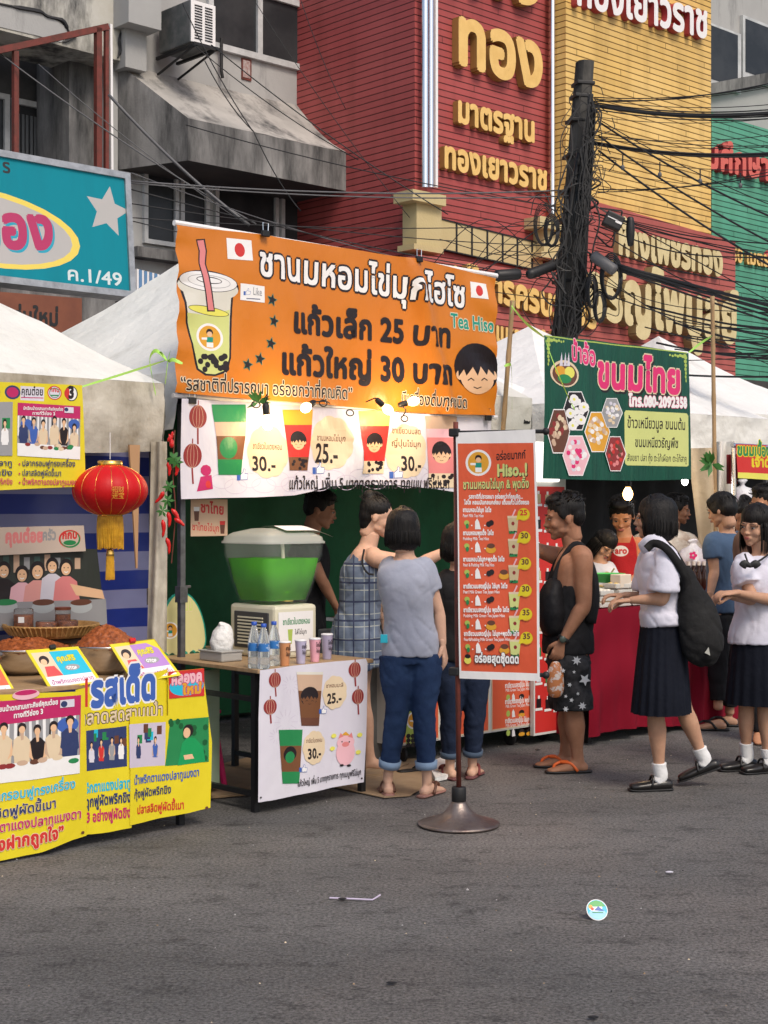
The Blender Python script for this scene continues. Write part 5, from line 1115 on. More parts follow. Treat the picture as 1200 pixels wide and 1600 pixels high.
# ================================================================ chilli paste stall on the left
PY = Plane(P(330, 1262, 7.4)); lp = PY.hit(322, 1100); lp = Vector((lp.x, lp.y, 0)) - N * .04
lt = thing('stall_table', 'chilli paste stall table behind the yellow printed cloths', 'table', lp - D * 2.2)
legs_table(lt, lp - D * 2.25, D * 2.25, BK * 1.0, .74)
def ycloth(name, label, pts, ph, fn, w=.0):
    pl = PY.off(w); t = thing(name, label, 'banner', pl.hit(*pts[1]), 'yellow cloths on the stall front')
    ar = Art(pl, lambda u, v: .014 * math.sin(u * 11 + ph) * (1.2 - (v + .6)) + .006 * math.sin(u * 25 + v * 6), .08); ar.poly(pts, YEL); fn(ar); ar.build('cloth', parent=t); return t
def f1(a):
    a.poly([(-60, 1100), (-60, 1232), (124, 1206), (127, 1086)], MAG); crowd(a, (-60, 1112, 124, 1232, -24), 7, 12)
    a.text('เป็นนักเรียนน้ำตกสามเกาะศิษย์คุณต๋อย', (-30, 1116), (90, 1100), 11, PURE, bold=.04); a.text('ทางทีวีช่อง 3', (20, 1122), (68, 1115), 11, PURE, bold=.04); a.rect(93, 1094, 115, 1106, WHI); a.ell(99, 1100, 5, 5, DBL)
    for y, t, xe, m in ((1246, 'ปลากร้ากรอบฟูทรงเครื่อง', 118, LBL), (1273, 'ปลาสลิดฟูผัดขี้เมา', 88, DBL), (1294, 'น้ำพริกตาแดงปลาทูแมงดา', 128, MAG)): a.text(t, (-52, y + 15), (xe, y - 16 + (128 - xe) * .1), 21, m, bold=.03, outl=CRM, ow=.02)
    a.text('“ของฝากถูกใจ”', (-40, 1337), (100, 1308), 27, RED, bold=.05, outl=CRM, ow=.04); a.ell(130, 1301, 2.5, 2.5, BRN, n=8); a.ell(40, 1085, 22, 8, LPK); a.ell(40, 1082, 18, 4, MAG)
def f2(a):
    a.rect(134, 1060, 138, 1105, RED)
    a.text('รสเด็ด', (143, 1104), (244, 1090), 66, BLUE, bold=.06, outl=PURE, ow=.05); a.text('ตลาดสดสามเป๋า', (122, 1134), (255, 1118), 29, CRM, bold=.03, outl=BK_, ow=.04)
    crowd(a, (135, 1142, 197, 1205, -8), 4, 21, top=None, back=DBL, cols=[WHI, RED, GRY, PURE])
    for y, t, m in ((1242, 'น้ำพริกตาแดงปลาทู', LBL), (1264, 'ปลาดุกฟูผัดพริกขิง', DBL), (1288, 'ขาย 3 อย่างฟูผัดขิง', MAG)): a.text(t, (112 if y < 1280 else 112, y), (203, y - 12), 22, m, bold=.04)
def f3(a):
    crowd(a, (202, 1132, 258, 1200, -4), 2, 33, top=None, back=LIL, cols=[DBL, BLUE])
    a.poly([(265, 1126), (325, 1120), (325, 1190), (258, 1197)], GRN); r2 = random.Random(2)
    for i in range(26): a.ell(264 + 58 * r2.random(), 1126 + 62 * r2.random(), 4, 5, V('leaf', (.01, .1, .03)), n=7)
    a.poly([(276, 1196), (284, 1162), (292, 1152), (304, 1153), (316, 1166), (320, 1190)], V('shirt_green', (.01, .3, .09))); a.ell(294, 1142, 8, 10, BK_); a.ell(292, 1145, 5.5, 8, SKIN_); a.poly([(286, 1180), (300, 1178), (303, 1185), (288, 1187)], SKIN_)
    a.poly([(263, 1050), (318, 1044), (318, 1087), (264, 1092)], RED); a.ell(291, 1072, 26, 15, LBL); a.text('คลองคู', (268, 1070), (315, 1064), 24, LPK, bold=.06, outl=MAG, ow=.05); a.text('ใหม่', (286, 1085), (314, 1082), 20, AMB, bold=.06, outl=MAG, ow=.05)
    for y, t, xe, m in ((1226, 'น้ำพริกตาแดงปลาทูแมงดา', 311, BLUE), (1248, 'กุ้งฟูผัดพริกขิง', 267, DBL), (1272, 'ปลาสลิดฟูผัดขี้เมา', 286, RED)): a.text(t, (209 if y < 1260 else 214, y), (xe, y - (14 if xe > 300 else 9)), 18, m, bold=.03)
    a.ell(322, 1262, 2.5, 2.5, BRN, n=8)
ycloth('yellow_cloth', 'yellow cloth with the large group photo and a red quoted slogan at the far left', [(-64, 1088), (-64, 1358), (0, 1345), (60, 1332), (136, 1306), (136, 1230), (132, 1080)], 0, f1, .035)
ycloth('yellow_cloth', 'yellow cloth strip with a small photo of people beside the large blue words', [(118, 1078), (118, 1306), (170, 1300), (204, 1293), (204, 1200), (262, 1190), (262, 1045), (200, 1062)], 1.4, f2, .012)
ycloth('yellow_cloth', 'yellow cloth with the man in green and the red logo at the right corner', [(203, 1120), (203, 1290), (260, 1277), (328, 1262), (330, 1160), (316, 1044), (262, 1050), (262, 1118)], 2.6, f3, .024)
def pz(px, py, z): Y = (CH - z) * FPX / (py - HY); return Vector(((px - CX) / FPX * Y, Y, z))
def card(name, label, pts, Y, dz, col, lt_, txt):
    q = [P(*p, y) for p, y in zip(pts, Y)]; o = q[3]; pl = Plane(o, q[2] - q[3], q[0] - q[3]); t = thing(name, label, 'price card', o, 'tilted price cards on the yellow stall'); a = Art(pl); a.poly(pts, YEL)
    L_ = lambda u, v: tuple(pts[3][i] * (1 - u) * (1 - v) + pts[2][i] * u * (1 - v) + pts[0][i] * (1 - u) * v + pts[1][i] * u * v for i in (0, 1))
    Q = lambda u0, v0, u1, v1, m: a.poly([L_(u0, v0), L_(u1, v0), L_(u1, v1), L_(u0, v1)], m)
    Q(.06, .05, .94, .30, PURE); Q(.06, .30, .94, .92, col); Q(.06, .30, .40, .92, CRM); e = L_(.22, .72); a.ell(e[0], e[1], 8, 9, BK_); a.ell(e[0], e[1] + 3, 5, 6, SKIN_); b0, b1, b2, b3 = L_(.1, .31), L_(.40, .31), L_(.34, .56), L_(.16, .56); a.poly([b0, b1, b2, b3], V('blouse_red', (.62, .08, .08)))
    a.text(lt_, L_(.45, .66), L_(.80, .66), 15, YEL, bold=.05, outl=GRN, ow=.03); e = L_(.65, .48); a.ell(e[0], e[1], 12, 6, GRY); a.text('OTOP', (e[0] - 8, e[1] + 3), (e[0] + 8, e[1] + 3), 8, PURE, bold=.05); a.text(txt, L_(.1, .11), L_(.9, .11), 11, V('plum', (.4, .05, .25)), bold=.02); a.build('print', parent=t)
    mb = MB(); n = pl.n; c = [p - n * .0025 for p in q]; mb.add([p + n * .002 for p in c] + [p - n * .002 for p in c], [(4, 5, 6, 7), (0, 1, 5, 4), (1, 2, 6, 5), (2, 3, 7, 6), (3, 0, 4, 7)], YEL); mb.build('backing', parent=t)
    c = (q[0] + q[1]) / 2; mb = MB(); mb.box(c + n * .008, (.03, .02, .02), BLACK if 'blue' in label else CHR, (pl.u, pl.n, pl.v), bev=.003); mb.build('clip', parent=t)
card('price_card', 'yellow edged price card with a bright blue panel clipped over the first steel bowl', [(40, 1016), (122, 1010), (160, 1066), (78, 1078)], (6.96, 7.10, 7.00, 6.85), 0, LBL, 'คุณสิริ', 'น้ำพริกแมงดาปลาทู')
card('price_card', 'yellow edged price card with a violet panel at the right of the chilli bowls', [(171, 1007), (241, 998), (283, 1055), (208, 1067)], (7.18, 7.30, 7.23, 7.09), 0, VIO, 'คุณสิริ', 'น้ำพริกตาแดงปูเค็ม')
card('price_card', 'price card with an orange red panel cut by the left edge of the photo', [(-72, 1028), (-4, 1030), (28, 1087), (-40, 1096)], (6.74, 6.86, 6.77, 6.65), 0, POST, 'คุณสิริ', 'น้ำพริกนรกปลาย่าง')
def bowl(px, py, r, label, h=.13, mound=.07, z=.74):
    c = pz(px, py, z); t = thing('steel_bowl', label, 'bowl', c, 'bowls on the chilli paste stall'); mb = MB()
    mb.lathe(c, [(0, .003), (r * .5, 0), (r * .72, h * .25), (r * .93, h * .75), (r * .99, h), (r * 1.05, h + .004), (r * 1.05, h - .003), (r * .97, h * .9)], SST, seg=40); mb.build('bowl', parent=t, smooth=True)
    mb = MB(); mb.lathe(c, [(r * .985, h - .012)] + [(r * .98 * (1 - q / 30), h - .01 + mound * math.sin(q / 30 * 1.45)) for q in range(31)], CHILI, seg=110)
    for i, q in enumerate(mb.v): mb.v[i] = q + UP * (.012 * noise.noise(q * 18) + .008 * noise.noise(q * 70) + .006 * noise.noise(q * 150)) + Vector((.008 * noise.noise(q * 60), .008 * noise.noise(q * 63 + UP * 9), 0))
    o = mb.build('chilli_paste_heap', smooth=True); o.data.transform(Matrix.Translation(-c)); o.location = c; tag(o, 'heaped red chilli paste in the ' + label.split(' filled')[0], 'chilli paste', 'chilli paste heaps')
    return c
bowl(40, 1052, .225, 'wide steel bowl filled to a low heap, behind the blue price card', .13, .055)
bowl(166, 1052, .165, 'deep steel bowl filled to a tall heap, behind the violet price card', .14, .11)
bowl(-66, 1068, .2, 'steel bowl filled with paste at the left edge of the table')
# wicker tray with jars, raised behind the bowls
c = P(80, 985, 7.75); wk = thing('wicker_tray', 'oval wicker tray of paste jars raised behind the chilli bowls', 'tray', c); mb = MB(); prof = [(0, .0), (.19, .0), (.215, .02), (.235, .055), (.245, .058), (.245, .066), (.228, .064), (.20, .02), (0, .012)]; mb.lathe(c - UP * .03, prof, WICK, seg=56); mb.build('tray', parent=wk, smooth=True)
mb = MB()
for i in range(56): a = 2 * math.pi * i / 56; d_ = Vector((math.cos(a), math.sin(a), 0)); mb.tube([c - UP * .03 + d_ * .212 + UP * .015, c - UP * .03 + d_ * .246 + UP * .06], .005, WICK, seg=5)
mb.build('woven_rim', parent=wk)
sb = MB(); sb.box(c - UP * .15 + Vector((0, 0, 0)), (.36, .28, .23), mat('dark_crate', (.06, .04, .03), rough=.7), (D, BK, UP), bev=.01); o = sb.build('wooden_crate'); tag(o, 'low dark crate under the wicker tray', 'crate')
def jar(p, r, h, label, fill=.9):
    t = thing('paste_jar', label, 'jar', p, 'jars on the wicker tray'); mb = MB(); mb.lathe(p, [(0, 0), (r, .002), (r, h), (r * .9, h + .004)], mat('jar_glass', (.9, .9, .88), rough=.05, trans=.95, ior=1.2), seg=24); mb.build('glass', parent=t, smooth=True)
    mb = MB(); mb.lathe(p, [(0, .004), (r * .93, .005), (r * .93, h * fill), (0, h * fill)], CHILI, seg=24); mb.build('paste', parent=t, smooth=True); return t
for dx, dy, r, h, l in ((-.135, -.03, .05, .12, 'tall jar with a small white sticker at the left of the tray'), (-.02, -.02, .055, .055, 'squat jar of paste in the middle of the tray'), (.045, .07, .04, .115, 'narrow upright jar at the back of the tray'), (.09, -.01, .05, .06, 'squat jar of paste at the right of the tray')):
    p = c + Vector((dx, dy, -.01)); t = jar(p, r, h, l, .75 if h > .1 else .9)
    if dx == -.135: mb = MB(); mb.box(p + Vector((0, -r - .001, .07)), (.03, .002, .03), PURE); mb.build('sticker', parent=t)
    if h > .1 and dx > 0: mb = MB(); mb.lathe(p + UP * h, [(r * 1.05, -.004), (r * 1.05, .01), (0, .012)], mat('brown_lid', (.2, .05, .02), rough=.4), seg=20); mb.build('lid', parent=t)
mb = MB(); mb.tube([pz(28, 1000, .86), P(62, 1012, 7.5)], .006, BLACK, seg=6); mb.ell(P(64, 1012, 7.5), (.03, .02, .012), BLACK); tag(mb.build('ladle'), 'black ladle handle sticking out of the wide chilli bowl', 'ladle')
# back of the stall: striped tarpaulin, photo poster, channel sign
PSB = Plane(P(240, 1000, 8.75)); stp = bpy.data.materials.new('striped_tarpaulin'); stp.use_nodes = True; nt = stp.node_tree; b = nt.nodes['Principled BSDF']; g = nt.nodes.new('ShaderNodeNewGeometry'); sx = nt.nodes.new('ShaderNodeSeparateXYZ'); nt.links.new(g.outputs['Position'], sx.inputs[0])
mt = nt.nodes.new('ShaderNodeMath'); mt.operation = 'MULTIPLY'; mt.inputs[1].default_value = 4.6; nt.links.new(sx.outputs['Z'], mt.inputs[0]); fr = nt.nodes.new('ShaderNodeMath'); fr.operation = 'FRACT'; nt.links.new(mt.outputs[0], fr.inputs[0]); r = nt.nodes.new('ShaderNodeValToRGB'); r.color_ramp.interpolation = 'CONSTANT'; nt.links.new(fr.outputs[0], r.inputs[0]); r.color_ramp.elements[0].color = (.02, .04, .28, 1); r.color_ramp.elements[1].position = .5; r.color_ramp.elements[1].color = (.27, .28, .50, 1); nt.links.new(r.outputs[0], b.inputs['Base Color']); b.inputs['Roughness'].default_value = .4
n_ = nt.nodes.new('ShaderNodeTexNoise'); n_.inputs['Scale'].default_value = 7; bp = nt.nodes.new('ShaderNodeBump'); bp.inputs['Distance'].default_value = .03; nt.links.new(n_.outputs[0], bp.inputs['Height']); nt.links.new(bp.outputs[0], b.inputs['Normal'])
ta = thing('striped_tarpaulin', 'blue striped plastic tarpaulin behind the chilli paste stall', 'tarpaulin', PSB.o); u1 = PSB.uv(246, 900).x
mb = MB(); mb.grid(lambda s, q: PSB.at(u1 - 3.4 * (1 - s), 0, .03 * math.sin(s * 30 + q * 4) + .02 * noise.noise(Vector((s * 14, q * 6, 2)))).xy.to_3d() + UP * (2.0 - 1.95 * q), 60, 14, stp); mb.build('sheet', parent=ta, smooth=True)
mb = MB(); mb.grid(lambda s, q: P(236 + 24 * s - 8 * q * (1 - s), 690 + 330 * q, 8.0) + Vector((0, .03 * math.sin(s * 7 + q * 2), 0)), 10, 20, CVA); tag(mb.build('side_flap', smooth=True), 'narrow dirty white canvas flap hanging beside the tent leg', 'tent flap')
pl = PSB.off(.32); pw = thing('photo_poster', 'large photo poster of smiling women in pink behind the wicker tray', 'poster', pl.hit(168, 975)); a = Art(pl, lambda u, v: .01 * math.sin(u * 5), .1)
a.poly([(-90, 850), (-90, 990), (166, 978), (152, 858)], V('photo_dark', (.035, .04, .035))); r2 = random.Random(6)
for i in range(12): x = -60 + 16 * i; a.rect(x, 865 + r2.random() * 8, x + 9, 885 + r2.random() * 12, (GRY, V('dim_teal', (.05, .1, .09)), TAN)[i % 3])
for x, y, m, s in ((-22, 905, PINK, 1), (5, 892, BK_, 1.02), (33, 898, LPK, 1), (57, 893, V('rose', (.72, .33, .30)), 1.12), (80, 885, WHI, .95), (102, 888, PINK, 1.02)):
    a.poly([(x - 22 * s, 955), (x - 17 * s, y + 20 * s), (x - 6 * s, y + 12 * s), (x + 6 * s, y + 12 * s), (x + 17 * s, y + 20 * s), (x + 24 * s, 955)], m); a.ell(x, y - 2, 10.5 * s, 13 * s, BK_); a.ell(x, y + 1, 7.4 * s, 9.6 * s, SKIN_); a.line([(x - 3, y + 5), (x, y + 6.5), (x + 3, y + 5)], 1.6, PURE)
    for k in (-1, 1): a.ell(x + 3 * k, y - 1, 1.1, .8, BK_, n=8)
a.poly([(108, 912), (160, 922), (164, 936), (118, 930)], SKIN_); a.poly([(-90, 944), (166, 936), (168, 976), (-90, 990)], GRY)
for x in (8, 66, 126): a.ell(x, 948, 18, 10, V('bowl_grey', (.42, .45, .46))); a.ell(x, 941, 17, 5, (BRN, MAR, GRN)[x % 3])
a.build('print', parent=pw)
pl = PSB.off(.36); cs_ = thing('channel_sign', 'white cardboard sign with a rounded red and green emblem above the photo poster', 'sign', pl.hit(133, 862)); a = Art(pl); a.poly([(-90, 826), (-90, 872), (134, 861), (131, 821)], V('faded_white', (.55, .45, .38))); a.text('คุณต๋อย', (8, 848), (68, 846), 26, PINK, bold=.07); a.text('ครัว', (66, 844), (88, 843), 22, GRY, bold=.05)
a.ell(109, 842, 17, 14, RED); a.ell(110, 843, 15.5, 13, GRN); a.ell(109, 842, 14, 11.5, V('faded_white', (0, 0, 0))); a.text('กกบ', (97, 842), (121, 841), 17, RED, bold=.06); a.ell(109, 848, 10, 4, GRN); a.build('print', parent=cs_)
# wooden slat hanging by the lantern
mb = MB(); p0, p1 = P(210, 695, 7.9), P(214, 888, 7.9); mb.add([p0 - D * .03, p0 + D * .035, p1 + D * .004, p1 - D * .004, p0 - D * .03 + BK * .015, p0 + D * .035 + BK * .015, p1 + D * .004 + BK * .01, p1 - D * .004 + BK * .01], [(3, 2, 1, 0), (4, 5, 6, 7), (0, 1, 5, 4), (1, 2, 6, 5), (2, 3, 7, 6), (3, 0, 4, 7)], mat('tan_strap', (.42, .24, .12), rough=.7)); tag(mb.build('strap'), 'tapering brown strap hanging behind the red lantern', 'strap')
# red lantern
c = P(172, 766, 7.3); ln = thing('red_lantern', 'round red fabric lantern with gold ribs and hanging gold tassels', 'lantern', c); rx, rz = .182, .122
mb = MB(); seg = 96; vs, fs = [], []
for i in range(25):
    th = math.pi * (.09 + .82 * i / 24)
    for k_ in range(seg):
        ph = 2 * math.pi * k_ / seg; f = 1 - .035 * (1 - abs(math.sin(ph * 7))) ** 3 * math.sin(th); vs.append(c + Vector((rx * f * math.sin(th) * math.cos(ph), rx * f * math.sin(th) * math.sin(ph), rz * math.cos(th) * 1.03)))
for i in range(24):
    for k_ in range(seg): k2 = (k_ + 1) % seg; fs.append((i * seg + k_, (i + 1) * seg + k_, (i + 1) * seg + k2, i * seg + k2))
mb.add(vs, fs, LANR); mb.build('shade', parent=ln, smooth=True)
for k_ in range(14):
    ph = math.pi * k_ / 7 + .0; mb = MB(); mb.tube([c + Vector((rx * .978 * math.sin(th) * math.cos(ph), rx * .978 * math.sin(th) * math.sin(ph), rz * math.cos(th) * 1.04)) for th in [math.pi * (.09 + .82 * i / 14) for i in range(15)]], .0016, GOLDM, seg=5); mb.build('rib', parent=ln, smooth=True)
for s_ in (1, -1): mb = MB(); mb.lathe(c + UP * s_ * rz * .98, [(.058, -.012), (.060, -.012), (.060, .022), (.052, .024), (.05, -.01)], GOLDM, seg=32); mb.build('cap', parent=ln, smooth=True)
mb = MB(); r2 = random.Random(5)
for i in range(46): a = 2 * math.pi * i / 46; q = c - UP * (rz + .005) + Vector((.058 * math.cos(a), .058 * math.sin(a), 0)); mb.tube([q, q + Vector((.004 * math.cos(a), .004 * math.sin(a), -.06)), q + Vector((.006 * r2.random() - .003, .006 * r2.random(), -.15 - .012 * r2.random()))], .0042, GOLDT, seg=5)
mb.build('fringe', parent=ln)
mb = MB(); mb.tube([c + UP * .15, c + UP * .28], .002, WHL, seg=5); mb.build('hanging_string', parent=ln); mb = MB(); q = c - UP * .30; mb.tube([c - UP * .13, q + UP * .03], .002, GOLDT, seg=5); mb.lathe(q, [(0, .03), (.006, .03), (.008, .02), (.016, .01), (.020, -.01), (.019, -.02), (0, -.02)], GOLDM, seg=20)
for i in range(26): a = 2 * math.pi * i / 26; p = q + Vector((.016 * math.cos(a), .016 * math.sin(a), -.018)); mb.tube([p, p + Vector((.004 * math.cos(a), .004 * math.sin(a), -.11 - .01 * r2.random()))], .0032, GOLDT, seg=5)
mb.build('tassel', parent=ln)
pl = Plane(c + Vector((.05, -rx * 1.0, -.03)), Vector((1, .25, 0)), UP); a_ = Art(pl, lambda u, v: .004 - (u - .02) ** 2 * 3.2 - v * v * 2.2 - .004 * 0, .01); vs, fs, w_ = layout('招财进宝', 0)
a_.add([((q.x % 2.0) * .026 - .008 + .0, q.y * .028 - (.03 if q.x > 2 else 0) + .01) for q in vs], fs, GOLDM, .001) if False else None
for i, ch in enumerate('招财进宝'):
    vs, fs, w_ = layout(ch, 0); a_.add([(q.x * .030 + .028 * (i % 2) - .008, q.y * .032 - .03 * (i // 2) + .02) for q in vs], fs, GOLDT, .0015)
a_.build('gold_characters', parent=ln)
# plastic chilli garland on the tent leg
gc = P(272, 780, 7.95); ga = thing('chilli_garland', 'string of plastic red chillies and leaves tied down the tent leg', 'garland', gc)
mb = MB(); mb.tube([P(273, 672, 7.97), P(270, 740, 7.95), P(274, 800, 7.95), P(268, 880, 7.95)], .003, RUST, seg=5, sm=5); mb.build('string', parent=ga)
for x, y, dx, dy in ((262, 722, 2, 22), (276, 724, -2, 20), (256, 768, -14, 18), (268, 795, 12, 20), (262, 800, 2, 24), (272, 810, 16, 12), (254, 812, 0, 28), (260, 840, 4, 26), (268, 700, -4, -22), (262, 690, 8, -16)):
    a, b = P(x, y, 7.92), P(x + dx, y + dy, 7.92); n = (a + b) / 2 + D * .008; mb = MB(); mb.tube([a, n, b], [.003, .012, .011, .008, .002], CHR, seg=8, sm=3); mb.build('chilli', parent=ga, smooth=True)
for x, y in ((272, 716), (264, 760), (262, 782), (254, 798), (270, 716), (276, 722)):
    mb = MB(); p = P(x, y, 7.9)
    for i in range(6): d_ = Vector((math.cos(i), .2, math.sin(i * 1.1))).normalized(); s_ = d_.cross(Vector((0, 1, 0))).normalized(); mb.add([p, p + d_ * .02 + s_ * .008, p + d_ * .04, p + d_ * .02 - s_ * .008], [(0, 1, 2, 3)], LEAF)
    mb.build('leaf', parent=ga)
# green ribbons and bamboo
def ribbon(label, pts, Ys_, w=.012, grp='green plastic ribbons'):
    q = catmull([P(*p, y) for p, y in zip(pts, Ys_)], 5); mb = MB(); vs, fs = [], []
    for i, p in enumerate(q): a = i * .35; o_ = Vector((0, math.cos(a) * .6, math.sin(a) + .4)).normalized() * w / 2; vs += [p + o_, p - o_]
    for i in range(len(q) - 1): fs.append((2 * i, 2 * i + 1, 2 * i + 3, 2 * i + 2))
    n = len(vs); vs += [v + N * .0015 for v in vs]; fs += [tuple(n + k for k in f[::-1]) for f in fs]
    return tag(mb.add(vs, fs, RIB).build('ribbon', smooth=True), label, 'ribbon', grp)
ribbon('green ribbon stretched from the yellow banner corner to the tent leg', [(122, 606), (190, 585), (262, 562)], (7.3, 7.6, 7.95)); ribbon('green ribbon looped and trailing down beside the stained canvas', [(260, 562), (244, 548), (234, 560), (238, 590), (243, 616)], (7.95,) * 5, .02)
ribbon('short green ribbon knotted across the top of the tent leg', [(285, 568), (270, 562), (262, 564), (252, 552), (246, 550)], (7.93,) * 5, .02); ribbon('green ribbon end hanging straight down the tent leg top', [(266, 548), (262, 566), (258, 600)], (7.93,) * 3, .02)
ribbon('green ribbon from the bamboo top down to the green banner corner', [(799, 478), (822, 505), (850, 527)], (9.9, 9.7, 9.5), .02); ribbon('long green ribbon crossing the left part of the green banner', [(850, 527), (868, 575), (890, 625), (898, 640)], (9.45,) * 4, .014); ribbon('green ribbon tying the green banner to the right bamboo pole', [(1076, 551), (1095, 536), (1114, 524)], (10.9, 11.2, 11.4), .02)
ribbon('green ribbon tied round the left bamboo pole', [(798, 490), (801, 478), (803, 460)], (9.9,) * 3, .02); ribbon('green ribbon on the middle of the left bamboo pole', [(788, 572), (794, 570), (799, 576), (800, 640)], (9.88,) * 4, .02)
for l, a, b, Y in (('bamboo pole standing between the orange banner and the white tent', (801, 470), (786, 672), 9.95), ('bamboo pole standing at the right edge of the green banner', (1113, 463), (1118, 820), 11.5)):
    p, q = P(*a, Y), P(*b, Y); e = q + (q - p).normalized() * ((q.z - .0) / max(.01, (p - q).normalized().z)); mb = MB(); n = 40; pts = [p.lerp(e, i / n) for i in range(n + 1)]; mb.tube(pts, [.016 if i % 5 else .019 for i in range(n + 1)], BAMB, seg=10); tag(mb.build('bamboo_pole', smooth=True), l, 'pole')
mb = MB(); p = P(1112, 725, 11.4); r2 = random.Random(8)
for i in range(16): d_ = Vector((r2.uniform(-1, 1), -.2, r2.uniform(-1, 1))).normalized(); s_ = d_.cross(Vector((0, 1, 0))).normalized(); mb.add([p, p + d_ * .05 + s_ * .02, p + d_ * .11, p + d_ * .05 - s_ * .02], [(0, 1, 2, 3)], LEAF)
tag(mb.build('leaves'), 'tuft of green leaves tied to the right bamboo pole', 'leaves')
mb = MB(); p = PLB.off(.06).hit(404, 628)
for i in range(9): d_ = Vector((r2.uniform(-1, 1), -.3, r2.uniform(-.5, 1))).normalized(); s_ = d_.cross(Vector((0, 1, 0))).normalized(); mb.add([p, p + d_ * .03 + s_ * .012, p + d_ * .08, p + d_ * .03 - s_ * .012], [(0, 1, 2, 3)], LEAF)
tag(mb.build('leaves'), 'tuft of green ribbon leaves above the hanging bulb on the white banner', 'leaves')
# ================================================================ dessert stall on the right
PRT = Plane(P(940, 1140, 9.95)); rp = PRT.hit(914, 1140); rp = Vector((rp.x, rp.y, 0)); RH = .885; Lr = 2.6
dt = thing('dessert_table', 'long dessert table under the crimson cloth', 'table', rp); legs_table(dt, rp + BK * .03 + D * .02, D * (Lr - .04), BK * .95, RH - .01, brace=False)
cl = thing('crimson_tablecloth', 'crimson tablecloth with swagged folds hanging to the road', 'tablecloth', rp + UP * .5)
mb = MB()
def fcl(s, q):
    u = Lr * s; w = .012 + .035 * q * (math.sin(u * 14 + 2 * math.sin(u * 3)) * .5 + .5) + .02 * q * math.sin(u * 31)
    sw = .03 * math.sin((q * 9 + abs(math.sin(u * 4.2)) * 3)) * q * (1 - q) * 2
    return rp + D * u + N * (w + sw) + UP * (RH - q * (RH - .045 - .03 * math.sin(u * 3 + .5)))
mb.grid(fcl, 150, 34, REDC); mb.build('front_drape', parent=cl, smooth=True)
mb = MB(); mb.grid(lambda s, q: rp + BK * (.98 * s) - D * (.01 + .03 * q * (math.sin(s * 16) * .5 + .5)) + UP * (RH - q * (RH - .06)), 40, 16, REDC); mb.build('side_drape', parent=cl, smooth=True)
mb = MB(); mb.grid(lambda s, q: rp + D * (Lr * s) + N * (.012 - .99 * q) + UP * (RH + .001 + .002 * noise.noise(Vector((s * 20, q * 9, 0)))), 40, 14, REDC); mb.build('top', parent=cl, smooth=True)
BXM = mat('clear_box', (.8, .78, .72), rough=.15, trans=.35, ior=1.2); FD = [mat('sweet_white', (.72, .68, .58), rough=.5), mat('sweet_yellow', (.70, .5, .15), rough=.5), mat('sweet_brown', (.32, .14, .06), rough=.5), mat('sweet_green', (.2, .36, .12), rough=.5)]
r2 = random.Random(12); n = 0; nm = ['white', 'yellow', 'brown', 'green']
sb_ = MB(); sb_.box(Vector((0, 0, .018)), (.155, .115, .034), BXM, bev=.006); sme = sb_.mesh('sweet_box'); 
for row in range(4):
    for col_ in range(6):
        for lv in range((4, 3, 3, 4)[row] - (1 if col_ in (1, 4) else 0)):
            p = rp + D * (.10 + .175 * col_ + r2.uniform(-.012, .012)) + BK * (.08 + .15 * row) + UP * (RH + .006 + .040 * lv); a = r2.uniform(-.12, .12); ax = (D * math.cos(a) + BK * math.sin(a), BK * math.cos(a) - D * math.sin(a), UP); k_ = r2.choice((0, 0, 0, 1, 1, 2, 3))
            t = thing('sweet_box', 'clear plastic box of ' + nm[k_] + ' sweets in the stacks on the crimson table', 'food box', p, 'boxes of ' + nm[k_] + ' sweets on the crimson table')
            mb = MB(); mb.box(p + UP * .018, (.155, .115, .034), BXM, ax, bev=.006); mb.build('box', parent=t); mb = MB()
            for i in range(3):
                for j in range(2): mb.ell(p + ax[0] * (-.046 + .046 * i) + ax[1] * (-.026 + .052 * j) + UP * .0335, (.020, .022, .008), FD[k_], seg=8, rings=4)
            mb.build('sweets', parent=t, smooth=True)
p = P(948, 903, 10.35); tb = thing('green_tub', 'bright green plastic tub on top of the dessert boxes', 'tub', p); mb = MB(); mb.lathe(p - UP * .03, [(0, 0), (.09, 0), (.125, .06), (.13, .062), (.12, .062), (.088, .01), (0, .01)], mat('bright_green_plastic', (.06, .45, .10), rough=.35), seg=28); mb.build('tub_body', parent=tb, smooth=True)
p = P(970, 903, 10.2); mb = MB(); mb.box(p - UP * .02, (.12, .09, .09), mat('cream_carton', (.7, .6, .48), rough=.5), (D, BK, UP), bev=.006); tag(mb.build('carton'), 'cream carton beside the bright green tub', 'carton')
# sauce bottles and bag of snacks at the far end
for i, (x, y) in enumerate(((1076, 938), (1084, 936), (1092, 938), (1100, 936), (1107, 938))):
    c = P(x, y, 11.3); c.z = RH; t = thing('sauce_bottle', 'dark sauce bottle with a pale cap in the row behind the schoolgirl', 'bottle', c, 'dark sauce bottles'); mb = MB(); mb.lathe(c, [(0, 0), (.03, .002), (.03, .16), (.012, .21), (.012, .25)], mat('dark_bottle', (.03, .012, .008), rough=.12), seg=16); mb.build('glass', parent=t, smooth=True); mb = MB(); mb.lathe(c, [(.014, .24), (.014, .27), (0, .271)], mat('pale_cap', (.6, .55, .5)), seg=12); mb.build('cap', parent=t)
def pbag(c, r, label, m):
    mb = MB(); mb.loft([(c, r[0] * .9, r[1] * .8), (c + UP * r[2] * .4, r[0], r[1]), (c + UP * r[2] * .8, r[0] * .8, r[1] * .7), (c + UP * r[2], r[0] * .2, r[1] * .2), (c + UP * r[2] * 1.15, r[0] * .35, r[1] * .3)], m, seg=24, sm=4)
    for i, q in enumerate(mb.v): mb.v[i] = q + Vector((1, 1, .5)) * .03 * noise.noise(q * 13)
    return tag(mb.build('plastic_bag', smooth=True), label, 'bag')
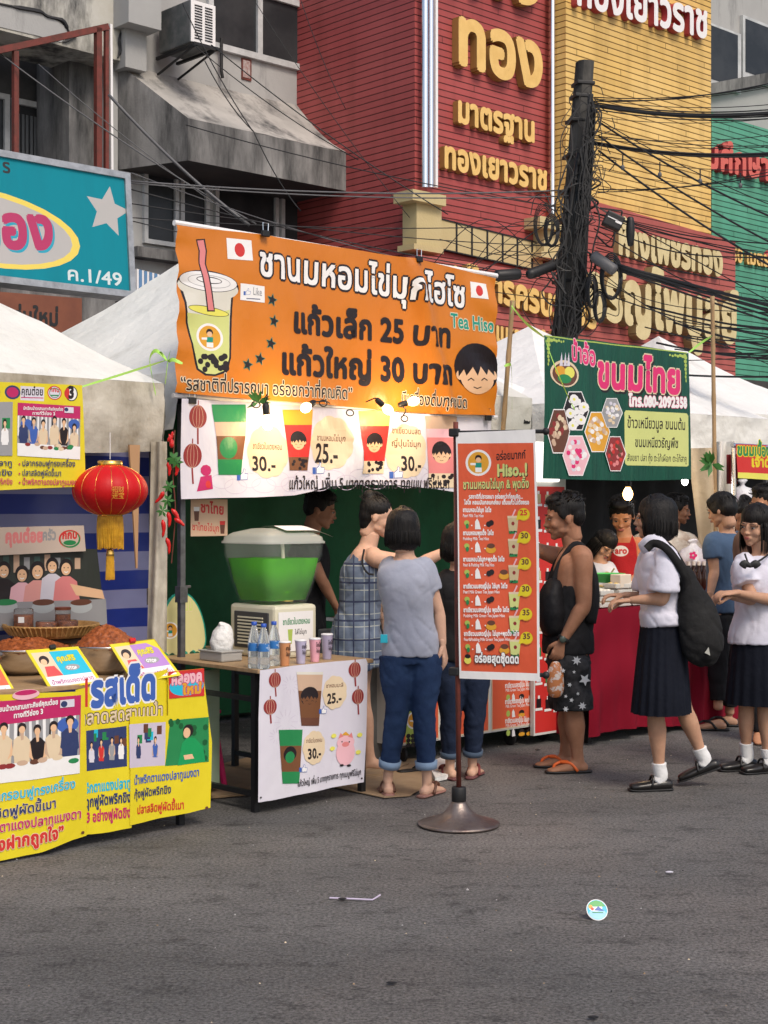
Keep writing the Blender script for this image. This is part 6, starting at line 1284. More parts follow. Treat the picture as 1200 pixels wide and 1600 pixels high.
BAGM = mat('thin_plastic_bag', (.62, .62, .64), rough=.3, bump=.7, bscale=20, col2=(.45, .4, .45), scale=10)
c = P(1082, 893, 11.4); pbag(c, (.11, .09, .20), 'pale plastic bag with a pink flower mark behind the sauce bottles', BAGM); c = P(1108, 893, 11.5); pbag(c, (.09, .08, .2), 'clear plastic bag of snacks at the right of the sauce bottles', BAGM)
c = P(1040, 880, 11.9); pbag(c, (.3, .1, .28), 'bulky clear bag of snacks in the shade at the back of the stall', mat('snack_bag', (.5, .45, .38), rough=.3, bump=.8, bscale=15, col2=(.35, .25, .18), scale=12))
c = P(1160, 805, 13.0); pbag(c, (.12, .1, .26), 'white plastic bag with red print hanging behind the boy in blue', BAGM)
fl = Plane(P(1082, 870, 11.28)); a_ = Art(fl); 
for k_ in range(5): a_.ell(1083 + 4 * math.cos(k_ * 1.256), 868 + 4 * math.sin(k_ * 1.256), 2.6, 2.6, HPK, n=10)
tag(a_.build('flower_mark'), 'pink flower mark printed on the pale bag', 'print')
# back curtain of the dessert stall
PBK = PRT.off(-2.2); bc = thing('back_curtain', 'near black curtain at the back of the dessert stall', 'curtain', PBK.hit(1000, 1000)); a, b = PBK.uv(880, 900).x, PBK.uv(1230, 900).x
mb = MB(); mb.grid(lambda s, q: PBK.at(a + (b - a) * s, 0, .03 * math.sin(s * 60)).xy.to_3d() + UP * (2.3 - 2.2 * q), 90, 6, mat('black_curtain', (.012, .012, .013), rough=.85, col2=(.02, .02, .02), scale=3)); mb.build('cloth', parent=bc, smooth=True)
c = P(981, 772, 10.6); bulb('light_bulb', 'lit warm bulb hanging over the dessert stall vendor', c, (0, 0, -1), .036, 4.5, [c + UP * .25, P(985, 700, 10.9)], col=(1, .72, .4))
c = P(1070, 752, 11.6); bulb('light_bulb', 'small white lit lamp under the right end of the green banner', c, (0, -.2, -1), .026, 1.5, [c + UP * .2], m=BULBW, col=(1, .95, .9))
# litter on the road
c = G(933, 1436); cu = thing('cup_lid', 'round blue green and white drink seal lying on the bare road', 'drink seal', c + UP * .03); ax = Vector((.1, -.75, .65)).normalized(); pl = Plane(c + UP * .035, Vector((1, .1, 0)), Vector((0, .55, .8)))
a_ = Art(pl); 
def ce_(x, y, rx, ry, m, n=30): a_.polyuv([(x + rx * math.cos(i * 2 * math.pi / n), y + ry * math.sin(i * 2 * math.pi / n)) for i in range(n)], m)
ce_(0, 0, .038, .038, LBL); ce_(0, -.016, .033, .020, V('pale_blue', (.25, .55, .75))); ce_(-.005, .008, .026, .014, PURE); a_.polyuv([(-.034, .014), (0, .012), (.034, .012), (.022, .030), (0, .037), (-.022, .030)], V('seal_green', (.05, .35, .08))); ce_(-.024, .012, .008, .008, AMB); ce_(-.018, .004, .006, .006, RED); a_.polyuv([(-.012, -.002), (.006, .014), (.016, .004), (.028, -.006)], BLUE); a_.polyuv([(-.02, -.012), (.022, -.014), (.022, -.010), (-.02, -.008)], GRN)
a_.build('print', parent=cu); mb = MB(); p_ = pl.off(-.004); mb.lathe(pl.at(0, 0, -.004), [(0, -.006), (.036, -.006), (.041, 0), (.041, .003), (.0385, .0035), (0, .0035)], WHL, seg=36, ax=(pl.u, pl.v, pl.n)); mb.build('disc', parent=cu)
mb = MB(); a, b, c2 = G(515, 1406), G(582, 1409), G(594, 1404); mb.tube([a + UP * .008, b + UP * .008, c2 + UP * .014], .0035, mat('lilac_straw', (.55, .48, .62), rough=.4), seg=8); tag(mb.build('straw'), 'bent lilac drinking straw lying on the road', 'straw')
r2 = random.Random(77); mb = MB()
for i in range(420):
    X_, Y_ = r2.uniform(-2.2, 3.2), r2.uniform(3.9, 11.5); rr = r2.uniform(.0015, .0045) * (1.6 if r2.random() < .06 else 1); p = Vector((X_, Y_, .006 + rr * .4)); n_ = 5
    mb.add([p + Vector((rr * math.cos(a_) * r2.uniform(.7, 1.3), rr * math.sin(a_) * r2.uniform(.7, 1.3), -rr * .4)) for a_ in [2 * math.pi * k_ / n_ for k_ in range(n_)]] + [p + UP * rr * .7], [(k_, (k_ + 1) % n_, n_) for k_ in range(n_)], (MATS['sign_grey'], CARD, BLACK, CRM)[r2.randrange(4)])
tag(mb.build('road_grit'), kind='stuff')
for x, y, l, m in ((535, 1408, 'small dark leaf scrap touching the lilac straw', BLACK), (612, 1540, 'dark smear of litter low in the centre of the road', BLACK), (927, 1594, 'tiny dark scrap near the bottom right of the road', BLACK), (840, 1174, 'small dark scrap of litter near the cart castors', BLACK), (1046, 1366, 'pale crumb of litter on the road at the right', WHI)):
    g = G(x, y); mb = MB(); mb.ell(g + UP * .010, (.018, .01, .004), m, seg=8, rings=5); tag(mb.build('litter'), l, 'litter')
# ================================================================ people
def skin(name, c, c2): return mat(name, c, rough=.62, spec=.3, col2=c2, scale=14, bump=.25, bscale=90, sss=.06)
SK1 = skin('skin_light', (.56, .34, .24), (.62, .38, .27)); SK2 = skin('skin_tan', (.30, .145, .085), (.36, .18, .11)); SK3 = skin('skin_medium', (.43, .24, .155), (.50, .29, .19)); SK4 = skin('skin_warm', (.46, .22, .12), (.52, .27, .16))
def hairmat():
    m = mat('black_hair', (.006, .0055, .0055), rough=.5, spec=.3, col2=(.016, .013, .012), scale=30, stretch=(5, 5, .35), bump=.9, bscale=55, thresh=(.45, .75)); return m
HAIR = hairmat()
def cloth(name, c, c2=None, rough=.85, bs=7, b=.7, sc=3, sheen=.1, **k): return mat(name, c, rough=rough, col2=c2 or tuple(x * .88 for x in c), scale=sc, bump=b, bscale=bs, sheen=sheen if max(c) > .1 else 0, spec=.5 if max(c) > .1 else .2, **k)
LIP = mat('lips', (.42, .13, .11), rough=.4); EYEW = mat('eye_white', (.40, .37, .35), rough=.3); IRIS = mat('dark_iris', (.012, .007, .005), rough=.1)
def fold(mb, amp, sc=9, st=(1, 1, .45), seed=0):
    # cloth folds: push the skin in and out along its own normals, with sharper creases running down and across
    nr = [Vector((0, 0, 0)) for _ in mb.v]
    for f in mb.f:
        if len(f) < 3: continue
        n = (mb.v[f[1]] - mb.v[f[0]]).cross(mb.v[f[2]] - mb.v[f[0]])
        for i in f: nr[i] = nr[i] + n
    for i, q in enumerate(mb.v):
        n = nr[i].normalized(); a = Vector((q.x * sc * st[0] + seed, q.y * sc * st[1], q.z * sc * st[2])); d = noise.noise(a)
        b1 = noise.noise(Vector((q.x * sc * .9 + q.z * 5 + seed, q.y * sc, q.z * sc * .5))); b2 = noise.noise(Vector((q.x * sc * 1.4 - q.z * 9, q.y * sc + seed, q.z * sc * .9 + q.x * 4)))
        mb.v[i] = q + n * amp * (.9 * d - .60 * math.exp(-(b1 / .10) ** 2) - .35 * math.exp(-(b2 / .09) ** 2) + .35)
    return mb
def head_parts(c, f, up, s, skn, mouth=True, gaze=True, fem=False):
    f = f.normalized(); r = f.cross(up).normalized(); up = r.cross(f).normalized(); M = Matrix((r, f, up)).transposed()
    at = lambda a, b, d: c + (r * a + f * b + up * d) * s
    mb = MB(); E = lambda p, rad: mb.ell(at(*p), Vector(rad) * s, rot=M, seg=20, rings=14)
    E((0, -.008, .028), (.075, .092, .086)); E((0, .030, -.018), (.062, .058, .062)); E((0, .036, -.060), (.046, .046, .040)); E((0, .062, -.088), (.022, .020, .018)); E((0, -.018, -.03), (.057, .054, .05))
    for k in (-1, 1): E((k * .036, .058, -.028), (.023, .022, .022)); E((k * .028, .072, .018), (.026, .016, .010)); E((k * .075, -.008, -.008), (.008, .016, .026)); E((k * .040, .020, -.058), (.016, .032, .020))
    E((0, .088, -.008), (.009, .014, .028)); E((0, .101, -.028), (.011, .012, .010)); E((.010, .092, -.031), (.009, .010, .007)); E((-.010, .092, -.031), (.009, .010, .007)); E((0, .082, -.056), (.022, .014, .012))
    mb.loft([(at(0, -.020, -.03), .050 * s, .054 * s), (at(0, -.026, -.08), .050 * s, .050 * s), (at(0, -.032, -.115), .048 * s, .048 * s)], side=r, seg=16)
    out = remesh(mb, .0055 * s, 4, skn)
    for k in (-1, 1):
        out.ell(at(k * .031, .0815, .001), Vector((.0115, .0058, .0042)) * s, EYEW, rot=M, seg=12, rings=8); out.ell(at(k * .031, .0868, .001), Vector((.0058, .003, .0044)) * s, IRIS, rot=M, seg=10, rings=6)
        out.tube([at(k * .017, .0865, .004), at(k * .031, .0915, .0085), at(k * .045, .083, .004)], .0014 * s, IRIS, seg=5, sm=4); out.tube([at(k * .014, .091, .021), at(k * .032, .093, .026), at(k * .052, .078, .021)], [.0018 * s, .0026 * s, .0012 * s], HAIR, seg=5, sm=4)
    out.ell(at(0, .0955, -.0525), Vector((.020, .005, .0042)) * s, LIP, rot=M, seg=14, rings=8); out.ell(at(0, .0935, -.060), Vector((.017, .006, .005)) * s, LIP, rot=M, seg=14, rings=8)
    return out, at, M, r, f, up
def strands(mb, at, s, M, n, seed, fn):
    r3 = random.Random(seed)
    for i in range(n): pts, w = fn(r3); mb.tube([at(*p) for p in pts], [w * s, w * s, w * .25 * s], HAIR, seg=4, sm=3)
def hair(kind, at, M, s, seed=1):
    mb = MB(); E = lambda p, rad: mb.ell(at(*p), Vector(rad) * s, rot=M, seg=24, rings=16); r_ = M.col[0].xyz
    if kind == 'short':
        E((0, -.016, .050), (.082, .096, .078)); E((0, -.052, .010), (.072, .056, .068)); E((0, .030, .096), (.060, .056, .030))
        for k in (-1, 1): E((k * .073, .008, .022), (.009, .030, .034))
    elif kind == 'bowl':
        E((0, -.010, .046), (.086, .100, .084)); E((0, -.046, .004), (.080, .064, .072)); E((0, .040, .070), (.070, .052, .036))
        for k in (-1, 1): E((k * .074, .010, .016), (.012, .040, .044))
    elif kind in ('bob', 'part'):
        mb.loft([(at(0, -.018, .118), .030 * s, .036 * s), (at(0, -.018, .098), .068 * s, .078 * s), (at(0, -.018, .055), .090 * s, .100 * s), (at(0, -.020, 0), .098 * s, .100 * s), (at(0, -.024, -.05), .101 * s, .094 * s), (at(0, -.026, -.085), .098 * s, .086 * s)], side=r_, seg=28, cap=True, sm=5)
    elif kind == 'bun':
        E((0, -.020, .046), (.083, .096, .078)); E((0, -.050, .0), (.070, .058, .070)); E((0, -.075, .112), (.040, .036, .034)); E((0, -.052, -.045), (.056, .040, .055))
    elif kind == 'long':
        E((0, -.012, .048), (.086, .100, .084)); mb.loft([(at(0, -.03, .06), .088 * s, .092 * s), (at(0, -.036, -.03), .096 * s, .080 * s), (at(0, -.045, -.10), .09 * s, .062 * s), (at(0, -.055, -.17), .07 * s, .04 * s)], side=r_, seg=24)
    out = remesh(mb, .0085 * s, 3, HAIR)
    for i, q in enumerate(out.v):
        n = noise.noise(Vector((q.x * 90 + seed, q.y * 90, q.z * 9))); out.v[i] = q + (q - at(0, -.02, .02)).normalized() * .0035 * n * s
    r3 = random.Random(seed)
    if kind in ('bob', 'part', 'long'):
        for i in range(110):
            a = R(r3.uniform(-230, 50)); rr = .096 * s; x, y = .097 * math.cos(a), .094 * math.sin(a) - .022; lo = (-.085 if kind != 'long' else -.14) - r3.random() * .016
            out.tube([at(x * .93, y * .93, .03), at(x * 1.03, y * 1.03, -.03), at(x * 1.03, y * 1.02, lo + .02), at(x * .98, y * .98, lo)], [.003 * s, .0035 * s, .003 * s, .001 * s], HAIR, seg=4, sm=2)
        for i in range(46 if kind == 'bob' else 16):                         # fringe and side locks round the face
            a = R(r3.uniform(20, 160)); x = .085 * math.cos(a); y = .075 * math.sin(a) + .0; out.tube([at(x * .4, .02, .122), at(x * .85, y * .9, .088), at(x, y + .008, .045 - .02 * r3.random() - .04 * abs(math.cos(a)))], [.004 * s, .004 * s, .0012 * s], HAIR, seg=4, sm=3)
    else:
        for i in range(300 if kind != 'bun' else 90):
            th, ph = r3.uniform(.05, 1.35), r3.uniform(0, 6.28); x, y, z = .083 * math.sin(th) * math.cos(ph), .096 * math.sin(th) * math.sin(ph) - .014, .048 + .080 * math.cos(th)
            if kind == 'bun': d = Vector((-x * .3, -.03, .02))
            else: d = Vector((x * .15 + r3.uniform(-.01, .01), .018 if y > 0 else -.012, .012 if kind == 'short' else -.03))
            out.tube([at(x * .97, y * .97, z), at(x * 1.02 + d.x * .5, y * 1.02 + d.y * .5, z + d.z * .5), at(x * 1.02 + d.x, y * 1.02 + d.y, z + d.z)], [.0022 * s, .0019 * s, .0007 * s], HAIR, seg=4)
    return out
def hand_mb(w, d, n, s, m, curl=.5, thumb=1):
    # w wrist, d finger direction, n palm normal, thumb +1/-1 picks the side
    d = d.normalized(); n = (n - n.dot(d) * d).normalized(); sd = d.cross(n).normalized() * thumb; at = lambda a, b, c_: w + (sd * a + d * b + n * c_) * s
    mb = MB(); mb.loft([(at(0, -.03, 0), .022 * s, .017 * s), (at(0, .01, 0), .026 * s, .015 * s), (at(-.002, .05, 0), .038 * s, .013 * s), (at(-.002, .078, .001), .038 * s, .010 * s)], side=sd, seg=14, sm=3)
    for i, (x, L) in enumerate(((.028, .068), (.010, .076), (-.010, .071), (-.029, .056))):
        a, p = 0, Vector((x, .080, .0)); pts = [at(*p)]
        for k in range(3):
            a += curl * (.75, 1.0, .7)[k]; p = p + Vector((x * .02, math.cos(a), math.sin(a))) * L * (.45, .32, .25)[k]; pts.append(at(*p))
        mb.tube([at(x, .06, 0)] + pts, [.0098 * s, .0094 * s, .0086 * s, .0080 * s, .0062 * s], seg=10, sm=3)
    mb.tube([at(.022, .012, .002), at(.048, .040, .010), at(.054, .066, .020 + .01 * curl), at(.048, .088, .028 + .02 * curl)], [.0125 * s, .0115 * s, .0095 * s, .0070 * s], seg=10, sm=3)
    return remesh(mb, .0042 * s, 2, m)
def foot_pts(mb, an, toe, s, side, lift=0):
    # ankle down to heel and out to the toes
    t = toe.normalized(); z0 = an.z
    mb.loft([(an - t * .045 * s + Vector((0, 0, -an.z + lift + .030)), .028 * s, .026 * s), (an + t * .02 * s + Vector((0, 0, -an.z + lift + .040)), .033 * s, .036 * s), (an + t * .09 * s + Vector((0, 0, -an.z + lift + .026)), .040 * s, .024 * s), (an + t * .15 * s + Vector((0, 0, -an.z + lift + .018)), .040 * s, .015 * s), (an + t * .175 * s + Vector((0, 0, -an.z + lift + .014)), .028 * s, .011 * s)], side=side, seg=14)
class Body:
    def __init__(b, name, label, Y, group=None):
        b.Y = Y; b.label = label; b.k = Y / FPX
    def J(b, x, y, dy=0): return P(x, y, b.Y + dy)
def person(label, Y, j, side, face, up=(0, 0, 1), s=1.0, hs=1.0, skn=SK3, hairk='short', tors=(1, 1), hand=None, feet=True, legs=True, arm=(1, 1), leg=1.0, toes=None, seed=1, noarm=(), clothes=None):
    J = lambda k: P(j[k][0], j[k][1], Y + (j[k][2] if len(j[k]) > 2 else 0)); S_ = Vector(side).normalized(); F_ = Vector((0, 0, 1)).cross(S_)
    root = Vector((J('pel').x, J('pel').y, 0)); t = thing('person', label, 'person', root); mb = MB()
    pel, neck, hd = J('pel'), J('neck'), J('head'); ch = pel.lerp(neck, .68); wa = pel.lerp(neck, .33); tw, td = tors
    T = [(pel - UP * .06 * s, .15 * s * tw, .10 * s * td), (pel + UP * .02, .152 * s * tw, .105 * s * td), (wa, .122 * s * tw, .088 * s * td), (ch, .150 * s * tw, .105 * s * td), (pel.lerp(neck, .88), .148 * s * tw, .085 * s * td), (neck - (neck - pel) * .02, .075 * s, .062 * s)]
    mb.loft(T, side=S_, seg=24); mb.loft([(neck - (neck - pel) * .04, .058 * s, .056 * s), (neck.lerp(hd, .45), .050 * s, .052 * s)], side=S_, seg=16)
    pts = {}
    for q in 'LR':
        sh = J('sh' + q) if 'sh' + q in j else pel.lerp(neck, .9) + S_ * (.165 * s * tw) * (1 if q == 'R' else -1) - UP * .01
        el = J('el' + q) if 'el' + q in j else sh - UP * .29 * s; wr = J('wr' + q) if 'wr' + q in j else el - UP * .25 * s
        pts['sh' + q], pts['el' + q], pts['wr' + q] = sh, el, wr
        if q in noarm: continue
        a0 = arm[0]; mb.loft([(sh + (neck - sh) * .35, .05 * s * a0, .045 * s * a0), (sh, .052 * s * a0, .050 * s * a0), (sh.lerp(el, .45), .046 * s * a0, .044 * s * a0), (el, .036 * s * a0, .036 * s * a0), (el.lerp(wr, .25), .038 * s * a0, .036 * s * a0), (wr, .025 * s * a0, .020 * s * a0)], side=S_, seg=14)
        hip = J('hip' + q) if 'hip' + q in j else pel + S_ * (.082 * s) * (1 if q == 'R' else -1) - UP * .05; pts['hip' + q] = hip
    for q in 'LR':
        hip = J('hip' + q) if 'hip' + q in j else pel + S_ * (.082 * s) * (1 if q == 'R' else -1) - UP * .05; pts['hip' + q] = hip
        if not legs: continue
        an = J('an' + q) if 'an' + q in j else Vector((hip.x, hip.y, .07)); kn = J('kn' + q) if 'kn' + q in j else hip.lerp(an, .52); pts['kn' + q], pts['an' + q] = kn, an
        l0 = leg * s; mb.loft([(hip, .085 * l0, .088 * l0), (hip.lerp(kn, .5), .073 * l0, .076 * l0), (kn, .052 * l0, .055 * l0), (kn.lerp(an, .3), .053 * l0, .058 * l0), (kn.lerp(an, .75), .034 * l0, .036 * l0), (an, .031 * l0, .036 * l0), (an - UP * .03, .03 * l0, .038 * l0)], side=S_, seg=16)
        td_ = Vector(toes['toe' + q]) if toes and 'toe' + q in toes else F_; pts['toe' + q] = td_
        if feet: foot_pts(mb, an, td_, s, td_.cross(UP), lift=(toes or {}).get('lift' + q, 0.0) + (an.z * 0))
    out = remesh(mb, .009, 3, skn)
    hp, at, M, r, f, u = head_parts(hd, Vector(face), Vector(up), s * hs, skn)
    b0 = len(out.v); 
    for src in [hp] + [hand_mb(pts['wr' + q], Vector(hd_[0]), Vector(hd_[1]), s * (hd_[4] if len(hd_) > 4 else 1), skn, hd_[2], hd_[3]) for q, hd_ in (hand or {}).items()]:
        base = len(out.v); out.v += src.v; out.f += [tuple(base + i for i in q) for q in src.f]; out.m += [out.mi(src.mats[k]) for k in src.m]
    o = out.build('body', parent=t, smooth=True); hm = hair(hairk, at, M, s * hs, seed).build('hair', parent=t, smooth=True)
    pts.update(pel=pel, neck=neck, head=hd, ch=ch, wa=wa, S=S_, F=F_, t=t, s=s, at=at, tw=tw, td=td, M=M); return pts
def top(p, m, name='shirt', ease=.016, hem=.0, sleeve=.5, amp=.006, seed=0, hemw=1.0, collar=True, nosl=(), slw=.062, drop=.16, vox=.010):
    s, S_, pel, neck = p['s'], p['S'], p['pel'], p['neck']; tw, td = p['tw'], p['td']; mb = MB(); e = ease
    mb.loft([(pel - UP * hem, (.155 * s * tw + e) * hemw, (.115 * s * td + e) * hemw), (pel + UP * .04, (.152 * s * tw + e) * hemw, (.112 * s * td + e)), (p['wa'], .130 * s * tw + e, .098 * s * td + e), (p['ch'], .152 * s * tw + e, .110 * s * td + e), (pel.lerp(neck, .88), .155 * s * tw + e * .6, .088 * s * td + e * .6), (neck - (neck - pel) * .015, .078 * s, .066 * s)], side=S_, seg=28, cap=False)
    for q in 'LR':
        if q in nosl: continue
        sh, el = p['sh' + q], p['el' + q]; en = sh.lerp(el, sleeve) if sleeve <= 1 else el.lerp(p['wr' + q], sleeve - 1)
        secs = [(sh + (neck - sh) * .4, .055 * s, .05 * s), (sh, .058 * s + e * .4, .056 * s + e * .4)]
        if sleeve > 1: secs.append((el, .05 * s, .05 * s))
        secs.append((en, slw * s, slw * s)); mb.loft(secs, side=S_, seg=18, cap=False)
    out = remesh(mb, vox, 2, m); fold(out, amp, 8, seed=seed); return out.build(name, parent=p['t'], smooth=True)
def trousers(p, m, name='jeans', end=1.0, e=.014, amp=.006, cuff=None, seed=0, rise=.03, wid=1.0, shorts=False):
    s, S_ = p['s'], p['S']; mb = MB(); tw = p['tw']; mb.loft([(p['pel'] + UP * (rise - .02), .135 * s * tw, .092 * s), (p['pel'] - UP * .035, .150 * s * tw + e * .6, .106 * s + e * .3), (p['pel'] - UP * .09 * s, .155 * s * tw + e, .108 * s + e)], side=S_, seg=26, cap=False)
    for q in 'LR':
        h, k, a = p['hip' + q], p['kn' + q], p['an' + q]; f = (lambda t: h.lerp(k, t / .52) if t < .52 else k.lerp(a, (t - .52) / .48))
        T_ = [(0, .092), (.26, .084), (.52, .060), (.68, .056), (.9, .044), (1, .043)]; secs = [(f(min(t, end)), r_ * s * wid + e * .7 * wid, r_ * s * 1.04 * wid + e * .7 * wid) for t, r_ in T_ if t < end] + [(f(end), ((.045 if not shorts else .085) * s * wid + e), ((.047 if not shorts else .09) * s * wid + e))]
        mb.loft(secs, side=S_, seg=20, cap=False)
        if cuff:
            c = MB(); a0, a1 = f(end), f(end - .045); c.loft([(a0 - (a1 - a0) * .1, .060 * s, .063 * s), (a1, .064 * s, .066 * s)], cuff, side=S_, seg=20, cap=False); c.build('cuff', parent=p['t'], smooth=True)
    out = remesh(mb, .010, 2, m); fold(out, amp, 12, (1, 1, 1.5), seed); return out.build(name, parent=p['t'], smooth=True)
def skirt(p, m, z1, w0=.135, w1=.20, d1=.17, pleats=22, shift=(0, 0), name='skirt'):
    s, S_, F_ = p['s'], p['S'], p['F']; c0 = p['wa'] - UP * .02; mb = MB()
    def fn(a, q):
        th = 2 * math.pi * a; c = Vector((c0.x + shift[0] * q, c0.y + shift[1] * q, c0.z + (z1 - c0.z) * q)); k = 1 + (.010 + .055 * q) * (abs((a * pleats) % 1 - .5) * 2 - .5) + .02 * q * math.sin(th * 3 + 1)
        wx = (w0 + (w1 - w0) * q ** .8) * s; wy = (w0 * .8 + (d1 - w0 * .8) * q ** .8) * s; return c + S_ * math.cos(th) * wx * k + F_ * math.sin(th) * wy * k
    mb.grid(fn, pleats * 6, 14, m); mb.grid(lambda a, q: fn(a, 1).lerp(Vector((c0.x + shift[0], c0.y + shift[1], z1 + .1)), q * .9), pleats * 6, 2, m); return mb.build(name, parent=p['t'], smooth=True)
def shoe(p, q, m, mary=True, rot=None, lift=0.0, pitch=0):
    an = p['an' + q]; t = Vector(p['toe' + q]).normalized(); s = p['s']; sd = t.cross(UP).normalized(); mb = MB(); up = UP
    if pitch: Rm = Matrix.Rotation(pitch, 3, sd); t = Rm @ t; up = Rm @ UP
    o = an - up * (.075 * s) if pitch else Vector((an.x, an.y, lift))
    B = lambda a, h: o + t * a * s + up * h * s
    mb.loft([(B(-.06, .034), .030 * s, .030 * s), (B(-.02, .036), .035 * s, .034 * s), (B(.05, .032), .038 * s, .028 * s), (B(.12, .028), .044 * s, .024 * s), (B(.165, .024), .036 * s, .019 * s)], side=sd, seg=16)
    o1 = remesh(mb, .006, 2, m); c = MB(); c.loft([(B(-.070, .009), .031 * s, .0095 * s), (B(-.02, .009), .036 * s, .009 * s), (B(.05, .008), .036 * s, .008 * s), (B(.12, .008), .047 * s, .008 * s), (B(.178, .010), .034 * s, .008 * s)], BLACK, side=sd, seg=16); ob = o1.build('shoe', parent=p['t'], smooth=True); c.build('sole', parent=ob, smooth=True)
    if mary: c = MB(); c.tube([B(.055, .03) + sd * .040 * s, B(.045, .075) + sd * .022 * s, B(.045, .085), B(.045, .075) - sd * .022 * s, B(.055, .03) - sd * .040 * s], .007 * s, m, seg=6, sm=4); c.build('strap', parent=ob, smooth=True)
    sk = MB(); sk.loft([(B(.02, .045), .034 * s, .034 * s), (B(-.005, .08), .036 * s, .040 * s), (an + (p['kn' + q] - an).normalized() * .05, .036 * s, .040 * s), (an + (p['kn' + q] - an).normalized() * .075, .038 * s, .042 * s)], cloth('white_sock', (.72, .72, .72), b=.8, bs=60), side=sd, seg=18, cap=False); sk.build('sock', parent=p['t'], smooth=True)
def flipflop(p, q, strap, sole=BLACK, L=.27):
    an = p['an' + q]; t = Vector(p['toe' + q]).normalized(); sd = t.cross(UP).normalized(); s = p['s']; o = Vector((an.x, an.y, 0)); B = lambda a, h, w=0: o + t * a * s + UP * h + sd * w * s
    mb = MB(); mb.loft([(B(-.075, .010), .028 * s, .010), (B(-.03, .010), .036 * s, .010), (B(.05, .010), .038 * s, .010), (B(.13, .010), .048 * s, .010), (B(.185, .010), .03 * s, .009)], sole, side=sd, seg=16); ob = mb.build('flip_flop', parent=p['t'], smooth=True)
    mb = MB(); mb.tube([B(.01, .016, .040), B(.05, .060, .030), B(.10, .064, .008), B(.135, .046, .004), B(.14, .018, .004)], .0085, strap, seg=8, sm=4); mb.tube([B(.01, .016, -.040), B(.05, .060, -.024), B(.10, .064, .008)], .0085, strap, seg=8, sm=4); mb.build('strap', parent=ob, smooth=True)
# ---- 1 girl with a bob in grey tee and jeans, seen from behind
DEN = cloth('blue_denim', (.012, .026, .070), (.022, .046, .11), sc=5, bs=60, b=.5, sheen=.2); DEC = cloth('turned_up_denim', (.20, .29, .42)); 
p = person('girl with a black bob in a pale grey t-shirt and blue jeans seen from behind', 8.12, dict(head=(630, 827), neck=(633, 872, -.01), pel=(642, 1010), shL=(610, 888, .02), shR=(664, 890), elR=(686, 955, .02), wrR=(692, 1008, -.01), elL=(604, 950, .20), wrL=(618, 948, .42), knL=(621, 1105, -.04), knR=(662, 1105, -.05), anL=(606, 1213, .02), anR=(667, 1215, -.02)), (1, .12, 0), (.15, 1, -.05), s=.97, hs=1.0, skn=SK1, hairk='bob', hand={'R': ((.15, .05, -1), (-.9, .3, 0), .35, -1), 'L': ((.2, 1, 0), (0, 0, -1), .3, 1)}, toes=dict(toeL=(-.12, 1, 0), toeR=(.55, 1, 0)), leg=.93, tors=(.93, .95), arm=(.88, 1))
top(p, cloth('grey_tee', (.30, .32, .40), (.36, .38, .46), bs=6), 't_shirt', hem=.05, sleeve=.52, amp=.008, slw=.062, ease=.018); trousers(p, DEN, end=.93, cuff=DEC, e=.008)
for q in 'LR': flipflop(p, q, mat('brown_strap', (.12, .05, .03), rough=.5), mat('pink_brown_sole', (.28, .14, .11), rough=.6))
mb = MB(); c = P(600, 998, 8.03); mb.box(c, (.038, .012, .045), mat('cyan_tag', (.02, .42, .55), rough=.5), bev=.003); mb.build('cyan_purse', parent=p['t'])
# ---- 2 tea seller in plaid dress
pl_ = cloth('plaid_dress', (.10, .135, .20), (.15, .19, .27), sc=6); nt = pl_.node_tree; b = nt.nodes['Principled BSDF']; g = nt.nodes.new('ShaderNodeNewGeometry'); sx = nt.nodes.new('ShaderNodeSeparateXYZ'); nt.links.new(g.outputs['Position'], sx.inputs[0]); last = b.inputs['Base Color'].links[0].from_socket
for ax_, sc_f, wd, colr in (('Z', 14, .07, (.42, .45, .42)), ('X', 17, .07, (.38, .42, .42)), ('Z', 9, .10, (.03, .04, .09)), ('X', 11, .10, (.03, .04, .09))):
    m1 = nt.nodes.new('ShaderNodeMath'); m1.operation = 'MULTIPLY'; m1.inputs[1].default_value = sc_f; nt.links.new(sx.outputs[ax_], m1.inputs[0]); m2 = nt.nodes.new('ShaderNodeMath'); m2.operation = 'FRACT'; nt.links.new(m1.outputs[0], m2.inputs[0]); m3 = nt.nodes.new('ShaderNodeMath'); m3.operation = 'LESS_THAN'; m3.inputs[1].default_value = wd; nt.links.new(m2.outputs[0], m3.inputs[0])
    x = nt.nodes.new('ShaderNodeMix'); x.data_type = 'RGBA'; nt.links.new(m3.outputs[0], x.inputs[0]); nt.links.new(last, x.inputs[6]); x.inputs[7].default_value = (*colr, 1); last = x.outputs[2]
nt.links.new(last, b.inputs['Base Color'])
p = person('tea seller in a sleeveless blue plaid dress with a hair bun reaching over the cart', 8.95, dict(head=(589, 808), neck=(574, 853), pel=(557, 990), shR=(588, 873, -.14), elR=(655, 882, -.12), wrR=(702, 858, .0), shL=(572, 872, .15), elL=(588, 930, .2), wrL=(600, 968, .1), anL=(560, 1180, .1), anR=(578, 1188, -.05)), (-.25, -1, 0), (1, .0, -.25), up=(.2, 0, 1), s=1.0, hs=1.02, skn=SK1, hairk='bun', hand={'R': ((1, .1, -.1), (0, 0, -1), .5, 1), 'L': ((.5, 0, -1), (0, 1, 0), .5, 1)}, arm=(1.12, 1), tors=(1, 1.02))
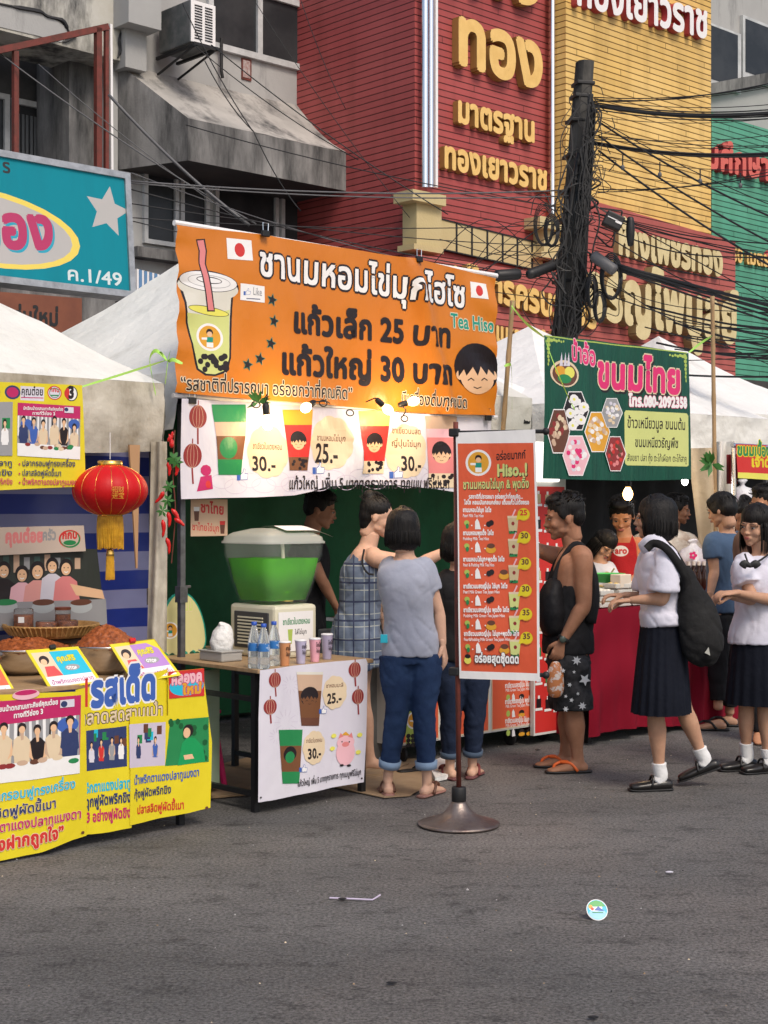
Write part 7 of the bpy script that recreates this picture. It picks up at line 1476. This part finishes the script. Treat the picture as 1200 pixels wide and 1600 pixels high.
mb = MB(); s = 1; pe, nk, wa, ch = p['pel'], p['neck'], p['wa'], p['ch']; mb.loft([(Vector((pe.x + .03, pe.y, .60)), .24, .20), (pe - UP * .1, .20, .175), (pe + UP * .04, .165, .145), (wa, .14, .12), (ch, .165, .130), (pe.lerp(nk, .84), .148, .098), (nk - UP * .035, .10, .07)], side=p['S'], seg=28, cap=False); o = remesh(mb, .012, 2, pl_); fold(o, .014, 7, (1, 1, .3), 3); o.build('plaid_dress', parent=p['t'], smooth=True)
mb = MB(); a, b_ = P(569, 858, 8.78), P(574, 895, 8.76); mb.tube([a, P(566, 880, 8.77), b_, P(584, 898, 8.76)], .006, BLACK, seg=6, sm=4); mb.build('strap', parent=p['t'])
# ---- 3 man in black behind the cooler
BTEE = cloth('black_tee', (.012, .012, .014), (.018, .018, .02))
p = person('man in a black t-shirt standing in the shade behind the drink cooler', 9.75, dict(head=(500, 797), neck=(484, 834), pel=(474, 985), shR=(478, 856, -.18), elR=(502, 905, -.2), wrR=(526, 950, -.05), shL=(480, 850, .18)), (-.15, -1, 0), (1, 0, -.22), s=1.05, skn=SK2, hairk='short', hand={'R': ((.5, .2, -.8), (0, 1, 0), .5, 1)}, tors=(1.12, 1.1)); top(p, BTEE, 't_shirt', hem=.05, sleeve=.55, slw=.068); trousers(p, BTEE, 'trousers')
# ---- 4 person half hidden by the menu poster
p = person('person in a black shirt and dark jeans mostly hidden behind the menu poster', 8.6, dict(head=(714, 848), neck=(718, 890), pel=(722, 1015), shL=(698, 908), shR=(742, 908), knL=(704, 1110, -.02), knR=(742, 1112, 0), anL=(703, 1192, .02), anR=(738, 1188, .06)), (1, .1, 0), (.1, 1, -.1), s=.95, skn=SK1, hairk='bob', toes=dict(toeL=(-.5, 1, 0), toeR=(.3, 1, 0)), leg=.95); top(p, BTEE, 'shirt', hem=.06, sleeve=.55); trousers(p, cloth('dark_denim', (.012, .02, .045), (.02, .03, .06), bs=50), end=.94, cuff=cloth('dark_cuff', (.05, .08, .13)), e=.008)
for q in 'LR': flipflop(p, q, mat('maroon_strap', (.16, .03, .03)), mat('maroon_sole', (.14, .05, .05)))
# ---- 5 man in the black vest
SHO = cloth('floral_shorts', (.015, .016, .018), (.05, .05, .055), sc=14)
p = person('tanned man in a black vest, star print shorts and orange flip-flops, facing left', 8.9, dict(head=(882, 809), neck=(897, 856), pel=(888, 1012), shL=(910, 872, -.15), elL=(912, 945, -.17), wrL=(878, 1003, -.17), shR=(880, 872, .16), elR=(848, 862, .12), wrR=(812, 852, .05), hipL=(892, 1030, -.08), hipR=(886, 1028, .08), knL=(896, 1112, -.09), knR=(888, 1108, .10), anL=(903, 1188, -.07), anR=(884, 1172, .12)), (.10, 1, 0), (-1, -.02, -.12), s=1.04, hs=1.13, skn=SK2, hairk='short', hand={'L': ((-.35, 0, -1), (0, 1, 0), .9, -1), 'R': ((-1, 0, 0), (0, 0, -1), .4, -1)}, toes=dict(toeL=(-1, -.12, 0), toeR=(-1, -.05, 0)), arm=(1.22, 1), tors=(1.08, 1.12), leg=1.02, seed=4)
mb = MB(); pe, nk, wa, ch = p['pel'], p['neck'], p['wa'], p['ch']; mb.loft([(pe - UP * .03, .180, .150), (pe + UP * .05, .178, .148), (wa, .160, .138), (pe.lerp(nk, .55), .165, .142), (pe.lerp(nk, .70), .150, .135), (pe.lerp(nk, .78), .105, .118)], side=p['S'], seg=30, cap=False); o = remesh(mb, .010, 2, BTEE); fold(o, .009, 8, seed=5); v = o.build('vest', parent=p['t'], smooth=True)
mb = MB(); mb.loft([(P(903, 856, 8.9), .022, .10), (P(917, 874, 8.9), .026, .105), (P(924, 900, 8.9), .034, .12), (P(923, 935, 8.9), .05, .14), (P(915, 970, 8.9), .06, .14)], BTEE, side=(1, 0, 0), seg=20, cap=False); mb.build('vest_back', parent=v, smooth=True)
for dy in (-.085, .085):
    mb = MB(); mb.tube([pe.lerp(nk, .72) + Vector((.10, dy, 0)), P(905, 862, 8.9) + Vector((.03, dy * .9, 0)), P(898, 853, 8.9) + Vector((-.01, dy * .9, .01)), P(878, 880, 8.9) + Vector((-.02, dy, 0)), pe.lerp(nk, .66) + Vector((-.12, dy, 0))], .019, BTEE, seg=8, sm=5); mb.build('shoulder_strap', parent=v, smooth=True)
trousers(p, SHO, 'shorts', end=.50, e=.026, shorts=True, amp=.008); r2 = random.Random(3)
for x, y, r_, n_ in ((901, 1032, 8, 7), (914, 1062, 10, 5), (910, 1103, 7, 7), (884, 1108, 5, 6), (890, 1070, 4, 6), (897, 1050, 3, 5), (880, 1048, 4, 5), (903, 1084, 3, 6), (893, 1094, 4, 5), (884, 1088, 3, 5)):
    pl = Plane(P(x, y, 8.9 - .205), Vector((1, .1, 0)), UP); a_ = Art(pl, lambda u, v: -1.6 * u * u, .02); a_.star(x, y, r_, V('print_white', (.5, .52, .55)), n_, .45, rot=r2.random()); a_.build('star_print', parent=p['t'])
for q in 'LR': flipflop(p, q, mat('orange_strap', (.68, .12, .02), rough=.45))
mb = MB(); w_ = p['wrL']; ax = (p['elL'] - w_).normalized(); X = ax.orthogonal().normalized(); mb.lathe(w_ + ax * .02, [(.034, -.012), (.037, -.010), (.037, .010), (.034, .012)], BLACK, seg=24, ax=(X, ax.cross(X), ax)); mb.ell(w_ + ax * .02 + Vector((-.01, -.036, 0)), (.02, .008, .02), mat('watch_face', (.05, .07, .06), rough=.2)); mb.build('wristwatch', parent=p['t'], smooth=True)
mb = MB(); c = P(862, 945, 8.82); mb.loft([(c + UP * .13 + Vector((.02, 0, 0)), .05, .08), (c + UP * .05, .075, .12), (c - UP * .06, .085, .125), (c - UP * .15 + Vector((.01, 0, 0)), .07, .10)], cloth('black_bag_cloth', (.010, .010, .012), rough=.6, bs=12), side=(1, 0, 0), seg=20); o = mb.build('chest_bag', smooth=True); tag(o, 'black sling bag worn on the chest of the man in the vest', 'bag'); 
c = P(868, 1060, 8.72); mb = MB(); mb.loft([(c + UP * .09, .025, .02), (c + UP * .04, .045, .03), (c - UP * .06, .05, .035), (c - UP * .10, .035, .025)], mat('drink_in_bag', (.52, .2, .08), rough=.15, col2=(.65, .6, .58), scale=28, thresh=(.5, .56), trans=.2), side=(1, 0, 0), seg=16); tag(mb.build('plastic_bag', smooth=True), 'clear plastic bag of orange snacks held by the man in the vest', 'bag')
# ---- 6 vendor in the red apron, 7 girl bending beside him
AP = cloth('red_apron', (.48, .012, .018), (.42, .01, .015), bs=6); OS = cloth('orange_shirt', (.52, .17, .06), (.30, .26, .2), sc=1.2)
p = person('dessert vendor in a bright red apron looking down under the lit bulb', 11.2, dict(head=(972, 806), neck=(976, 838), pel=(978, 960), shR=(950, 858), shL=(1000, 856), elR=(944, 898, -.1), wrR=(962, 905, -.28), elL=(1000, 900, -.1), wrL=(985, 908, -.3)), (-1, .25, 0), (-.25, -1, -.5), s=1.03, hs=1.1, skn=SK4, hairk='short', hand={'R': ((.8, -.3, -.3), (0, 0, -1), .6, 1), 'L': ((-.8, -.3, -.3), (0, 0, -1), .6, 1)}); top(p, OS, 'shirt', sleeve=.6); trousers(p, BTEE, 'trousers')
pl = Plane(P(975, 960, 11.2 - .155), Vector((1, -.15, 0)), Vector((0, .02, 1))); a_ = Art(pl, lambda u, v: -1.2 * (u - 0) ** 2 + .006 * math.sin(u * 30 + v * 8), .03); a_.poly([(957, 850), (962, 836), (966, 848), (984, 848), (988, 836), (994, 850), (998, 905), (996, 960), (953, 960), (952, 905)], AP); a_.ell(970, 861, 12, 8.5, PURE); a_.text('aro', (961, 865), (980, 865), 14, RED, bold=.05); a_.build('apron', parent=p['t'])
p = person('girl with tied dark hair bending over the dessert boxes beside the vendor', 10.9, dict(head=(944, 852), neck=(936, 878), pel=(925, 985), shR=(922, 890), shL=(950, 890), elL=(955, 910, -.1), wrL=(950, 899, -.30)), (-1, .35, 0), (.5, -1, -.85), up=(.3, 0, 1), s=.9, skn=SK3, hairk='long', hand={'L': ((.2, -.6, -.4), (0, 0, -1), .7, 1)}); top(p, cloth('white_blouse', (.60, .62, .70)), 'blouse', sleeve=.7); trousers(p, BTEE, 'trousers')
mb = MB(); mb.tube([P(952, 900, 10.5), P(960, 888, 10.48)], .006, mat('wood_stick', (.5, .36, .2)), seg=6); tag(mb.build('skewer'), 'wooden skewer in the hand of the bending girl', 'skewer')
# ---- 8 schoolgirl with the black shoulder bag
SCH = cloth('white_school_shirt', (.60, .60, .70), (.66, .65, .74), bs=6, b=.9, sc=2); NAV = cloth('navy_skirt', (.0045, .006, .012), (.008, .010, .018), bs=30, b=.25)
SHOE = mat('black_leather', (.014, .013, .013), rough=.28)
p = person('schoolgirl with a black bob and a large black shoulder bag stepping to the left', 8.3, dict(head=(1023, 810), neck=(1030, 852), pel=(1038, 985), shL=(1040, 872, -.15), elL=(1036, 935, -.16), wrL=(984, 938, -.12), shR=(1015, 872, .16), elR=(1008, 935, .2), wrR=(975, 930, .1), hipL=(1036, 1005, -.07), hipR=(1042, 1005, .07), knL=(1025, 1112, -.05), knR=(1068, 1105, .08), anL=(1031, 1213, -.03), anR=(1100, 1188, .10)), (.25, 1, 0), (-1, .32, .0), s=.98, hs=1.08, skn=SK3, hairk='bob', hand={'L': ((-1, 0, -.1), (0, 0, -1), .7, -1), 'R': ((-1, 0, 0), (0, 0, -1), .6, 1)}, toes=dict(toeL=(-1, -.12, 0), toeR=(-1, .1, 0), liftR=.11), leg=.9, seed=8, feet=False)
top(p, SCH, 'school_shirt', hem=-.10, sleeve=.82, slw=.088, ease=.024, amp=.009); skirt(p, NAV, P(1030, 1112, 8.3).z, .135, .225, .165, 20, shift=(-.01, 0))
shoe(p, 'L', SHOE); shoe(p, 'R', SHOE, pitch=-.35)
mb = MB(); mb.loft([(P(1002, 858, 8.25), .012, .035), (P(1022, 850, 8.2), .016, .055), (P(1045, 862, 8.2), .014, .03)], SCH, side=(0, 1, 0), seg=12); mb.build('collar', parent=p['t'], smooth=True)
BAG = cloth('bag_canvas', (.012, .012, .013), (.022, .022, .022), rough=.8, bs=9, b=.9); mb = MB(); Yb = 8.16
mb.loft([(P(1072, 888, Yb), .02, .02), (P(1078, 918, Yb), .06, .05), (P(1088, 955, Yb), .105, .075), (P(1095, 995, Yb), .120, .085), (P(1100, 1022, Yb), .10, .07), (P(1104, 1034, Yb), .06, .045)], side=(1, 0, 0), seg=24); o = remesh(mb, .010, 2, BAG); fold(o, .010, 7, (1, 1, .6), 9)
bgt = thing('shoulder_bag', 'large slouchy black canvas bag on the shoulder of the striding schoolgirl', 'bag', P(1090, 960, Yb)); o.build('bag_body', parent=bgt, smooth=True)
for pts in (((1010, 858, 8.12), (1022, 849, 8.12), (1040, 856, 8.07), (1058, 878, 8.07), (1072, 905, 8.1), (1076, 925, 8.12)), ((1040, 850, 8.3), (1052, 862, 8.3), (1066, 885, 8.25), (1076, 905, 8.2))):
    mb = MB(); q = catmull([P(*a) for a in pts], 5); vs, fs = [], []
    for i, a in enumerate(q): t_ = (q[min(len(q) - 1, i + 1)] - q[max(0, i - 1)]).normalized(); n_ = t_.cross(Vector((0, 1, 0))).normalized() * .022; vs += [a + n_, a - n_, a - n_ + Vector((0, .006, 0)), a + n_ + Vector((0, .006, 0))]
    for i in range(len(q) - 1):
        for k in range(4): fs.append((4 * i + k, 4 * i + (k + 1) % 4, 4 * i + 4 + (k + 1) % 4, 4 * i + 4 + k))
    mb.add(vs, fs, BAG).build('strap', parent=bgt, smooth=True)
mb = MB(); c = P(1101, 1020, 8.07); mb.add([c, c + Vector((.022, 0, .03)), c + Vector((.03, 0, -.015)), c + Vector((.022, .004, .03))], [(0, 1, 2), (0, 2, 3)], mat('bag_tag', (.4, .4, .36))); mb.build('tag', parent=bgt)
# ---- 9 boy in the blue t-shirt
p = person('boy in a slate blue t-shirt with a bowl haircut turned away at the right', 10.6, dict(head=(1128, 797), neck=(1137, 832), pel=(1132, 950), shL=(1113, 848, -.1), shR=(1156, 846, .05), elL=(1116, 892, -.12), wrL=(1109, 932, -.2), anL=(1122, 1100, -.1), anR=(1140, 1108, .1)), (.75, .65, 0), (-.75, .6, -.25), s=1.0, hs=1.03, skn=SK3, hairk='bowl', hand={'L': ((-.1, 0, -1), (.5, 1, 0), .5, -1)}, toes=dict(toeL=(-1, .2, 0), toeR=(-1, .1, 0))); top(p, cloth('slate_tee', (.045, .085, .16), (.06, .11, .19)), 't_shirt', hem=.03, sleeve=.55, slw=.070, ease=.02); trousers(p, BTEE, 'trousers', end=.96, e=.012)
for q in 'LR': flipflop(p, q, BLACK)
# ---- 10 schoolgirl with the bow
p = person('schoolgirl with a black ribbon bow and clasped hands at the right edge', 8.85, dict(head=(1181, 822), neck=(1192, 866), pel=(1188, 1000), shL=(1216, 884, 0), shR=(1162, 884, -.02), elR=(1174, 935, -.12), wrR=(1142, 932, -.26), elL=(1218, 940, -.1), wrL=(1148, 926, -.30), knL=(1196, 1105, -.02), knR=(1166, 1105, .02), anL=(1200, 1190, -.02), anR=(1166, 1180, .06)), (-1, .25, 0), (-.75, -.75, -.12), up=(.12, 0, 1), s=1.0, hs=1.05, skn=SK3, hairk='long', hand={'R': ((-1, -.1, .05), (.1, 0, -1), .9, 1), 'L': ((-1, -.2, -.05), (0, .2, -1), .8, -1)}, toes=dict(toeL=(-1, -.35, 0), toeR=(-1, -.25, 0)), leg=.9, seed=10, feet=False)
top(p, SCH, 'school_shirt', hem=.02, sleeve=.62, slw=.085, ease=.026, amp=.009, hemw=1.04); skirt(p, NAV, P(1190, 1100, 8.85).z, .15, .20, .15, 18)
shoe(p, 'L', SHOE); shoe(p, 'R', SHOE)
mb = MB(); c = P(1172, 884, 8.85 - .20)
for k in (-1, 1): mb.loft([(c, .012, .010), (c + Vector((k * .03, 0, .012)), .022, .012), (c + Vector((k * .045, 0, -.004)), .024, .010)], BLACK, side=(0, 0, 1), seg=12)
mb.ell(c, .012, BLACK); mb.build('ribbon_bow', parent=p['t'], smooth=True); mb = MB(); mb.tube([P(1164, 866, 8.75), P(1169, 880, 8.66), c, P(1190, 874, 8.68), P(1206, 862, 8.78)], .006, BLACK, seg=6, sm=3); mb.build('neck_ribbon', parent=p['t'])
# ---- others glimpsed behind
p = person('tanned man with short hair behind the schoolgirl with the bow', 10.0, dict(head=(1196, 790), neck=(1204, 828), pel=(1206, 970)), (-1, .2, 0), (-.9, -.5, -.05), s=1.06, hs=1.05, skn=SK4, hairk='short'); top(p, cloth('brown_shirt', (.12, .06, .04)), 'shirt'); trousers(p, BTEE, 'trousers')
p = person('woman with swept back hair glimpsed between the boy in blue and the far right man', 11.3, dict(head=(1166, 806), neck=(1166, 838), pel=(1168, 960)), (-1, .5, 0), (.3, -1, -.4), s=1.0, skn=SK4, hairk='bun'); top(p, cloth('rust_shirt', (.28, .10, .05)), 'shirt'); trousers(p, BTEE, 'trousers')
p = person('man in a pale patterned shirt standing in the dark behind the dessert stall', 12.2, dict(head=(1058, 797), neck=(1050, 826), pel=(1048, 940)), (-.1, -1, 0), (1, -.1, -.1), s=1.03, skn=SK2, hairk='short'); top(p, cloth('patterned_shirt', (.38, .30, .18), (.2, .16, .1), sc=12), 'shirt'); trousers(p, BTEE, 'trousers')
# ================================================================ utility pole, cables and fittings
POLEM = grime('pole_concrete', (.10, .095, .085), (.06, .057, .052), (.012, .012, .012), scale=3, streak=.5, p=(.35, .65, .42, .62)); CABLE = mat('black_cable', (.012, .012, .013), rough=.5); CABG = mat('grey_cable', (.10, .10, .105), rough=.5)
YP = 14.0; pt_ = P(914, 97, YP); pb0 = P(880, 525, YP); dr = (pb0 - pt_).normalized(); foot_ = pt_ + dr * (pt_.z / -dr.z)
up_ = thing('utility_pole', 'dark weathered concrete utility pole choked with black cables', 'utility pole', Vector((foot_.x, foot_.y, 0)))
mb = MB(); X_ = Vector((1, .25, 0)).normalized(); Y_ = X_.cross(UP) * -1; vs, fs = [], []
for i in range(13):
    t = i / 12; c = foot_.lerp(pt_, t); h = .115 - .038 * t
    for a, b in ((-1, -.5), (-.5, -1), (.5, -1), (1, -.5), (1, .5), (.5, 1), (-.5, 1), (-1, .5)): vs.append(c + X_ * a * h + Y_ * b * h)
for i in range(12):
    for k in range(8): fs.append((8 * i + k, 8 * i + (k + 1) % 8, 8 * i + 8 + (k + 1) % 8, 8 * i + 8 + k))
fs.append(tuple(range(96, 104))); mb.add(vs, fs, POLEM); mb.build('shaft', parent=up_)
for x, y in ((911, 132), (908, 152), (902, 190), (898, 245), (893, 300), (889, 345), (884, 440), (882, 510)):
    mb = MB(); c = P(x, y, YP); t = (c.z) / pt_.z; h = (.125 - .045 * t) * 1.08; mb.box(c, (h * 2, h * 2, .035), CABLE, (X_, Y_, UP), bev=.008); mb.build('clamp_band', parent=up_)
def cab(name, pts, Ys_, w, m=CABLE, sag=0, seg=6, sm=8):
    q = [P(*p, y) for p, y in zip(pts, Ys_)]
    if len(q) == 2:
        a, b = q; n = 14; q = [a.lerp(b, i / n) - UP * sag * 4 * (i / n) * (1 - i / n) for i in range(n + 1)]; sm = 1
    mb = MB(); mb.tube(q, w, m, seg=seg, sm=sm); return mb
# tangle: loose drops and loops hanging round the pole
r2 = random.Random(21); mb = MB()
for i in range(80):
    y0 = r2.uniform(140, 480); t = (y0 - 97) / 428; xc = 914 - 34 * t; y1 = min(535, y0 + r2.uniform(30, 190)); sp_ = r2.choice((8, 14, 24, 34)); side_ = r2.choice((1, 1, 1, -1))
    pts = [(xc + side_ * r2.uniform(4, 16), y0)] + [(xc + side_ * r2.uniform(4, sp_ + 8) - (y - y0) * .07, y) for y in [y0 + (y1 - y0) * k / 4 + r2.uniform(-6, 6) for k in (1, 2, 3)]] + [(xc + side_ * r2.uniform(2, 14) - (y1 - y0) * .07, y1)]
    Z = YP - .22 - r2.random() * .12; q = catmull([P(*p, Z) for p in pts], 6); mb.tube(q, r2.choice((.004, .005, .006, .010)), CABLE, seg=4)
for i in range(26):
    cx, cy = r2.uniform(905, 945), r2.uniform(150, 300); a0 = r2.uniform(0, 6); q = [P(cx + r2.uniform(10, 26) * math.cos(a0 + k * .8), cy + r2.uniform(8, 26) * math.sin(a0 + k * .8), YP - .25) for k in range(5)]; mb.tube(catmull(q, 5), .005, CABLE, seg=4)
for i in range(14):
    cx, cy = r2.uniform(845, 950), r2.uniform(310, 500); a0 = r2.uniform(0, 6); q = [P(cx + r2.uniform(14, 46) * math.cos(a0 + k * .7), cy + r2.uniform(16, 50) * math.sin(a0 + k * .7), YP - .3) for k in range(6)]; mb.tube(catmull(q, 5), r2.choice((.005, .006, .009)), CABLE, seg=4)
tag(mb.build('cable_tangle'), kind='stuff')
# thick drops strapped to the shaft
for i, (x0, y0, x1, y1, w) in enumerate(((922, 150, 905, 520, .022), (926, 160, 912, 470, .016), (918, 200, 898, 530, .03), (905, 240, 872, 530, .03), (900, 300, 864, 525, .022), (884, 290, 868, 500, .016), (925, 230, 915, 420, .012), (930, 170, 921, 330, .010))):
    cab('drop', [(x0, y0), ((x0 + x1) / 2 + (i % 3 - 1) * 5, (y0 + y1) / 2), (x1, y1)], (YP - .2, YP - .24, YP - .24), w).build('cable_drop', parent=up_, smooth=True)
CG = 'overhead cables on the utility pole'
def ocab(label, pts, Ys_, w, m=CABLE, sag=0): o = cab('c', pts, Ys_, w, m, sag).build('overhead_cable', smooth=True); return tag(o, label, 'cable', CG)
Lr_ = 'thin black cable running from the pole towards the right edge'; Ll = 'thin dark cable crossing from the left houses to the pole'; Lx = 'thin cable criss-crossing in front of the red wall near the pole'
for y0, y1, w in ((152, 130, .008), (155, 133, .006), (158, 127, .010), (160, 168, .010), (163, 172, .016), (165, 174, .020), (166, 178, .012), (160, 176, .007), (170, 182, .010), (182, 182, .005), (155, 160, .006), (212, 208, .006), (205, 224, .007), (222, 236, .018), (225, 240, .014), (226, 238, .010), (214, 226, .006), (240, 262, .006), (262, 290, .005)): ocab(Lr_, ((928, y0), (1230, y1 + (y1 - y0) * .1)), (YP - .15, 13.2), w * .6, sag=.06)
for y0, y1, w in ((190, 350, .012), (212, 392, .012), (235, 430, .013), (300, 262, .006), (186, 330, .006), (296, 268, .007)): ocab('cable slanting across the yellow wall from the pole', ((935, y0), (1230, y1)), (YP - .15, 12.8), w * .75, sag=.05)
for i in range(13):
    y0 = r2.uniform(305, 460); y1 = y0 + r2.uniform(40, 170); ocab('cable in the thick sagging bundle over the gold lettering', ((925 + r2.uniform(0, 8), y0), (1060 + r2.uniform(-30, 30), (y0 * .55 + y1 * .45) + r2.uniform(0, 30)), (1235, y1)), (YP - .2, 13.4, 12.6), r2.choice((.004, .005, .006)))
for k in range(4): ocab('heavy cable of the main trunk bundle right of the pole', ((922, 398 + 3 * k), (985, 420 + 3 * k), (1060, 440 + 5 * k), (1235, 486 + 9 * k)), (YP - .25, 13.5, 13.3, 12.6), .015 if k < 2 else .009)
for k in range(16):
    y = 498 + r2.uniform(0, 82); ocab('dark cable over the green shopfront at the right edge', ((1090 - r2.uniform(0, 130), y - r2.uniform(-10, 30)), (1240, y + r2.uniform(-14, 26))), (13.6, 12.8), r2.choice((.004, .006, .009)), sag=.03)
for x0, y0, x1, y1, w, m in ((205, 283, 885, 297, .010, CABG), (205, 286, 890, 306, .008, CABG), (205, 296, 880, 438, .007, CABLE), (205, 318, 880, 385, .006, CABLE), (205, 340, 885, 350, .006, CABLE), (205, 345, 880, 470, .006, CABLE), (205, 270, 700, 420, .006, CABG), (0, 84, 400, 350, .010, CABG), (60, 100, 384, 350, .006, CABG), (170, 148, 390, 352, .022, CABG), (285, 5, 395, 205, .008, CABLE), (330, 70, 700, 335, .008, CABLE), (300, 68, 560, 250, .007, CABLE), (290, 195, 880, 325, .007, CABLE), (470, 0, 540, 170, .005, CABLE), (400, 5, 640, 340, .005, CABLE), (320, 95, 396, 205, .008, CABLE), (396, 205, 470, 330, .008, CABLE)): ocab(Ll, ((x0, y0), (x1, y1)), (11.9 if x0 < 250 and y0 > 250 else 14.2, YP - .2 if x1 > 800 else 14.3), w * .7, m, sag=.06)
for i in range(11): x0, y0 = r2.uniform(620, 720), r2.uniform(300, 470); ocab(Lx, ((x0, y0), ((x0 + 880) / 2, r2.uniform(340, 440)), (880 + r2.uniform(0, 20), r2.uniform(290, 470))), (YP - .3, YP - .35, YP - .25), r2.choice((.003, .004, .006)))
for x, y, rx, ry, w, l in ((955, 432, 17, 36, .020, 'large coil of thick black cable hanging right of the pole'), (925, 455, 9, 26, .020, 'figure of eight coil of black cable beside the pole'), (937, 478, 10, 26, .018, 'lower coil of black cable under the figure of eight coil'), (862, 360, 12, 26, .014, 'small coil of cable tied at the left of the pole'), (850, 350, 16, 34, .010, 'loose ring of thin cable left of the pole near the cream pillar')):
    mb = MB()
    for k in range(4): q = [P(x + (rx - 1.5 * k) * math.cos(a), y + (ry - 2 * k) * math.sin(a) + k, YP - .35 - .03 * k) for a in [i * math.pi / 12 for i in range(25)]]; mb.tube(q, w * .4, CABLE, seg=6)
    tag(mb.build('cable_coil', smooth=True), l, 'cable coil')
for pts, Ys_, w, l in ((((773, 431), (813, 428)), (13.4, 13.5), .052, 'black cable splice closure just right of the orange banner'), (((824, 430), (882, 408)), (13.5, 13.8), .048, 'long black splice closure left of the utility pole'), (((925, 398), (962, 424)), (13.6, 13.5), .052, 'grey topped splice closure right of the utility pole')):
    a, b = P(*pts[0], Ys_[0]), P(*pts[1], Ys_[1]); mb = MB(); mb.tube([a, a.lerp(b, .04), a.lerp(b, .1), a.lerp(b, .9), a.lerp(b, .96), b], [w * .4, w * .85, w, w, w * .85, w * .4], CABLE if 'grey' not in l else CABG, seg=14); tag(mb.build('splice_closure', smooth=True), l, 'splice closure')
# arrester boxes and small hanging bulbs
c = P(958, 346, 13.4); bt2 = thing('black_box', 'tilted black equipment box with white writing hanging from the cables', 'box', c); ax_ = (Vector((.9, 0, -.42)).normalized(), Vector((0, 1, 0)), Vector((.42, 0, .9)).normalized()); mb = MB(); mb.box(c, (.17, .12, .13), CABLE, ax_, bev=.012); mb.build('case', parent=bt2)
mb = MB(); mb.box(c + Vector((.04, -.062, -.02)), (.06, .003, .02), WHL, ax_); mb.box(c + Vector((-.01, -.062, .015)), (.10, .003, .008), WHL, ax_); mb.build('sticker', parent=bt2)
mb = MB(); c = P(985, 362, 13.4); mb.loft([(c + UP * .12, .03, .03), (c, .04, .04), (c - UP * .12, .025, .025)], CABLE, seg=12); tag(mb.build('cable_clamp', smooth=True), 'long black clamp hanging on the bundle beside the equipment box', 'clamp')
for x, y, d in ((973, 262, 'leftmost'), (1031, 273, 'second from left'), (1094, 283, 'third from left'), (1157, 290, 'rightmost')):
    c = P(x, y, 13.0); t = thing('festoon_bulb', d + ' of the four small unlit bulbs against the yellow and green walls', 'light bulb', c, 'unlit bulbs on the festoon wire'); mb = MB(); mb.ell(c, (.018, .018, .024), CABG, seg=12, rings=8); mb.build('glass', parent=t, smooth=True); mb = MB(); mb.tube([c + UP * .02, c + UP * .11], .006, CABLE, seg=5); mb.build('flex', parent=t)
bpy.data.objects.remove(FO); bpy.data.curves.remove(FC)
